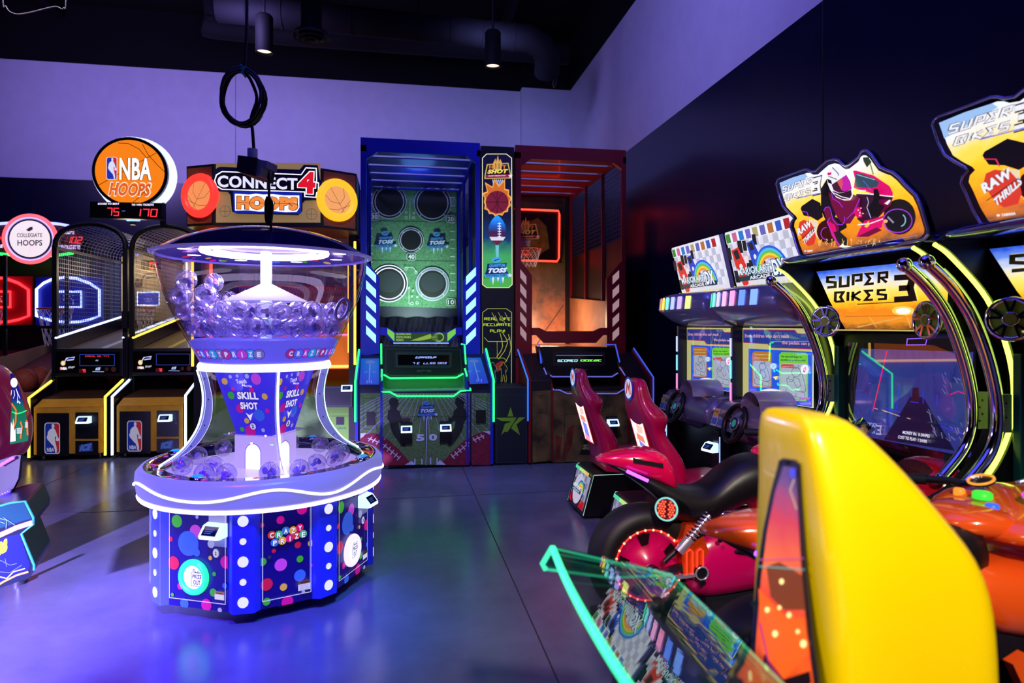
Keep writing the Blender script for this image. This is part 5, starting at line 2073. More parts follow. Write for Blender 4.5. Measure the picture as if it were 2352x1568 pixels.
# --- connect hoops
T = thing('connect_hoops_game', 'tall wooden CONNECT 4 HOOPS basketball game behind the prize machine', 'arcade game', (-1.07, 6.8, 0))
WD = D((170, 130, 84), .5, 0, .1, .4, .18, 7)
f = M()
f.box(-1.76, -.40, 6.05, 7.9, .03, .62, D((130, 190, 50), .5))
f.box(-1.76, -.40, 7.8, 7.9, .6, 2.1, WD)
f.obj('cabinet', T, .004)
f = M()
for x0 in (-1.77, -.455):
    f.box(x0, x0 + .06, 6.02, 6.5, .02, 2.08, D((16, 14, 18), .4))
    f.box(x0, x0 + .06, 6.5, 7.8, .6, 2.08, D((40, 30, 30), .5))
objs(f, 'side_frame', T)
f = M()
for x in (-1.78, -.40):
    f.tube([(x, 6.02, .9), (x, 6.02, 2.02)], .011, E((255, 200, 60), 2.6), 8)
    objs(f, 'neon_tube', T)
    f = M()
f.tube([(-1.7, 6.28, 1.0), (-1.7, 6.28, 1.98)], .014, E((255, 80, 40), 3), 8)
f.tube([(-.47, 6.28, 1.0), (-.47, 6.28, 1.98)], .014, E((255, 170, 60), 3), 8)
objs(f, 'neon_tube', T)
f = M()
f.hexa([(-1.70, 6.1, .86), (-.46, 6.1, .86), (-.46, 7.7, 1.35), (-1.70, 7.7, 1.35), (-1.70, 6.1, .88), (-.46, 6.1, .88), (-.46, 7.7, 1.37), (-1.70, 7.7, 1.37)], EG('Z', .86, 1.35, ((0, (240, 130, 40)), (1, (235, 90, 40))), .55, .2, 6))
f.obj('ball_ramp', T)
f = M()
f.tube([(-1.7, 6.05, .885), (-.46, 6.05, .885)], .012, E((255, 190, 70), 2.4), 8)
f.tube([(-1.7, 7.0, 1.16), (-.46, 7.0, 1.16)], .008, E((255, 120, 190), 1.6), 8)
objs(f, 'ramp_light', T)
A = Art((0, 6.0, 0), FS)
A.board([(742, 886), (809, 886), (809, 935), (742, 935)], .1, D((30, 34, 44), .4))
A.k = 1
A.line([(744, 889), (807, 889), (807, 932), (744, 932)], 1, D((90, 130, 60), .5), True)
A.rect(756, 906, 805, 926, D((10, 12, 24), .4))
A.obj('coin_box', T)
A = Art((0, 6.045, 0), FS)
A.line([(760, 955), (804, 955), (804, 1055)], 1, D((40, 70, 24), .5))
A.rect(772, 957, 790, 975, D((12, 14, 20), .4))
A.tx('GLO2', 775, 985, 20, 5, E((90, 170, 190), .4), .02)
A.circ(802, 993, 2, D((140, 140, 140), .3, 1), None, 10)
A.obj('service_door', T)
reader(T, AY(797, 891, 5.998), FS, 1.0, 'card_reader', False)
A = Art((0, 7.3, 0), FS)
A.board([(550, 594), (790, 592), (790, 662), (550, 662)], .02, D((150, 150, 190), .5, 0, 0, .3, .2, 12))
A.k = 1
for k in range(6):
    x = 554 + k * 39
    A.line([(x, 630), (x + 30, 629), (x + 30, 652), (x, 653)], 1.4, D((50, 46, 120), .5), True)
A.tx('BAY TEK GAMES', 655, 624, 55, 4, D((150, 60, 100), .5), .03)
cg = A.obj('connect_grid', T)
f = M()
for k in range(40):
    x = -1.68 + k * .03
    f.bar((x, 7.25, 1.66 + .01 * (k % 2)), (x + .028, 7.25, 1.52), .005, .005, D((220, 220, 240), .5))
    f.bar((x + .028, 7.25, 1.66), (x, 7.25, 1.52), .005, .005, D((220, 220, 240), .5))
f.obj('net', T)
f = M()
for k in range(7):
    f.torus((-1.62 + k * .172, 7.18, 1.67), (0, 0, 1), .075, .009, D((225, 70, 50), .4), 24, 8)
    f.obj('hoop', T)
    f = M()
A = Art((0, 7.0, 0), FS)
A.board([(560, 524), (808, 530), (808, 592), (560, 586)], .03, WD)
A.k = 1
A.line([(560, 556), (808, 560)], .8, D((110, 80, 50), .5))
A.poly([(655, 524), (770, 528), (752, 540), (720, 545), (672, 542)], D((50, 66, 86), .5))
A.tx('BAY TEK', 673, 540, 47, 7.5, D((230, 230, 245), .5), .04)
A.obj('maker_board', T)
zt, zb = 2.575, 2.075
fl, fr = AY(490, 400, 5.6).x, AY(740, 400, 5.6).x
ol, orr = AY(428, 400, 5.73).x, AY(819, 400, 5.75).x
HB = D((22, 16, 16), .5)
f = M()
base = [(ol, 5.73, zb), (fl, 5.6, zb), (fr, 5.6, zb), (orr, 5.75, zb), (orr, 6.25, zb), (ol, 6.25, zb)]
f.prism(base, (0, 0, zt - zb), HB)
mb = f.obj('marquee_box', T, .006)
PWD = EG('X', -9, 9, ((0, (176, 140, 90)), (1, (200, 165, 105))), .42, .3, 5, True, (3, 3, 26))
A = Art((0, 5.598, 0), FS)
A.rect(496, 374, 736, 511, PWD)
for x, y in (nC(597, 742), nC(1615, 775)):
    A.ring(x, y, 12.5, .6, D((70, 50, 36), .6), None, 24)
    A.line([(x - 12, y), (x + 12, y)], .6, D((70, 50, 36), .6))
    A.line([(x, y - 12), (x, y + 12)], .6, D((70, 50, 36), .6))
outl = [(470, 290), (520, 240), (560, 230), (1020, 250), (1480, 262), (1530, 205), (1690, 212), (1715, 380), (1740, 390), (1735, 610), (1540, 620), (1510, 650), (1508, 740), (1460, 790), (740, 772), (690, 750), (672, 560), (640, 520), (540, 512), (480, 470), (450, 380)]
A.k = 0
A.board([nC(*p) for p in outl], -.03, D((14, 20, 70), .4))
o_, n_ = V(A.o), V(A.n)
A.o = o_ + n_ * .0305
A.k = 2
W1 = E((250, 248, 255), 1.1)
K1 = E((10, 8, 24), .3)
B1 = E((20, 40, 170), .8)
A.poly([nC(*p) for p in ((690, 500), (1500, 520), (1490, 770), (700, 760))], B1)
A.poly([nC(*p) for p in ((470, 380), (490, 310), (560, 270), (1490, 305), (1545, 225), (1675, 232), (1680, 398), (1702, 405), (1698, 528), (1680, 530), (1672, 585), (1528, 575), (1526, 520), (560, 490), (490, 450))], W1)
A.poly([nC(*p) for p in ((482, 380), (502, 322), (565, 282), (1495, 318), (1550, 238), (1662, 244), (1668, 410), (1690, 416), (1686, 516), (1668, 518), (1660, 572), (1540, 564), (1538, 508), (565, 478), (502, 440))], K1)
A.text('CONNECT', nC(508, 458), nC(1448, 492), nC(508, 318), E((225, 225, 255), 1.05), .035)
A.text('4', nC(1440, 540), nC(1665, 548), nC(1450, 262), W1, .09)
A.text('4', nC(1450, 532), nC(1655, 540), nC(1460, 272), E((220, 20, 40), 1.0), .05)
A.poly([nC(*p) for p in ((712, 535), (880, 545), (960, 535), (1050, 545), (1150, 540), (1300, 555), (1470, 555), (1470, 700), (1440, 748), (1310, 752), (1180, 740), (1000, 745), (860, 730), (715, 735))], W1)
A.text('HOOPS', nC(728, 722), nC(1458, 738), nC(732, 556), E((40, 14, 10), .6), .11)
A.text('HOOPS', nC(736, 715), nC(1450, 731), nC(740, 562), E((245, 140, 60), 1.0), .075)
A.line([nC(735, 638), nC(1450, 655)], .9, E((60, 20, 10), .6))
A.obj('marquee_face', mb, label='lit CONNECT 4 HOOPS lettering')
for a, b, col, c2 in (((ol, 5.73), (fl, 5.6), (255, 60, 50), (250, 150, 90)), ((fr, 5.6), (orr, 5.75), (255, 190, 40), (250, 170, 100))):
    a, b = V((a[0], a[1], zb)), V((b[0], b[1], zb))
    U = (b - a).normalized()
    n = U.cross(V((0, 0, 1)))
    L = (b - a).length
    A = Art(a + n * .002, n, U, (0, 0, 1))
    A.rect(.012, .02, L - .012, .48, D((150, 80, 50), .5, 0, 0, .4, .15, 9))
    wg = A.obj('marquee_wing', mb)
    B = Art(a + n * .03, n, U, (0, 0, 1))
    cx_, cz_ = L / 2 + (.02 if col[1] < 100 else -.03), .245
    f = M()
    ctr = a + U * cx_ + V((0, 0, cz_)) + n * .002
    f.torus(ctr + n * .018, n, .148, .034, E(col, 1.1), 44, 12)
    dsc = f.obj('disc_light', wg, label='red lit disc with a basketball' if col[1] < 100 else 'yellow lit disc with a basketball')
    B.circ(cx_, cz_, .128, E(c2, .9), None, 36)
    ln = E((110, 40, 20), .6)
    B.ring(cx_, cz_, .118, .003, ln, None, 36)
    s_ = 1 if col[1] < 100 else -1
    B.line([(cx_ - s_ * .06, cz_ - .10), (cx_ + s_ * .065, cz_ + .098)], .003, ln)
    B.line([(cx_ - s_ * .05, cz_ + .105), (cx_ - s_ * .06, cz_ + .03), (cx_ - s_ * .02, cz_ - .03), (cx_ + s_ * .06, cz_ - .02), (cx_ + s_ * .11, cz_ + .03)], .003, ln)
    B.line([(cx_ - s_ * .115, cz_ + .01), (cx_ - s_ * .07, cz_ - .05), (cx_ - s_ * .0, cz_ - .085), (cx_ + s_ * .08, cz_ - .085)], .003, ln)
    B.line([(cx_ - s_ * .11, cz_ - .03), (cx_ - s_ * .06, cz_ - .06), (cx_ - s_ * .03, cz_ - .11)], .003, ln)
    B.obj('disc_face', wg)
# ---------------------------------------------------------------- motorbike racers along the wall
zM = lambda X, Y: (1760 + X / 4.9, 320 + Y / 4.9)
zK = lambda X, Y: (1780 + X / 6.533, 360 + Y / 6.533)
zH = lambda X, Y: (1740 + X / 3.843, 560 + Y / 3.843)
zS = lambda X, Y: (1740 + X / 3.734, 740 + Y / 3.734)
YM = 2.56
WS = (-1, 0, 0)
LIME = E((220, 255, 85), 3.6)
ARC = smooth_path([V(p) for p in ((1.90, 0, 1.545), (1.97, 0, 1.50), (2.12, 0, 1.35), (2.205, 0, 1.17), (2.235, 0, 1.02), (2.22, 0, .88), (2.15, 0, .74), (2.05, 0, .645), (1.93, 0, .59))], 6)
TUB = smooth_path([V(p) for p in ((1.86, 0, 1.48), (1.96, 0, 1.395), (2.05, 0, 1.275), (2.125, 0, 1.09), (2.155, 0, .92), (2.125, 0, .79), (2.02, 0, .675))], 6)
at_y = lambda pts, y: [V((p.x, y, p.z)) for p in pts]
SUNSET = ((0, (110, 60, 20)), (.12, (225, 140, 30)), (.3, (240, 130, 20)), (.45, (255, 200, 30)), (.6, (255, 225, 110)), (.74, (215, 220, 225)), (.87, (110, 150, 235)), (1, (40, 80, 210)))


def bike_race(dy, label, pal, rider, first):
    OFF[0] = V((0, dy, 0))
    T = thing('motorbike_racing_cabinet', label, 'arcade game', (2.25, YM, 0), 'motorbike racing cabinets')
    y0, y1 = YM - .46, YM + .46
    f = M()
    f.box(2.29, 2.57, y0, y1, .02, 1.6, SATIN)
    f.box(2.02, 2.3, y0 + .03, y1 - .03, .02, .6, SATIN)
    f.obj('cabinet', T, .006)
    for y in (y0 + .004, y1 - .034):
        f = M()
        pts = at_y(ARC, y)
        pg = pts + [V((1.93, y, .02)), V((2.55, y, .02)), V((2.55, y, 1.6)), V((1.95, y, 1.58))]
        f.prism(pg, (0, .03, 0), D((16, 18, 20), .35))
        sp = f.obj('side_panel', T)
        f = M()
        yy = y + .015
        ap = [p + V((-.006, 0, 0)) for p in at_y(ARC, yy)]
        f.tube(ap if y > YM else ap[:9], .008, LIME, 8)
        f.obj('edge_light', sp)
        yt = y + (.012 if y > YM else .018)
        f = M()
        q = at_y(TUB, yt)
        f.tube(q, .021, CHROME, 12)
        f.ball(q[0], .028, CHROME, 14)
        f.ball(q[-1], .023, CHROME, 12)
        ct = f.obj('chrome_tube', T)
        f = M()
        f.tube([p + V((.028, 0, .012)) for p in q[3:-3]], .0025, E((215, 255, 120), .6), 6)
        f.obj('strip_light', ct)
        f = M()
        zz = .93
        f.box(2.15, 2.212, yy - .009, yy + .009, zz - .07, zz + .07, D((150, 165, 180), .35))
        for k in range(4):
            f.disc((2.175 + .012 * (k % 2), yy - .0095, zz - .04 + k * .026), (0, -1, 0), .005, BLACK, 8)
        f.obj('tube_bracket', T)
    # crown
    xm = 1.9
    A = Art((xm, 0, 0), WS)
    o = [(115, 500), (125, 465), (150, 440), (290, 390), (435, 336), (470, 340), (505, 360), (560, 356), (620, 300), (690, 240), (760, 222), (815, 235), (860, 280), (895, 298), (935, 285), (1040, 200), (1070, 140), (1100, 122), (1130, 124), (1180, 165), (1230, 240), (1280, 310), (1350, 342), (1430, 372), (1500, 430), (1560, 500), (1690, 630), (1740, 740), (1790, 900), (1825, 1020), (1820, 1075), (1790, 1110), (1740, 1135), (1100, 1240), (480, 1350), (430, 1350), (385, 1320), (340, 1200), (300, 1060), (275, 985), (283, 930), (312, 890), (295, 860), (240, 810), (185, 750), (150, 650)]
    out = [zM(*p) for p in o]
    A.board(out, .03, D((12, 12, 26), .2, 0, .5))
    cx_, cy_ = zM(980, 800)
    A.k = 1
    inn = [(cx_ + (x - cx_) * .945, cy_ + (y - cy_) * .925 + 1) for x, y in out]
    A.poly(inn, EG('Z', 1.58, 2.0, ((0, (100, 70, 60)), (.12, (215, 120, 30)), (.28, (250, 160, 15)), (.5, (255, 210, 40)), (.62, (255, 225, 90)), (.76, (245, 240, 215)), (1, (235, 248, 255))), 1.05, .4, 7, True, (1, 1, 3)))
    W1, GY = E((250, 248, 252), .95), E((120, 170, 240), .9)
    A.poly([zM(*p) for p in ((150, 490), (290, 430), (440, 385), (470, 420), (180, 620))], E((165, 205, 250), .9))
    pk, pk2, dk, vi = [E(c, .9) for c in rider]
    K = E((24, 18, 28), .35)
    kk = lambda P: [zK(*p) for p in P]
    # tail and rear wheel
    A.poly(kk([(385, 780), (400, 740), (560, 630), (680, 690), (720, 900), (640, 960), (540, 900), (430, 880)]), K)
    A.line(kk([(395, 818), (480, 830), (505, 905)]), 1.6, vi)
    A.poly(kk([(530, 930), (640, 960), (660, 1240), (560, 1120)]), E((235, 230, 190), .9))
    A.circ(*zK(790, 1120), 25, K, 27)
    A.ring(*zK(775, 1150), 13, 1.8, vi, 14, 24, 90, 270)
    # front wheel
    A.circ(*zK(1870, 900), 37, E((36, 34, 26), .45), 41)
    A.ring(*zK(1840, 960), 33, 2.2, vi, 27)
    A.circ(*zK(1830, 950), 27, E((20, 22, 34), .5), 22)
    A.ring(*zK(1880, 950), 12, 3, E((150, 210, 220), .7), 14, 16, -60, 80)
    A.line(kk([(1690, 900), (1780, 990)]), 4, E((170, 170, 190), .7))
    A.circ(*zK(1660, 965), 5, E((245, 180, 120), 1.0), 4)
    # body work
    A.poly(kk([(1170, 210), (1210, 205), (1480, 280), (1720, 440), (1770, 540), (1760, 640), (1640, 720), (1560, 640), (1500, 560), (1180, 470), (1200, 330)]), pk)
    A.poly(kk([(1215, 245), (1300, 255), (1480, 320), (1560, 380), (1540, 445), (1440, 470), (1200, 450)]), E((60, 96, 110), .6))
    A.line(kk([(1225, 265), (1500, 345)]), 1.6, E((190, 210, 240), .8))
    A.line(kk([(1320, 350), (1440, 500)]), 1.6, E((80, 110, 235), .9))
    A.poly(kk([(1220, 555), (1400, 548), (1780, 600), (1700, 760), (1560, 900), (1480, 960), (1330, 1010), (1240, 940), (1200, 800)]), dk)
    A.poly(kk([(1560, 640), (1760, 650), (1740, 720), (1620, 830), (1480, 900), (1420, 860)]), pk2)
    A.poly(kk([(1340, 960), (1480, 930), (1640, 880), (1600, 1060), (1400, 1190), (1220, 1200), (1260, 1110)]), pk)
    A.poly(kk([(1520, 1060), (1610, 1100), (1400, 1200), (1230, 1200)]), pk2)
    A.poly(kk([(1340, 1045), (1405, 960), (1420, 1020), (1380, 1065)]), E((245, 215, 50), .9))
    A.line(kk([(1220, 548), (1420, 558), (1780, 600)]), 2.4, W1)
    A.line(kk([(1240, 1020), (1430, 1000), (1620, 930)]), 2.2, W1)
    A.poly(kk([(1640, 700), (1720, 640), (1735, 660), (1690, 720)]), W1)
    A.poly(kk([(1320, 10), (1400, 5), (1450, 80), (1380, 160), (1330, 70)]), E((60, 76, 40), .6))
    A.line(kk([(1430, 100), (1475, 265)]), 3, E((150, 170, 120), .7))
    A.tx('YAMAHA', *zK(1255, 525), 17, 4.6, W1, .05)
    # rider
    A.poly(kk([(690, 480), (780, 330), (860, 320), (880, 500), (1000, 700), (900, 900), (1060, 960), (1080, 1060), (980, 1120), (1000, 1300), (940, 1340), (800, 1060), (760, 950), (690, 800)]), K)
    A.poly(kk([(800, 520), (880, 600), (1060, 650), (1180, 560), (1280, 620), (1260, 800), (1130, 1000), (1020, 1010), (930, 900), (850, 720)]), pk2)
    A.poly(kk([(730, 800), (800, 750), (860, 900), (960, 1010), (960, 1100), (880, 1160), (800, 1010)]), pk2)
    A.poly(kk([(780, 950), (900, 1020), (940, 1180), (1040, 1340), (960, 1350), (850, 1180)]), pk)
    A.poly(kk([(880, 1130), (960, 1110), (1080, 1220), (1090, 1320), (1000, 1350), (930, 1260)]), E((40, 40, 40), .5))
    A.poly(kk([(1220, 760), (1280, 760), (1310, 900), (1240, 920), (1180, 840)]), pk)
    for X, Y in ((1250, 800), (1275, 840), (1270, 880), (1290, 770), (1320, 850)):
        A.circ(*zK(X, Y), 1.6, W1, None, 8)
    A.poly(kk([(1480, 480), (1540, 480), (1570, 560), (1560, 700), (1650, 740), (1560, 880), (1440, 900), (1390, 780), (1480, 640)]), E((16, 14, 18), .4))
    A.line(kk([(1380, 600), (1405, 680), (1380, 760), (1440, 920)]), 1.8, E((200, 200, 240), .8))
    A.line(kk([(845, 520), (870, 630), (960, 680), (1015, 760)]), 1.6, vi)
    A.line(kk([(1270, 630), (1180, 830), (1075, 935)]), 1.6, vi)
    A.line(kk([(730, 810), (760, 760), (810, 750), (835, 800), (870, 940), (920, 1010), (1010, 1020), (1045, 960), (1045, 900)]), 1.6, vi)
    A.line(kk([(780, 980), (830, 910)]), 1.6, vi)
    A.line(kk([(780, 980), (900, 1230), (980, 1350)]), 1.6, vi)
    # helmet
    A.poly(kk([(780, 300), (800, 210), (860, 150), (950, 140), (1040, 200), (1080, 270), (1150, 400), (1170, 480), (1165, 600), (1130, 650), (1040, 655), (920, 610), (830, 500), (790, 400)]), W1)
    A.poly(kk([(850, 420), (1070, 270), (1130, 370), (1150, 480), (1060, 530), (960, 540), (880, 500)]), E((90, 30, 60), .6))
    A.poly(kk([(940, 360), (1070, 275), (1130, 380), (1140, 480), (1050, 520), (1000, 500)]), E((205, 30, 170), .95))
    A.poly(kk([(930, 370), (1000, 320), (1020, 400), (1000, 500)]), E((225, 90, 90), .9))
    A.poly(kk([(860, 510), (960, 545), (1060, 530), (1140, 490), (1160, 600), (1110, 640), (1000, 630), (900, 580)]), E((70, 20, 50), .5))
    A.line(kk([(880, 540), (1000, 600), (1130, 630), (1165, 560)]), 2.0, W1)
    A.poly(kk([(785, 240), (850, 230), (840, 270), (790, 280)]), pk)
    A.poly(kk([(785, 330), (840, 350), (860, 410), (800, 390)]), K)
    A.line(kk([(860, 160), (940, 240), (960, 280)]), 2.4, E((120, 130, 150), .8))
    A.line(kk([(800, 290), (880, 320), (930, 340)]), 1.6, K)
    # sparks and dust
    for k in range(40):
        X = random.uniform(650, 1600)
        A.line(kk([(X, 1290 + random.uniform(-70, 60)), (X + random.uniform(-30, 30), 1290 + random.uniform(-70, 60))]), 1.0, E((255, 220, 110), 1.0))
    A.poly(kk([(960, 1350), (1020, 1300), (1040, 1330), (1160, 1345), (1040, 1362)]), E((255, 240, 200), 1.3))
    # lettering
    for dx_, mt, w_ in ((.4, K, 2.2), (0, W1, 1.4)):
        A.stroke('SUPER', zM(175 + dx_, 595), zM(495, 500), zM(192, 530), w_, mt, 2.5)
        A.stroke('BIKES', zM(208 + dx_, 690), zM(485, 610), zM(225, 630), w_, mt, 2.5)
        A.stroke('3', zM(520 + dx_, 610), zM(595, 590), zM(525, 460), w_ * 1.2, mt)
    A.line([zM(340, 665), zM(600, 605)], 1.8, E((110, 110, 235), .9))
    A.poly([zM(*p) for p in ((375, 930), (420, 905), (500, 930), (540, 1000), (560, 1100), (540, 1180), (470, 1200), (420, 1150), (360, 1010))], E((225, 60, 40), .95))
    for d_, mt, b_ in ((2, K, .1), (0, W1, .05)):
        A.text('RAW', zM(365, 1085), zM(512, 972), zM(345, 1010 - d_), mt, b_)
        A.text('THRILLS', zM(425, 1190), zM(560, 1030), zM(412, 1130 - d_), mt, b_)
    A.line([zM(375, 1140), zM(545, 985)], 1.2, K)
    A.circ(*zM(437, 1257), 1.9, W1, None, 10)
    A.tx('YAMAHA', *zM(452, 1268), 15, 4.4, W1, .05, 0, -.1)
    A.line([zM(445, 1312), zM(1700, 1080)], .7, E((230, 220, 230), .6))
    cr = A.obj('crown_sign', T, label='lit crown picture of a rider on a racing motorbike')
    f = M()
    f.tube([A.pt(x, y, 0) for x, y in out], .006, D((190, 190, 230), .15, .6), 6, True)
    f.obj('crown_trim', cr)
    # visor below the crown
    f = M()
    rows = []
    for k in range(13):
        t_ = k / 12
        y = y1 - .0 - t_ * .92
        b_ = math.sin(math.pi * t_) ** .5
        x = 1.93 - .06 * b_
        z = 1.575
        rows.append([V((x, y, z - .012)), V((x - .012 * b_, y, z)), V((x, y, z + .014)), V((2.4, y, z + .03)), V((2.4, y, z - .01))])
    f.loft(rows, D((120, 130, 220), .12, .9), True)
    f.obj('visor', T)
    # header picture
    A = Art((2.1, 0, 0), WS)
    hp = [zH(520, 245), zH(1700, 125), zH(1660, 745), zH(780, 760), zH(640, 510)]
    A.board(hp, .03, SATIN)
    A.k = 1
    A.poly(hp, EG('Z', 1.235, 1.53, SUNSET, 1.1, .25, 6, True, (1, 2, 5)))
    A.circ(*zH(1285, 590), 26, E((255, 215, 90), 1.0), 11)
    A.circ(*zH(1285, 592), 17, E((255, 250, 220), 1.4), 7)
    RDW = E((240, 190, 110), .8)
    A.line([zH(1285, 645), zH(880, 735)], 2.2, RDW)
    A.line([zH(1320, 645), zH(1350, 740)], 2.6, RDW)
    A.line([zH(985, 645), zH(1050, 735)], 1.4, RDW)
    A.line([zH(770, 640), zH(1300, 632)], .9, E((120, 60, 30), .6))
    DKL, HI = D((40, 14, 20), .3), E((250, 220, 170), .9)
    for ox, oy, mt, w_ in ((1.2, -.9, HI, 1.5), (0, 0, DKL, 1.5)):
        A.stroke('SUPER', (zH(615, 390)[0] + ox, zH(0, 385)[1] + oy), (zH(1140, 340)[0] + ox, zH(0, 340)[1] + oy), (zH(618, 300)[0] + ox, zH(0, 295)[1] + oy), w_, mt, 2.5)
        A.stroke('BIKES', (zH(685, 510)[0] + ox, zH(0, 510)[1] + oy), (zH(1130, 485)[0] + ox, zH(0, 485)[1] + oy), (zH(688, 430)[0] + ox, zH(0, 430)[1] + oy), w_, mt, 2.5)
        A.stroke('3', (zH(1205, 490)[0] + ox, zH(0, 490)[1] + oy), (zH(1370, 480)[0] + ox, zH(0, 480)[1] + oy), (zH(1205, 300)[0] + ox, zH(0, 300)[1] + oy), w_ * 1.05, mt)
    A.line([zH(880, 532), zH(1370, 505)], 2, DKL)
    A.obj('header_picture', T, label='backlit sunset header lettered SUPER BIKES 3')
    f = M()
    f.bar((2.09, y1 - .12, 1.232), (2.09, y0 + .12, 1.232), .006, .006, E((220, 200, 120), .8))
    f.obj('header_light', T)
    # wheel shaped loudspeakers
    for y, n in ((YM + .31, V((-.9, -.43, 0))), (YM - .31, V((-1, .06, 0)))):
        n.normalize()
        c = V((2.075, y, 1.275))
        f = M()
        f.tube([c, c - n * .02, c - n * .2], [.07, .074, .07], D((60, 52, 40), .25, .6, .4), 32)
        f.torus(c, n, .069, .010, CHROME, 36, 8)
        po = f.obj('wheel_speaker', T)
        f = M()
        f.disc(c + n * .001, n, .066, D((150, 190, 30), .5, .3), 28)  # green glow behind the spokes, put into the disc's colour
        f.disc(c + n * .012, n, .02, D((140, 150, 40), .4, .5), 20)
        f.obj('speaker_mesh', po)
        f = M()
        u_, w_ = n.cross(V((0, 0, 1))), V((0, 0, 1))
        c2 = c + n * .006
        for k in range(5):
            a = 2 * math.pi * k / 5 + .3
            for s_ in (-.24, .24):
                f.bar(c2 + (u_ * math.cos(a) + w_ * math.sin(a)) * .018, c2 + (u_ * math.cos(a + s_) + w_ * math.sin(a + s_)) * .066, .009, .008, CHROME, n)
        f.torus(c2, n, .022, .005, CHROME, 20, 6)
        f.obj('speaker_spokes', po)
    # screen
    f = M()
    f.box(2.24, 2.30, YM - .37, YM + .40, .66, 1.22, BLACK)
    f.box(2.20, 2.26, YM + .385, YM + .42, .68, 1.15, D((10, 90, 76), .35))
    f.obj('screen_bezel', T, .004)
    A = Art((2.238, 0, 0), WS)
    sc = [zS(880, 225), zS(1850, 255), zS(1830, 1160), zS(805, 955)]
    A.poly(sc, EG('Y', 2.1, 3.1, ((0, (40, 50, 120)), (.22, (30, 34, 100)), (.36, (70, 60, 170)), (.44, (150, 60, 200)), (.5, (60, 40, 130)), (.57, (170, 90, 210)), (.64, (60, 40, 140)), (.75, (26, 30, 100)), (1, (50, 80, 170))), 1.3, 1.3, 7, True, (1, 3, 1), .1))
    A.poly([zS(1310, 640), zS(1420, 640), zS(1690, 1100), zS(1080, 1005)], E((26, 24, 74), .6))
    A.line([zS(1110, 245), zS(990, 755)], 2.6, E((240, 20, 90), 1.1))
    A.line([zS(1065, 750), zS(1220, 805)], 1.6, E((240, 190, 170), .9))
    for X in (1000, 1080, 1280):
        A.line([zS(X, 735 + (X - 1000) * .3), zS(X + 30, 745 + (X - 1000) * .3)], 1.6, E((240, 200, 170), .9))
    A.poly([zS(1330, 560), zS(1380, 560), zS(1390, 690), zS(1320, 690)], E((60, 20, 50), .7))
    for a, b in (((1220, 520), (1190, 740)), ((1310, 680), (1380, 690)), ((1420, 590), (1420, 700)), ((1100, 740), (1230, 770)), ((1540, 620), (1540, 720)), ((1570, 890), (1770, 960))):
        A.line([zS(*a), zS(*b)], 2, E((50, 60, 240), .9))
    for k in range(26):
        X, Y = random.uniform(1450, 1760), random.uniform(420, 1000)
        A.line([zS(X, Y), zS(X + random.uniform(10, 40), Y + random.uniform(20, 70))], random.uniform(1, 3), E((130, 130, 180), .6))
    A.line([zS(1650, 620), zS(1720, 590), zS(1815, 630)], 2, E((220, 30, 120), .9))
    lt = E((235, 230, 255), 1.0)
    A.text('MONEY IN:  0 SWIPES', zS(1243, 955), zS(1475, 990), zS(1246, 928), lt, .02)
    A.text('COST TO PLAY:  1 SWIPE', zS(1203, 995), zS(1450, 1036), zS(1206, 968), lt, .02)
    A.stroke('SUPER', zS(835, 880), zS(1010, 905), zS(845, 848), 1.1, E((150, 160, 220), .9))
    A.stroke('BIKES', zS(835, 925), zS(1000, 950), zS(842, 895), 1.1, E((150, 160, 220), .9))
    A.stroke('3', zS(1015, 955), zS(1055, 960), zS(1020, 885), 1.1, E((170, 160, 200), .9))
    A.obj('game_screen', T, label='lit racing screen with credit text')
    f = M()
    f.box(2.230, 2.2325, YM - .36, YM + .38, .69, 1.17, CLEAR((255, 255, 255), .10, .5, .015))
    f.obj('screen_glass', T)
    f = M()
    A = Art((2.234, 0, 0), WS)
    A.k = 0
    A.line([zS(1285, 142), zS(1455, 136), zS(1440, 192), zS(1278, 194)], 2, E((150, 90, 255), 1.4), True)
    A.poly([zS(1290, 148), zS(1445, 144), zS(1435, 188), zS(1284, 190)], D((16, 10, 30), .3))
    A.obj('camera_window', T)
    # front shell with loudspeakers
    RD = D(pal[0], .22, 0, .7)
    f = M()
    for sg in (-1, 1):
        f.ball((2.12, YM + sg * .27, .605), .115, RD, 20, (1.1, 1.45, 1.0))
    f.box(2.0, 2.28, YM - .4, YM + .4, .4, .60, RD)
    sh = f.obj('front_shell', T, .02)
    f = M()
    for sg in (-1, 1):
        c = V((2.062, YM + sg * .27, .662))
        f.ball(c, .062, D((70, 20, 22), .8, 0, 0, .3, .5, 160), 18, (.9, 1.6, .75))
    objs(f, 'speaker_mesh', sh)
    OFF[0] = V((0, 0, 0))
    return T


bike_race(0, 'motorbike racing cabinet with a magenta rider on its crown, next to a kart cabinet', ((200, 16, 34), 0), ((235, 10, 110), (120, 8, 60), (50, 10, 40), (170, 60, 240)), True)
bike_race(-.98, 'motorbike racing cabinet behind the orange ride-on motorbike', ((235, 80, 26), 0), ((170, 20, 40), (90, 10, 34), (40, 12, 20), (240, 50, 100)), False)


def sect(x, zt, zb, hw, yc, n=14, p=.75):
    cz, hz = (zt + zb) / 2, (zt - zb) / 2
    out = []
    for i in range(n):
        a = 2 * math.pi * i / n
        c, s = math.cos(a), math.sin(a)
        out.append(V((x, yc + hw * math.copysign(abs(c) ** p, c), cz + hz * math.copysign(abs(s) ** p, s))))
    return out


def xloft(f, secs, yc, mat, n=14):
    f.loft([sect(x, a, b, h, yc, n) for x, a, b, h in secs], mat, True)


SLV = D((225, 225, 235), .16, .75)


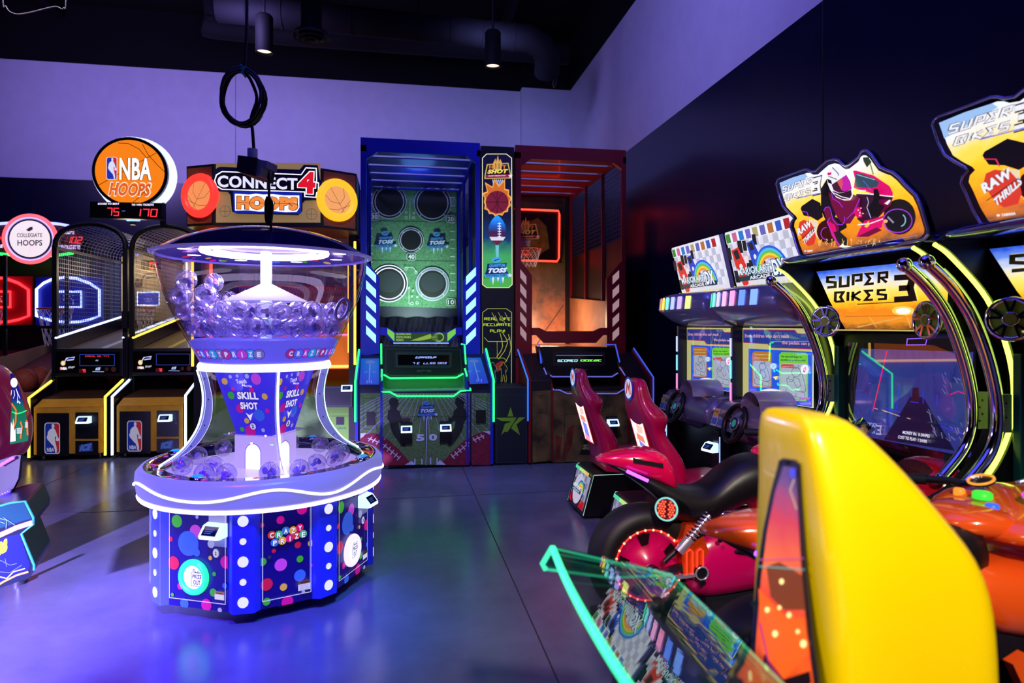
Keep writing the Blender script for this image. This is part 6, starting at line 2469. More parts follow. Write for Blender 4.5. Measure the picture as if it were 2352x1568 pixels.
def ride_bike(dy, label, c1, c2, wheelc, ledc):
    OFF[0] = V((0, dy, 0))
    y = YM
    T = thing('ride_on_motorbike', label, 'ride-on motorbike', (1.4, y, 0), 'ride-on motorbikes')
    P1, P2 = D(c1, .18, 0, .8), D(c2, .2, 0, .8)
    BL = D((13, 13, 18), .38)
    f = M()
    f.loft([sect(x, a, b, h_, y, 16, .5) for x, a, b, h_ in [(.80, .708, .695, .02), (.83, .718, .688, .045), (.90, .733, .665, .072), (.97, .742, .64, .088), (1.04, .741, .61, .096), (1.075, .722, .592, .096), (1.10, .675, .58, .09), (1.125, .62, .57, .07)]], P1, True)
    tc = f.obj('tail_cowl', T)
    f = M()
    f.hexa([(.93, y - .084, .698), (1.05, y - .100, .676), (1.05, y - .100, .692), (.93, y - .084, .714), (.93, y - .06, .712), (1.05, y - .06, .694), (1.05, y - .06, .712), (.93, y - .06, .728)], BLACK)
    f.obj('air_slot', tc)
    f = M()
    xloft(f, [(.82, .70, .69, .03), (.94, .668, .625, .085), (1.05, .63, .54, .105), (1.12, .60, .47, .122), (1.18, .575, .43, .128), (1.25, .568, .43, .125), (1.30, .595, .44, .115), (1.36, .655, .46, .11), (1.44, .70, .5, .12), (1.54, .71, .52, .13), (1.62, .69, .55, .1)], y, BL)
    f.obj('saddle', T, 0, 1)
    f = M()
    xloft(f, [(1.46, .62, .50, .08), (1.54, .62, .42, .165), (1.64, .61, .38, .185), (1.80, .60, .38, .19), (1.95, .56, .46, .14)], y, P1)
    f.obj('leg_shell', T, 0, 1)
    f = M()
    xloft(f, [(1.50, .715, .66, .05), (1.58, .745, .66, .12), (1.70, .74, .65, .13), (1.80, .69, .62, .10)], y, P1)
    f.obj('tank_cover', T, 0, 1)
    f = M()
    f.bar((1.56, y - .2, .40), (1.62, y - .21, .27), .05, .03, P1, (0, 1, 0))
    f.disc((1.60, y - .227, .31), (0, -1, 0), .01, BLACK, 12, .003)
    f.cyl((1.63, y - .2, .27), (1.63, y - .29, .265), .014, RUBBER, 10)
    f.obj('foot_peg', T)
    f = M()
    xloft(f, [(1.135, .3, .16, .05), (1.17, .38, .13, .115), (1.25, .425, .11, .135), (1.35, .44, .12, .142), (1.55, .47, .14, .15), (1.75, .5, .2, .15), (1.86, .48, .26, .1)], y, P2)
    ef = f.obj('engine_fairing', T, 0, 1)
    f = M()
    f.prism([(1.34, y - .151, .335), (1.42, y - .152, .37), (1.5, y - .154, .345), (1.44, y - .152, .315)], (0, .02, 0), BL)
    f.disc((1.20, y - .142, .22), (0, -1, 0), .012, BLACK, 14, .004)
    f.disc((1.27, y - .15, .39), (0, -1, 0), .010, BLACK, 14, .004)
    f.obj('fairing_vent', ef)
    f = M()
    xloft(f, [(1.60, .69, .655, .12), (1.67, .735, .645, .21), (1.78, .765, .64, .235), (1.92, .77, .65, .215), (2.02, .74, .66, .15)], y, P1)
    dsh = f.obj('dash_console', T, 0, 1)
    for c, r, col, tt in (((1.70, y + .03, .752), .026, (60, 230, 60), 'START NITRO'), ((1.665, y - .035, .735), .018, (50, 110, 240), 'VIEW'), ((1.70, y + .11, .742), .016, (245, 150, 40), 'GO')):
        f = M()
        f.lathe(c, [(r, -.012), (r, .004), (r * .8, .009), (.001, .011)], E(col, 1.0), 20)
        f.obj('push_button', dsh)
    f = M()
    for dy_, col in ((-.09, (220, 60, 230)), (.09, (235, 150, 50))):
        c = V((1.76, y + dy_, .772))
        f.disc(c, (-.35, 0, 1), .036, D((20, 14, 20), .2), 24, .006)
        f.torus(c + V((-.003, 0, .008)), (-.35, 0, 1), .034, .004, E(col, 1.2), 24, 6)
        for k in range(7):
            a = .4 + k * .38
            f.bar(c + V((.02 * math.cos(a), .02 * math.sin(a), .011)), c + V((.028 * math.cos(a), .028 * math.sin(a), .012)), .003, .002, E((240, 235, 245), 1.0))
    objs(f, 'dial', dsh)
    A = Art((1.655, y + .08, .71), V((-.55, 0, .84)), (0, -1, 0), V((.84, 0, .55)))
    A.poly([(-.03, -.012), (.07, -.012), (.06, .022), (-.02, .022)], E((160, 40, 20), .8))
    A.tx('RAW', -.018, .006, .07, .012, E((250, 240, 235), 1.0), .05)
    A.tx('THRILLS', -.018, -.008, .07, .010, E((250, 240, 235), 1.0), .04)
    A.obj('badge', dsh)
    f = M()
    for sg in (-1, 1):
        f.tube([(1.80, y + sg * .10, .74), (1.76, y + sg * .2, .75), (1.71, y + sg * .26, .745)], .012, BL, 10)
        f.tube([(1.715, y + sg * .25, .745), (1.66, y + sg * .335, .735)], .018, RUBBER, 12)
    objs(f, 'handlebar', T)
    f = M()
    g = CLEAR((90, 120, 110), .2, .6, .05)
    f.loft([[V((1.92, y + t * .12, .775 - abs(t) * .02)), V((1.98, y + t * .10, .815 - abs(t) * .03)), V((2.03, y + t * .07, .845 - abs(t) * .04))] for t in (-1, -.5, 0, .5, 1)], g, False, True, False)
    f.tube([(1.92, y - .12, .755), (2.03, y - .07, .805), (2.03, y + .07, .805), (1.92, y + .12, .755)], .007, CHROME, 8)
    f.obj('windscreen', T)
    # wheel
    wc = V((1.004, y, .275))
    f = M()
    f.lathe(wc, [(.146, -.066), (.165, -.078), (.2, -.084), (.225, -.062), (.238, 0), (.225, .062), (.2, .084), (.165, .078), (.146, .066)], RUBBER, 48, axis='Y')
    wh = f.obj('rear_wheel', T)
    f = M()
    for sg in (-1, 1):
        f.lathe(wc, [(.148, sg * .066), (.14, sg * .056), (.06, sg * .045), (.04, sg * .075), (.002, sg * .078)], D(wheelc, .3, 0, .5), 40, axis='Y')
        for k in range(5):
            a = 2 * math.pi * k / 5 + .5
            f.prism([wc + V((r * math.cos(a + b), sg * .0565, r * math.sin(a + b))) for r, b in ((.085, -.16), (.128, -.22), (.132, 0), (.128, .22), (.085, .16))], (0, sg * .004, 0), D((40, 20, 30), .3, .5))
    f.obj('rim', wh)
    f = M()
    for k in range(26):
        a = 2 * math.pi * k / 26
        for sg in (-1, 1):
            f.ball(wc + V((.144 * math.cos(a), sg * .067, .144 * math.sin(a))), .0055, E((255, 120, 90), 5.0), 6)
    f.torus(wc + V((0, -.064, 0)), (0, 1, 0), .144, .004, E(ledc, 3.0), 40, 6)
    f.torus(wc + V((0, .064, 0)), (0, 1, 0), .144, .004, E(ledc, 3.0), 40, 6)
    f.obj('rim_light', wh)
    f = M()
    for sg in (-1, 1):
        f.bar((1.0, y + sg * .10, .245), (1.24, y + sg * .10, .30), .02, .035, STEEL, (0, 1, 0))
    f.cyl((1.0, y - .115, .262), (1.0, y + .115, .262), .022, CHROME, 16)
    f.tube([(1.05, y - .105, .30), (1.12, y - .11, .36), (1.24, y - .115, .425)], .011, BLACK, 8)
    f.obj('swing_arm', T)
    f = M()
    a, b = V((1.12, y - .135, .37)), V((1.235, y - .13, .485))
    u = (b - a).normalized()
    v1 = u.cross(V((0, 1, 0))).normalized()
    v2 = u.cross(v1)
    f.cyl(a - u * .02, b, .009, SLV, 12)
    f.cyl(a - u * .03, a + u * .035, .02, SLV, 16)
    f.tube([a.lerp(b, .2 + .8 * i / 72) + (v1 * math.cos(i * .7) + v2 * math.sin(i * .7)) * .02 for i in range(73)], .0035, SLV, 6)
    f.obj('shock_absorber', T)
    f = M()
    OR2 = D((225, 70, 20), .22, .3)
    f.prism([(1.13, y - .118, .24), (1.2, y - .118, .22), (1.24, y - .118, .33), (1.2, y - .118, .44), (1.14, y - .118, .45), (1.115, y - .118, .36)], (0, .05, 0), OR2)
    f.disc((1.165, y - .12, .40), (0, -1, 0), .014, SLV, 16, .006)
    for k in range(2):
        f.tube([(1.14 + k * .045, y - .124, .25), (1.14 + k * .045, y - .124, .34), (1.155 + k * .045, y - .124, .35), (1.165 + k * .045, y - .124, .34), (1.165 + k * .045, y - .124, .25)], .004, E((255, 70, 40), 1.0), 6)
    f.obj('engine_block', T)
    f = M()
    f.bar((1.08, y - .12, .24), (1.2, y - .125, .25), .012, .02, SLV, (0, 1, 0))
    f.cyl((1.20, y - .135, .255), (1.20, y - .10, .255), .028, BLACK, 18)
    f.torus((1.20, y - .136, .255), (0, 1, 0), .026, .004, SLV, 22, 6)
    f.cyl((1.0, y - .13, .262), (1.0, y - .10, .262), .03, BLACK, 18)
    f.torus((1.0, y - .131, .262), (0, 1, 0), .02, .004, SLV, 20, 6)
    f.obj('axle_link', T)
    f = M()
    a = V((1.035, y - .165, .53))
    u = V((.62, .76, -.2)).normalized()
    b = V((1.2, y - .06, .48))
    f.tube([a, a + u * .03, a + u * .07, b], [.046, .05, .046, .034], D((26, 26, 32), .25, .7), 22)
    ex = f.obj('exhaust', T)
    f = M()
    v1 = u.cross(V((0, 0, 1))).normalized()
    v2 = u.cross(v1)
    f.disc(a - u * .001, -u, .042, E((150, 20, 16), .6), 26)
    f.torus(a, u, .043, .004, E((130, 220, 210), .9), 28, 6)
    for i in range(-4, 5):
        for j in range(-4, 5):
            q = v1 * (i * .0105 + (j % 2) * .0052) + v2 * (j * .0092)
            if q.length < .037:
                f.disc(a - u * .002 + q, -u, .0043, E((255, 90, 60), 1.8) if abs(i) != 0 else D((40, 10, 10), .4), 6)
    f.obj('exhaust_lamp', ex)
    f = M()
    f.tube([(.90, y - .088, .668), (.985, y - .10, .628)], .007, E((150, 70, 255), 4.0), 8)
    f.tube([(.90, y + .088, .668), (.985, y + .10, .628)], .007, E((150, 70, 255), 4.0), 8)
    objs(f, 'tail_light', T)
    f = M()
    c = V((1.30, y - .15, .47))
    f.disc(c, (0, -1, 0), .038, D((30, 26, 28), .25, .8), 26, .008)
    f.torus(c + V((0, -.008, 0)), (0, 1, 0), .036, .004, CHROME, 28, 6)
    f.disc(c + V((0, -.009, 0)), (0, -1, 0), .017, E((235, 225, 240), .8), 18)
    for k in range(6):
        a_ = k * 1.047
        f.disc(c + V((.027 * math.cos(a_), -.0088, .027 * math.sin(a_))), (0, -1, 0), .006, D((190, 40, 20), .3), 8)
    f.obj('clutch_cover', T)
    f = M()
    f.box(.82, 2.0, y - .16, y + .16, 0, .03, BLACK)
    f.box(1.25, 1.7, y - .07, y + .07, .03, .3, SATIN)
    f.obj('base_plate', T, .006)
    OFF[0] = V((0, 0, 0))
    return T


ride_bike(0, 'magenta ride-on motorbike with a red lit rear wheel, nearest the red kart seats', (225, 8, 80), (200, 4, 92), (200, 2, 90), (255, 40, 30))
ride_bike(-.95, 'orange ride-on motorbike partly hidden behind the yellow seat', (240, 86, 24), (26, 20, 30), (60, 20, 90), (150, 60, 255))
# ---------------------------------------------------------------- kart racers in the corner
zk = lambda X, Y: (1500 + X / 4.611, 720 + Y / 4.611)
SIL = D((165, 160, 195), .25, .3, .4)
SEATR = D((192, 2, 76), .32, 0, .4)


def kart_cabinet(dy, label):
    OFF[0] = V((0, dy, 0))
    yc = 3.4
    T = thing('kart_racing_cabinet', label, 'arcade game', (2.3, yc, 0), 'kart racing cabinets')
    f = M()
    f.box(2.15, 2.55, yc - .37, yc + .37, .02, 1.3, D((14, 18, 60), .3))
    f.box(2.05, 2.2, yc - .37, yc + .37, .02, .62, BLACK)
    f.obj('cabinet', T, .005)
    A = Art((2.13, 0, 0), WS)
    sc = [zk(950, 150), zk(1700, 158), zk(1700, 1000), zk(950, 885)]
    A.board(sc, .02, D((10, 30, 40), .3))
    A.k = 1
    EE = lambda c, s=1.3: E(c, s, .12)
    A.poly(sc, EE((205, 200, 130)))
    A.poly([zk(*p) for p in ((955, 175), (1500, 178), (1530, 212), (1700, 216), (1700, 380), (1250, 360), (1215, 320), (955, 305))], EE((44, 60, 150)))
    A.line([zk(*p) for p in ((955, 172), (1500, 176), (1530, 212), (1700, 216))], 1.6, EE((190, 30, 60)))
    A.line([zk(*p) for p in ((955, 305), (1215, 320), (1250, 360), (1700, 375))], 1.6, EE((190, 30, 60)))
    pw = EE((235, 190, 230), .95)
    A.text('Even children who can\'t reach', zk(972, 255), zk(1437, 260), zk(972, 212), EE((120, 30, 80)), .09)
    A.text('Even children who can\'t reach', zk(972, 253), zk(1437, 258), zk(972, 214), pw, .03)
    A.text('the pedals can play!', zk(1362, 335), zk(1725, 350), zk(1362, 285), EE((120, 30, 80)), .09)
    A.text('the pedals can play!', zk(1362, 333), zk(1725, 348), zk(1362, 288), pw, .03)
    A.poly([zk(*p) for p in ((1012, 370), (1690, 405), (1685, 990), (1012, 890))], EE((40, 90, 235)))
    rb_ = lambda x0, y0, x1, y1, k: [zk(x0 + k, y0), zk(x1 - k, y0 + .02 * (x1 - x0)), zk(x1, y0 + k), zk(x1, y1 - k), zk(x1 - k, y1), zk(x0 + k, y1 - .06 * (x1 - x0)), zk(x0, y1 - k), zk(x0, y0 + k)]
    A.poly(rb_(1050, 398, 1255, 790, 22), EE((200, 120, 40)))
    A.poly(rb_(1335, 408, 1640, 930, 26), EE((120, 215, 50)))
    A.poly(rb_(1060, 500, 1245, 778, 14), EE((215, 225, 245), .85))
    A.poly(rb_(1348, 520, 1625, 905, 16), EE((215, 225, 245), .85))
    dk_ = EE((120, 40, 30), .6)
    for x, y, w_, tt in ((1066, 440, 170, 'If the accelerator is not'), (1066, 478, 170, 'pressed for some seconds')):
        A.text(tt, zk(x, y), zk(x + w_, y + 4), zk(x, y - 20), EE((240, 235, 160), .9), .03)
    for x, y, w_, tt in ((1352, 468, 225, 'The kart will begin to'), (1352, 502, 270, 'accelerate automatically!')):
        A.text(tt, zk(x, y), zk(x + w_, y + 6), zk(x, y - 24), EE((30, 110, 60), .9), .04)
    A.poly(rb_(1357, 535, 1490, 578, 8), EE((215, 70, 40)))
    A.text('Auto-Accel is on!', zk(1370, 563), zk(1480, 568), zk(1370, 548), pw, .03)
    IKB = EE((40, 50, 110), .5)

    def driver(ox, oy, s):
        q = lambda P: [zk(ox + x * s, oy + y * s) for x, y in P]
        A.line(q([(0, 0), (-34, 30), (-20, 110), (60, 150), (150, 170)]), .8, IKB)
        A.line(q([(30, 10), (90, 30), (110, 100), (70, 120), (40, 60), (30, 10)]), .8, IKB)
        A.line(q([(120, -20), (150, 80), (160, 150), (110, 160)]), .8, IKB)
        A.ring(*zk(ox + 62 * s, oy - 38 * s), 9 * s * 1.1, .8, IKB)
        A.line(q([(30, -70), (50, -100), (60, -72), (90, -104), (92, -64)]), .8, IKB)
        A.line(q([(-30, 26), (30, 40), (20, 60), (-10, 50)]), .8, IKB)
        A.line(q([(60, 170), (60, 210), (150, 230), (150, 170)]), .8, IKB)
        A.line(q([(-40, 120), (-40, 190), (60, 210)]), .8, IKB)

    driver(1110, 590, .8)
    driver(1450, 660, 1.05)
    A.circ(*zk(1272, 556), 7, EE((190, 225, 250), .95), None, 20)
    A.line([zk(1262, 545), zk(1280, 560), zk(1262, 570)], .9, EE((60, 130, 220)))
    A.circ(*zk(1605, 590), 9.5, EE((245, 240, 250), .95), 11, 20)
    A.line([zk(1592, 618), zk(1598, 580), zk(1618, 570), zk(1616, 602)], 1.2, EE((200, 30, 130)))
    A.circ(*zk(1602, 612), 2, EE((200, 30, 130)), None, 10)
    A.poly([zk(1270, 670), zk(1320, 660), zk(1302, 705)], EE((250, 225, 60)))
    A.circ(*zk(1238, 852), 28, EE((245, 235, 240), .95), 12.5, 26)
    for k, tt in enumerate(('The kart will move even if', 'the accelerator is not pressed.')):
        A.text(tt, zk(1130, 835 + k * 28), zk(1340, 858 + k * 30), zk(1130, 818 + k * 28), EE((200, 70, 90), .8), .03)
    A.text('Step it to try!', zk(1480, 935), zk(1665, 915), zk(1476, 900), EE((90, 20, 120), .8), .1)
    A.text('Step it to try!', zk(1482, 933), zk(1663, 914), zk(1478, 902), EE((240, 120, 230), 1.0), .03)
    f = M()
    f.box(2.118, 2.1205, yc - .35, yc + .35, .78, 1.25, CLEAR((255, 255, 255), .17, .5, .012))
    f.obj('screen_glass', T)
    A.obj('game_screen', T, label='lit screen telling children they can play without pedals')
    f = M()
    for y in (yc + .36,):
        f.box(2.06, 2.16, y - .012, y + .012, .62, 1.25, D((10, 26, 60), .3))
    bz = objs(f, 'screen_side', T)[0]
    f = M()
    cols = ((180, 190, 255), (120, 210, 255), (255, 130, 190))
    for k in range(3):
        z0 = 1.06 - k * .14
        f.box(2.052, 2.06, yc + .36, yc + .37, z0, z0 + .115, E(cols[k], 1.6))
    objs(f, 'strip_light', bz)
    # lit board on top
    o = V((2.10, yc + .36, 1.487))
    n = V((-1, 0, -.244)).normalized()
    W_ = V((-.244 * -1 * -1, 0, 1)).normalized()
    A = Art(o, n, (0, -1, 0), W_)
    A.board([(0, 0), (.72, 0), (.72, .36), (0, .36)], .03, D((230, 230, 240), .4))
    A.k = 1
    A.rect(0, 0, .72, .36, E((228, 226, 240), .9))
    g2 = E((196, 196, 212), .9)
    for i in range(14):
        for j in range(5):
            if (i + j) % 2 == 0:
                A.rect(.01 + i * .05, .04 + j * .05, .01 + (i + 1) * .05, .04 + (j + 1) * .05, g2)
    for k, c in enumerate(((70, 150, 60), (220, 110, 160), (50, 130, 220), (120, 110, 220), (190, 180, 120), (110, 110, 200), (200, 120, 60), (60, 100, 210), (190, 40, 50))):
        x = .02 + k * .078
        A.rect(x, .285, x + .062, .35, E((245, 245, 250), .9))
        A.rect(x + .005, .29, x + .057, .345, E(c, .8))
    for cx_, cz_, s, c in ((.13, .16, 1.35, (225, 50, 40)), (.31, .20, 1.1, (40, 70, 200))):
        q = lambda P: [(cx_ + x * s, cz_ + z * s) for x, z in P]
        kb = E((30, 28, 40), .5)
        for x, z in ((-.07, .05), (.035, .07), (-.045, -.06), (.075, -.035)):
            A.poly(q([(x - .02, z - .028), (x + .016, z - .03), (x + .02, z + .025), (x - .016, z + .028)]), kb)
        A.poly(q([(-.045, .06), (.02, .07), (.055, -.02), (.04, -.10), (.0, -.115), (-.03, -.05)]), E(c, .9))
        A.poly(q([(-.03, .055), (.01, .06), (.018, .02), (-.02, .015)]), E((50, 40, 50), .5))
        A.circ(cx_ + .01 * s, cz_ - .02 * s, .014 * s, E((240, 240, 245), .9))
    for k, c in enumerate(((40, 100, 220), (90, 190, 240), (90, 200, 80), (245, 215, 60), (245, 150, 50))):
        A.ring(.46, .06, .165 - k * .014, .0145, E(c, .95), .16 - k * .014, 28, 0, 180)
    A.rect(.10, .045, .62, .075, E((40, 70, 80), .6))
    A.tx('ARCADE GP', .22, .049, .30, .022, E((240, 240, 250), .95), .04)
    A.tx('MARIOKART', .10, .079, .36, .05, E((30, 80, 110), .7), .09)
    A.tx('MARIOKART', .104, .082, .352, .045, E((215, 240, 250), .95), .03)
    A.tx('DX', .47, .05, .13, .10, E((20, 60, 130), .8), .12)
    A.tx('DX', .476, .055, .118, .09, E((235, 245, 255), 1.0), .04)
    for k in range(16):
        A.rect(.02 + k * .044, .008, .042 + k * .044, .02, E((240, 225, 90), .9))
    A.obj('crown_sign', T, label='white lit crown board with karts and a rainbow')
    # silver visor with rainbow cells
    N = 18

    def vx(t_):
        return 1.93 - .085 * (1 - (2 * t_ - 1) ** 2)

    f = M()
    rows = []
    for k in range(N + 1):
        t_ = k / N
        y = yc + .372 - .744 * t_
        x = vx(t_)
        rows.append([V((2.3, y, 1.47)), V((x + .05, y, 1.475)), V((x, y, 1.455)), V((x - .01, y, 1.36)), V((x + .03, y, 1.33)), V((x + .09, y, 1.29)), V((2.13, y, 1.245)), V((2.3, y, 1.245))])
    f.loft(rows, SIL, True)
    vz = f.obj('visor', T)
    cols = ((60, 110, 255), (255, 150, 60), (255, 230, 90), (120, 230, 220), (170, 180, 255), (190, 160, 255), (225, 250, 130)) if dy else ((60, 220, 150), (130, 230, 240), (190, 190, 255), (255, 170, 220), (255, 150, 200), (100, 140, 255), (120, 160, 255))
    f = M()
    for k in range(7):
        t0, t1 = .06 + k * .118, .06 + k * .118 + .066
        P = [(t0, 1.45), (t1, 1.45), (t1, 1.365), (t0, 1.365)]
        f.poly([V((vx(t_) - .004 - (1.455 - z) * .105, yc + .372 - .744 * t_, z)) for t_, z in P], E(cols[k], 1.5))
    objs(f, 'visor_light', vz)
    f = M()
    for k, c in enumerate(((200, 30, 40), (240, 220, 60), (20, 20, 24), (240, 220, 60))):
        f.box(2.08, 2.1, yc + .02 - k * .05, yc + .06 - k * .05, 1.27, 1.285, E(c, .5))
    f.obj('visor_badge', vz)
    # dashboard
    f = M()
    rows = []
    for k in range(13):
        t_ = k / 12
        y = yc + .37 - .74 * t_
        b = .5 - .5 * math.cos(2 * math.pi * t_)
        rows.append([V((2.14, y, .80)), V((2.0 - .05 * b, y, .775 + .03 * b)), V((1.93 - .05 * b, y, .71)), V((1.95 - .03 * b, y, .62)), V((2.14, y, .56))])
    f.loft(rows, D((120, 120, 150), .25, .3, .3), True)
    f.obj('dashboard', T)
    wc = V((1.90, yc, .69))
    ax = V((-1, 0, .35)).normalized()
    f = M()
    f.tube([wc + ax * -.02, wc - ax * .2], [.085, .095], SIL, 24)
    f.obj('steering_column', T)
    f = M()
    f.torus(wc + ax * .02, ax, .105, .015, D((12, 12, 16), .45), 36, 12)
    u = ax.orthogonal().normalized()
    v = ax.cross(u)
    for k in range(3):
        a = 2.09 * k + 1.57
        f.bar(wc, wc + (u * math.cos(a) + v * math.sin(a)) * .1 + ax * .02, .03, .012, D((20, 20, 26), .4), ax)
    sw = f.obj('steering_wheel', T)
    f = M()
    f.disc(wc + ax * .012, ax, .042, D((60, 40, 90), .2, .6), 28, .012)
    f.torus(wc + ax * .022, ax, .04, .005, D((190, 190, 210), .2, .8), 28, 6)
    f.disc(wc + ax * .0255, ax, .022, E((40, 150, 140), .5), 20)
    f.obj('wheel_hub', sw)
    f = M()
    hc = V((1.99, yc - .15, .79))
    f.lathe(hc, [(.10, -.10), (.105, -.02), (.10, .12)], SIL, 20, 0, math.pi, axis='X')
    f.lathe(hc, [(.092, .0), (.002, .0)], D((30, 30, 60), .3), 20, 0, math.pi, axis='X')
    gh = f.obj('gauge_hood', T)
    f = M()
    f.disc(hc + V((-.005, 0, .042)), (-1, 0, 0), .034, E((60, 60, 220), .7), 20)
    f.torus(hc + V((-.007, 0, .042)), (1, 0, 0), .036, .004, E((250, 180, 60), .8), 20, 6)
    f.obj('gauge', gh)
    A = Art((1.90, yc + .33, .64), V((-.95, 0, .3)), (0, -1, 0), V((.3, 0, .95)))
    for x0, c in ((0, (190, 190, 200)), (.085, (150, 170, 160))):
        A.board([(x0, 0), (x0 + .07, 0), (x0 + .07, .11), (x0, .11)], .004, D(c, .4))
        A.rect(x0 + .006, .06, x0 + .064, .10, D((220, 190, 60), .5))
        A.rect(x0 + .006, .01, x0 + .064, .05, D((70, 110, 190), .5))
        A.text('Pro Rules', (x0 + .01, .083), (x0 + .06, .083), (x0 + .01, .095), D((180, 30, 40), .5), .03)
    A.obj('instruction_card', T)
    f = M()
    y = yc + .33
    f.box(1.93, 2.1, y - .05, y + .05, .02, .60, D((16, 18, 30), .3, 0, .3))
    f.tube([(1.935, y - .055, .40), (1.935, y - .055, .57)], .004, E((150, 190, 255), 1.4), 6)
    po = f.obj('reader_post', T, .008)
    reader(T, (1.93, y, .50), (-1, -.25, 0), 1.0, 'card_reader', False)
    OFF[0] = V((0, 0, 0))


kart_cabinet(0, 'kart racing cabinet with silver visor, next to the motorbike cabinets')
kart_cabinet(.8, 'kart racing cabinet with silver visor, the farther one in the corner')


def emblem_m(A, x, y, r):
    A.circ(x, y, r, E((40, 60, 200), .5))
    A.circ(x, y, r * .82, E((225, 225, 245), .7))
    A.line([(x - r * .45, y - r * .45), (x - r * .3, y + r * .45), (x, y - r * .1), (x + r * .3, y + r * .45), (x + r * .45, y - r * .45)], r * .26, E((200, 20, 40), .7))


def kart_seat(dx, dy, label):
    OFF[0] = V((dx, dy, 0))
    yc = 3.4
    T = thing('kart_racing_chair', label, 'racing chair', (1.4, yc, 0), 'red kart chairs')
    S = [(.965, 1.285, 1.315, .07), (.945, 1.26, 1.325, .105), (.90, 1.25, 1.335, .12), (.845, 1.255, 1.35, .135), (.81, 1.262, 1.385, .165), (.775, 1.27, 1.43, .2), (.735, 1.285, 1.425, .2), (.70, 1.30, 1.40, .185), (.66, 1.315, 1.415, .185), (.60, 1.335, 1.465, .2), (.54, 1.355, 1.505, .21), (.47, 1.375, 1.53, .212), (.40, 1.395, 1.53, .205), (.33, 1.41, 1.5, .19)]
    rings = []
    for z, xb, xf, hw in S:
        cx_, hx_ = (xb + xf) / 2, (xf - xb) / 2
        r = []
        for i in range(18):
            a = 2 * math.pi * i / 18
            c, s = math.cos(a), math.sin(a)
            x = cx_ + hx_ * math.copysign(abs(c) ** .6, c)
            y = yc + hw * math.copysign(abs(s) ** .6, s)
            if c > .3 and z < .84:
                x -= hx_ * 1.1 * max(0, 1 - abs(y - yc) / (hw * .72)) * c
            r.append(V((x, y, z)))
        rings.append(r)
    f = M()
    f.loft(rings, SEATR, True)
    f.obj('seat_shell', T, 0, 1)
    f = M()
    f.loft([[V((x, yc + s * hw, z)) for s, z in ((-1, z1), (-.6, z0 + .06), (.6, z0 + .06), (1, z1), (.9, z0 - .06), (-.9, z0 - .06))] for x, z0, z1, hw in ((1.42, .36, .40, .19), (1.6, .34, .40, .2), (1.8, .36, .41, .2), (1.9, .35, .37, .18))], SEATR, True)
    f.obj('seat_cushion', T, .01)
    o, e = V((1.244, yc, .90)), V((1.372, yc, .45))
    n = V((-1, 0, -.29)).normalized()
    W_ = V((-.285, 0, 1)).normalized()
    A = Art(V((1.247, yc, .905)), V((-1, 0, .05)), (0, -1, 0), (0, 0, 1))
    emblem_m(A, 0, 0, .066)
    A.obj('emblem', T, label='round blue and white emblem')
    A = Art(V((1.352, yc, .52)), n, (0, -1, 0), W_)
    A.board([(-.115, -.06), (.115, -.06), (.115, .30), (.07, .335), (-.07, .335), (-.115, .30)], .03, D((150, 10, 30), .3))
    A.k = 1
    A.poly([(-.10, -.05), (.10, -.05), (.10, .23), (.08, .25), (-.08, .25), (-.10, .23)], E((255, 120, 120), 1.0))
    A.poly([(-.088, -.042), (.088, -.042), (.088, .222), (-.088, .222)], E((255, 245, 245), 1.9))
    for P, c in (([(-.03, .14), (.06, .15), (.07, .19), (-.02, .2)], (250, 190, 170)), ([(-.05, .0), (.05, -.02), (.05, .08), (-.04, .1)], (130, 130, 250)), ([(-.06, .1), (.06, .09), (.05, .13), (-.05, .14)], (250, 130, 100)), ([(-.07, -.04), (.06, -.04), (.03, -.01), (-.06, 0)], (240, 150, 170))):
        A.poly(P, E(c, 1.2))
    A.ring(0, .29, .035, .006, D((190, 190, 210), .3))
    A.line([(-.03, .29), (.03, .29)], .006, D((190, 190, 210), .3))
    A.line([(0, .262), (0, .318)], .006, D((190, 190, 210), .3))
    A.obj('lit_panel', T, label='white lit strip with coloured shapes on the seat back')
    OFF[0] = V((0, dy, 0))
    f = M()
    a = [(1.16, yc - .19, .02), (1.235, yc - .19, .29), (1.95, yc - .19, .29), (1.95, yc - .19, .02)]
    f.prism(a, (0, .38, 0), D((12, 12, 16), .3))
    sb = f.obj('seat_base', T, .018)
    f = M()
    for s in (-.19, .19):
        f.tube([(1.165, yc + s, .03), (1.237, yc + s, .287), (1.9, yc + s, .287)], .003, E((150, 200, 190), .7), 6)
    objs(f, 'edge_trim', sb)
    U, W2 = V((0, -1, 0)), V((.075, 0, .27)).normalized()
    A = Art(V((1.16, yc + .19, .02)) + W2 * .0, V((-.27, 0, .075)), U, W2, .0006)
    A.k = 2
    A.rect(.03, .03, .35, .25, E((190, 190, 220), .5))
    A.rect(.03, .03, .35, .085, E((210, 20, 40), .6))
    for i in range(8):
        for j in range(4):
            if (i + j) % 2:
                A.rect(.03 + i * .04, .09 + j * .04, .07 + i * .04, .13 + j * .04, E((150, 150, 180), .5))
    A.circ(.19, .14, .10, E((225, 225, 245), .6), None, 30)
    A.ring(.19, .14, .115, .02, E((30, 30, 60), .4), None, 30, 150, 390)
    for k, c in enumerate(((40, 100, 220), (90, 200, 80), (245, 215, 60), (245, 150, 50))):
        A.ring(.24, .13, .07 - k * .011, .011, E(c, .8), None, 20, 0, 180)
    A.rect(.08, .115, .27, .15, E((60, 90, 130), .5))
    A.tx('MARIOKART', .085, .135, .18, .025, E((230, 240, 250), .8), .04)
    A.tx('ARCADE GP', .10, .12, .14, .010, E((230, 240, 250), .8), .03)
    A.rect(.04, .254, .34, .276, E((190, 235, 130), .9))
    A.rect(.04, .254, .14, .276, E((80, 220, 170), .9))
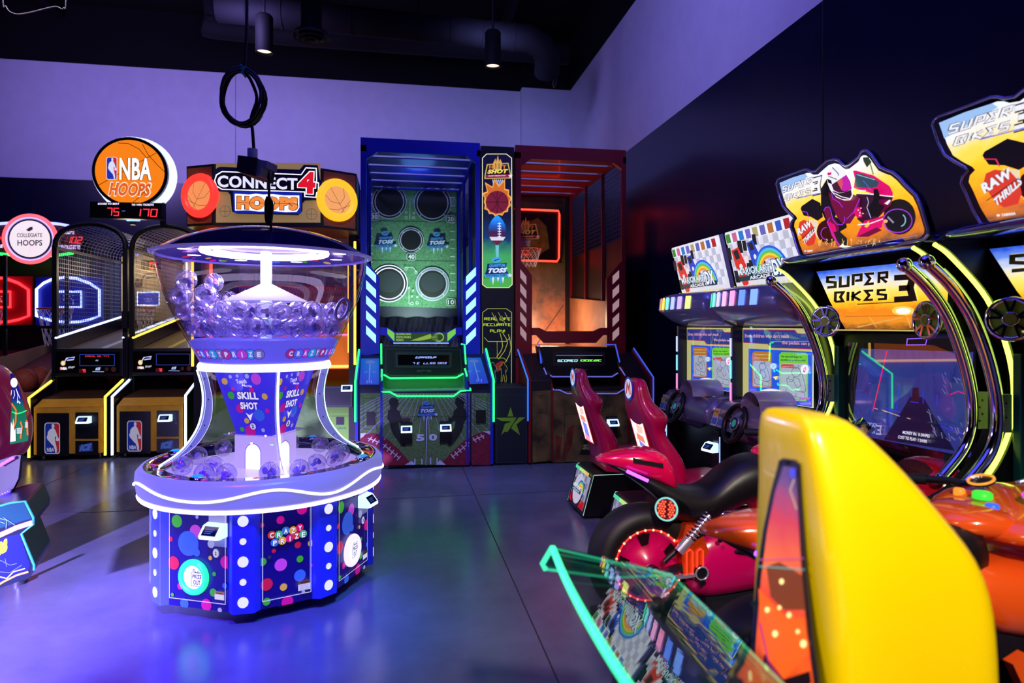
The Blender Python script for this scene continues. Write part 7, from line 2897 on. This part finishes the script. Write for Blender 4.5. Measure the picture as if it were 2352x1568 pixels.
    A.rect(.27, .254, .34, .276, E((255, 180, 90), .9))
    A.obj('base_sign', sb, label='printed panel with rainbow and checker')
    OFF[0] = V((0, 0, 0))


kart_seat(0, 0, 'red kart racing chair right beside the magenta motorbike')
kart_seat(-.1, .8, 'red kart racing chair in front of the red basketball game')
# ---------------------------------------------------------------- foreground seats
YEL = D((255, 214, 0), .3, 0, .35)
T = thing('racing_chair', 'big yellow moulded racing chair with a lit orange car picture in its back', 'racing chair', (.9, .98, 0))
# (z, rear x, front x, near y, far y)
S = [(1.097, .70, .745, 1.03, 1.135), (1.088, .684, .778, .99, 1.155), (1.05, .680, .818, .972, 1.16), (1.0, .680, .868, .955, 1.165), (.95, .681, .912, .943, 1.17), (.90, .682, .958, .935, 1.18), (.85, .684, 1.0, .928, 1.19), (.79, .687, 1.028, .924, 1.20), (.72, .691, 1.04, .922, 1.215), (.62, .697, 1.047, .922, 1.235), (.50, .704, 1.052, .922, 1.25), (.40, .714, 1.05, .932, 1.25)]
rings = []
for z, xb, xf, yn, yf in S:
    cx_, hx_, cy_, hy_ = (xb + xf) / 2, (xf - xb) / 2, (yn + yf) / 2, (yf - yn) / 2
    r = []
    for i in range(22):
        a = 2 * math.pi * i / 22
        c, s = math.cos(a), math.sin(a)
        x = cx_ + hx_ * math.copysign(abs(c) ** (.5 if c > 0 else .3), c)
        y = cy_ + hy_ * math.copysign(abs(s) ** (.5 if c > 0 else .3), s)
        if c > .35 and z < 1.0:
            x -= hx_ * 1.15 * max(0, 1 - abs(y - cy_) / (hy_ * .7)) * c
        if s < -.5 and z < .98:
            t_ = max(0, 1 - abs((x - (cx_ + hx_ * .12)) / (hx_ * .6)))
            y += .026 * t_ * min(1, (.98 - z) * 6)
        r.append(V((x, y, z)))
    rings.append(r)
f = M()
f.loft(rings, YEL, True)
f.obj('seat_shell', T, 0, 1)
f = M()
f.hexa([(.95, .97, .362), (1.45, .98, .362), (1.45, 1.24, .362), (.95, 1.25, .362), (.95, .94, .42), (1.46, .95, .41), (1.46, 1.27, .41), (.95, 1.28, .42)], YEL)
f.obj('seat_cushion', T, .03)
f = M()
f.box(.7, 1.5, .5, 1.30, .0, .36, D((12, 16, 18), .35))
f.box(.43, .72, .5, 1.29, .0, .56, D((10, 24, 22), .3))
f.obj('seat_base', T, .02)
A = Art((.676, 0, 0), WS)
fr = [(1788, 1062), (1797, 1052), (1822, 1056), (1834, 1066), (1838, 1150), (1846, 1300), (1860, 1450), (1876, 1568), (1888, 1660), (1716, 1660), (1719, 1568), (1724, 1480), (1738, 1320), (1752, 1220), (1770, 1130)]
A.board(fr, .005, D((36, 30, 40), .3))
A.k = 1
ins = [(1799, 1070), (1828, 1074), (1832, 1150), (1840, 1300), (1853, 1450), (1868, 1568), (1878, 1650), (1730, 1650), (1732, 1560), (1736, 1480), (1748, 1330), (1762, 1220), (1780, 1130)]
A.poly(ins, EG('Z', .58, .98, ((0, (110, 30, 30)), (.2, (250, 90, 20)), (.42, (225, 60, 40)), (.62, (240, 110, 60)), (.8, (200, 60, 70)), (.93, (110, 70, 120)), (1, (70, 60, 120))), .85, .3, 8, True, (1, 1, 1)))
A.poly([(1760, 1300), (1790, 1290), (1842, 1320), (1850, 1400), (1800, 1400), (1770, 1370)], E((150, 70, 30), .7))
A.poly([(1742, 1350), (1770, 1380), (1800, 1410), (1850, 1420), (1858, 1500), (1800, 1560), (1750, 1500)], E((255, 100, 20), 1.0))
A.poly([(1755, 1500), (1800, 1560), (1860, 1540), (1864, 1568), (1790, 1600), (1750, 1560)], E((40, 16, 20), .4))
for x, y, r in ((1795, 1335, 5), (1790, 1395, 4), (1812, 1412, 5), (1780, 1455, 6), (1845, 1478, 7), (1762, 1400, 5), (1832, 1450, 4)):
    A.circ(x, y, r, E((255, 235, 150), 1.5), r * 1.3, 14)
A.line([(1745, 1430), (1765, 1520), (1810, 1585)], 4, E((200, 40, 130), .8))
A.line([(1744, 1285), (1846, 1282)], 3, E((220, 90, 160), .7))
A.line([(1742, 1300), (1848, 1308)], 3, E((110, 190, 190), .7))
A.poly([(1815, 1075), (1827, 1076), (1826, 1096), (1814, 1096)], E((80, 80, 240), .9))
A.line([(1824, 1100), (1815, 1125), (1830, 1170)], 3.5, E((220, 190, 150), .7))
for x, y in ((1793, 1062), (1728, 1385), (1715, 1470)):
    A.circ(x, y, 5.5, D((8, 8, 8), .4), 7, 14)
A.obj('lit_panel', T, label='lit orange car picture set in the seat back')
# edge-lit clear spoiler
SPG = CLEAR((222, 250, 242), .24, .5, .012, .03, (60, 200, 160))
T2 = thing('clear_spoiler', 'clear acrylic car spoiler with glowing green edges, in front of the yellow seat', 'spoiler', (.45, 1.1, .70))
zf, zr = .752, .677
fl = [V((.342, 1.42, zf)), V((.326, 1.25, zf)), V((.316, 1.05, zf)), V((.316, .85, zf)), V((.33, .62, zf)), V((.342, .5, zf))]
rl = [V((.622, 1.41, zr)), V((.617, 1.15, zr)), V((.610, .95, zr)), V((.60, .5, zr))]
flp = smooth_path(fl, 3)
rlp = smooth_path(rl, 5)
f = M()
top = []
for i in range(16):
    a, b = flp[i], rlp[i] if i < len(rlp) else rlp[-1]
    top.append([a, a.lerp(b, .5) + V((0, 0, .004)), b, b - V((0, 0, .010)), a.lerp(b, .5) - V((0, 0, .006)), a - V((0, 0, .010))])
f.loft(top, SPG, True, False)
f.obj('wing_blade', T2)
f = M()
GN = E((60, 255, 170), 1.9)
f.tube([p + V((0, 0, -.005)) for p in flp], .0075, GN, 10)
f.obj('edge_light', T2)
f = M()
f.tube([p + V((0, 0, -.005)) for p in rlp], .0026, E((40, 215, 150), .9), 8)
f.tube([flp[0] + V((0, 0, -.004)), rlp[0] + V((0, 0, -.004))], .0026, E((60, 220, 170), .8), 8)
objs(f, 'blade_rim', T2)
f = M()
fin = [flp[0] + V((0, .004, -.002)), V((.318, 1.424, .712)), V((.326, 1.424, .70)), V((.48, 1.42, .672)), rlp[0] + V((0, .004, -.006))]
f.prism(fin, (0, .008, 0), CLEAR((170, 235, 220), .18, .5, .03, .12, (120, 180, 150)))
fo = f.obj('end_fin', T2)
f = M()
f.tube(fin[:3], .006, E((70, 245, 180), 1.3), 8)
f.tube(fin[2:], .003, E((60, 220, 170), .9), 8)
f.obj('edge_light', fo)
f = M()
for y in (1.2, .9):
    f.bar((.50, y, .69), (.56, y + .02, .565), .03, .012, BLACK, (0, 1, 0))
    f.cyl((.50, y, .715), (.50, y, .69), .012, BLACK, 10)
f.obj('spoiler_bracket', T2)
# red seat at the left edge
T = thing('racing_chair', 'red moulded racing chair with a lit lightning picture and a purple light bar below it', 'racing chair', (-2.1, 3.46, 0))
S = [(1.08, -2.165, -1.955, 0.1), (1.06, -2.205, -1.905, 0.16), (1.0, -2.225, -1.865, 0.2), (0.92, -2.245, -1.835, 0.22), (0.84, -2.265, -1.805, 0.23), (0.76, -2.285, -1.79, 0.235), (0.68, -2.305, -1.795, 0.235), (0.62, -2.305, -1.815, 0.23), (0.57, -2.305, -1.865, 0.22)]
RS = D((190, 8, 70), .3, 0, .4)
rings = []
for z, x0, x1, hw in S:
    cx_, hx_ = (x0 + x1) / 2, (x1 - x0) / 2
    rings.append([V((cx_ + hx_ * math.copysign(abs(math.cos(a)) ** .6, math.cos(a)), 3.46 + hw * math.copysign(abs(math.sin(a)) ** .6, math.sin(a)), z)) for a in [2 * math.pi * i / 18 for i in range(18)]])
f = M()
f.loft(rings, RS, True)
f.obj('seat_shell', T, 0, 1)
f = M()
zl = lambda X, Y: (X / 2.613, 800 + Y / 2.613)
f.loft([[V((x0, 3.46 + s * .2, z)) for s in (-1, 1)] + [V((x1, 3.46 + s * .2, z)) for s in (1, -1)] for z, x0, x1 in ((.57, -2.33, -1.95), (.5, -2.33, -1.93), (.42, -2.33, -1.97), (.34, -2.33, -2.01))], RS, True)
f.obj('seat_frame', T, .02)
f = M()
f.box(-2.3, -1.98, 3.3, 3.7, 0, .36, D((14, 14, 24), .4))  # block added under the seat so its shadow joins the console's
f.obj('shadow_block', T, .02)
f = M()
for k in range(7):
    p = AY(*zl(4 + k * 12, 700 - k * 7 - (k % 2)), 3.21)
    f.ball(p, .008, E((190, 90, 255), 2.4), 8)
for k in range(4):
    p = AY(*zl(4 + k * 16, 880 - k * 8), 3.21)
    f.ball(p, .009, E((90, 70, 255), 2.2), 8)
objs(f, 'led', T)
f = M()
f.prism([AY(*zl(*p), 3.23) for p in ((-30, 680), (90, 640), (125, 640), (110, 780), (60, 880), (-30, 900))], (0, .02, 0), D((10, 8, 26), .3))
f.obj('dark_recess', T)
A = Art((-1.78, 3.235, 0), V((.5, -1, 0)))
pan = [zl(*p) for p in ((60, 150), (80, 150), (120, 250), (150, 370), (172, 480), (168, 555), (60, 575), (62, 480), (72, 300), (66, 200))]
A.board(pan, .02, D((30, 6, 14), .3))
A.k = 1
A.poly(pan, EG('Z', .72, 1.05, ((0, (20, 90, 50)), (.5, (16, 110, 70)), (.62, (24, 30, 120)), (1, (30, 20, 90))), .9, .15, 8))
WL_ = E((240, 235, 255), 1.4)
OR_ = E((255, 110, 40), 1.2)
A.circ(*zl(84, 205), 8, WL_, 11)
for P in ([(84, 250), (88, 280), (80, 300)], [(96, 240), (108, 280), (104, 310), (116, 320)], [(70, 250), (66, 280)], [(100, 250), (120, 300)]):
    A.line([zl(*p) for p in P], 1.1, WL_)
for P in ([(70, 330), (96, 370), (94, 440), (80, 480), (88, 540)], [(124, 440), (132, 470), (124, 540)], [(160, 430), (166, 520)]):
    A.line([zl(*p) for p in P], 3.2, OR_)
A.line([zl(*p) for p in ((72, 380), (100, 392), (130, 385), (160, 372))], 1.8, E((60, 255, 120), 1.8))
A.poly([zl(*p) for p in ((62, 560), (66, 440), (74, 470), (80, 420), (84, 500), (92, 480), (94, 555))], WL_)
for k in range(6):
    A.line([zl(100, 480 + k * 6), zl(130, 478 + k * 6)], .8, WL_)
    A.line([zl(150, 445 + k * 6), zl(168, 442 + k * 6)], .8, WL_)
A.circ(*zl(106, 322), 1.6, WL_, 2.4, 8)
A.circ(*zl(118, 326), 1.6, WL_, 2.4, 8)
A.obj('lit_panel', T, label='lit picture of lightning over a green field')
# console in front of the red seat
A = Art((-1.6, 2.98, 0), V((.3, -1, 0)))
bd = [zl(*p) for p in ((-120, 980), (60, 925), (150, 915), (165, 925), (205, 1020), (200, 1060), (180, 1080), (125, 1110), (205, 1300), (205, 1330), (180, 1375), (-120, 1480))]
A.board(bd, .35, D((12, 20, 40), .3))
A.k = 1
A.poly([zl(*p) for p in ((-100, 975), (60, 932), (145, 922), (188, 1020), (-100, 1110))], D((10, 60, 70), .3))
A.poly([zl(*p) for p in ((-100, 1190), (40, 1130), (118, 1112), (180, 1300), (160, 1350), (-100, 1450))], EG('Z', .1, .5, ((0, (10, 16, 60)), (1, (16, 26, 110))), .5, .3, 10))
A.text('RS', zl(-8, 1245), zl(44, 1215), zl(-8, 1165), E((250, 235, 30), 1.1), .09)
for P in ([(0, 1270), (60, 1300), (100, 1290)], [(30, 1260), (40, 1310)], [(0, 1340), (60, 1345), (130, 1300)]):
    A.line([zl(*p) for p in P], .8, E((150, 170, 250), .9))
A.line([zl(*p) for p in ((-60, 1420), (0, 1370), (40, 1380), (80, 1340), (150, 1320))], 2.4, E((230, 230, 250), .8))
A.line([zl(*p) for p in ((-60, 1450), (20, 1400), (100, 1360), (170, 1340))], 4, D((190, 130, 40), .5))
for P in ([(0, 1020), (40, 1030), (36, 1080)], [(0, 1040), (30, 1050)], [(20, 1015), (90, 1060)]):
    A.line([zl(*p) for p in P], .9, E((190, 220, 220), .7))
c = A.obj('console_box', T)
f = M()
f.tube([A.pt(*zl(*p), 14) for p in ((-100, 1150), (0, 1120), (100, 1075), (192, 1045))], .010, E((190, 130, 255), 4.0), 8)
f.obj('light_bar', T)
f = M()
f.tube([A.pt(*zl(*p), 3) for p in ((-60, 962), (60, 927), (150, 916), (200, 1015), (200, 1055), (128, 1112), (205, 1300), (204, 1330))], .0045, E((60, 190, 200), .9), 6)
f.obj('edge_trim', T)
f = M()
p = AZ(15, 1358, 0.0)
f.cyl((p.x, p.y + .1, 0), (p.x, p.y + .1, .09), .014, STEEL, 10)
f.cyl((p.x, p.y + .1, 0), (p.x, p.y + .1, .015), .035, D((60, 60, 70), .4, .5), 16)
f.obj('leveling_foot', T)
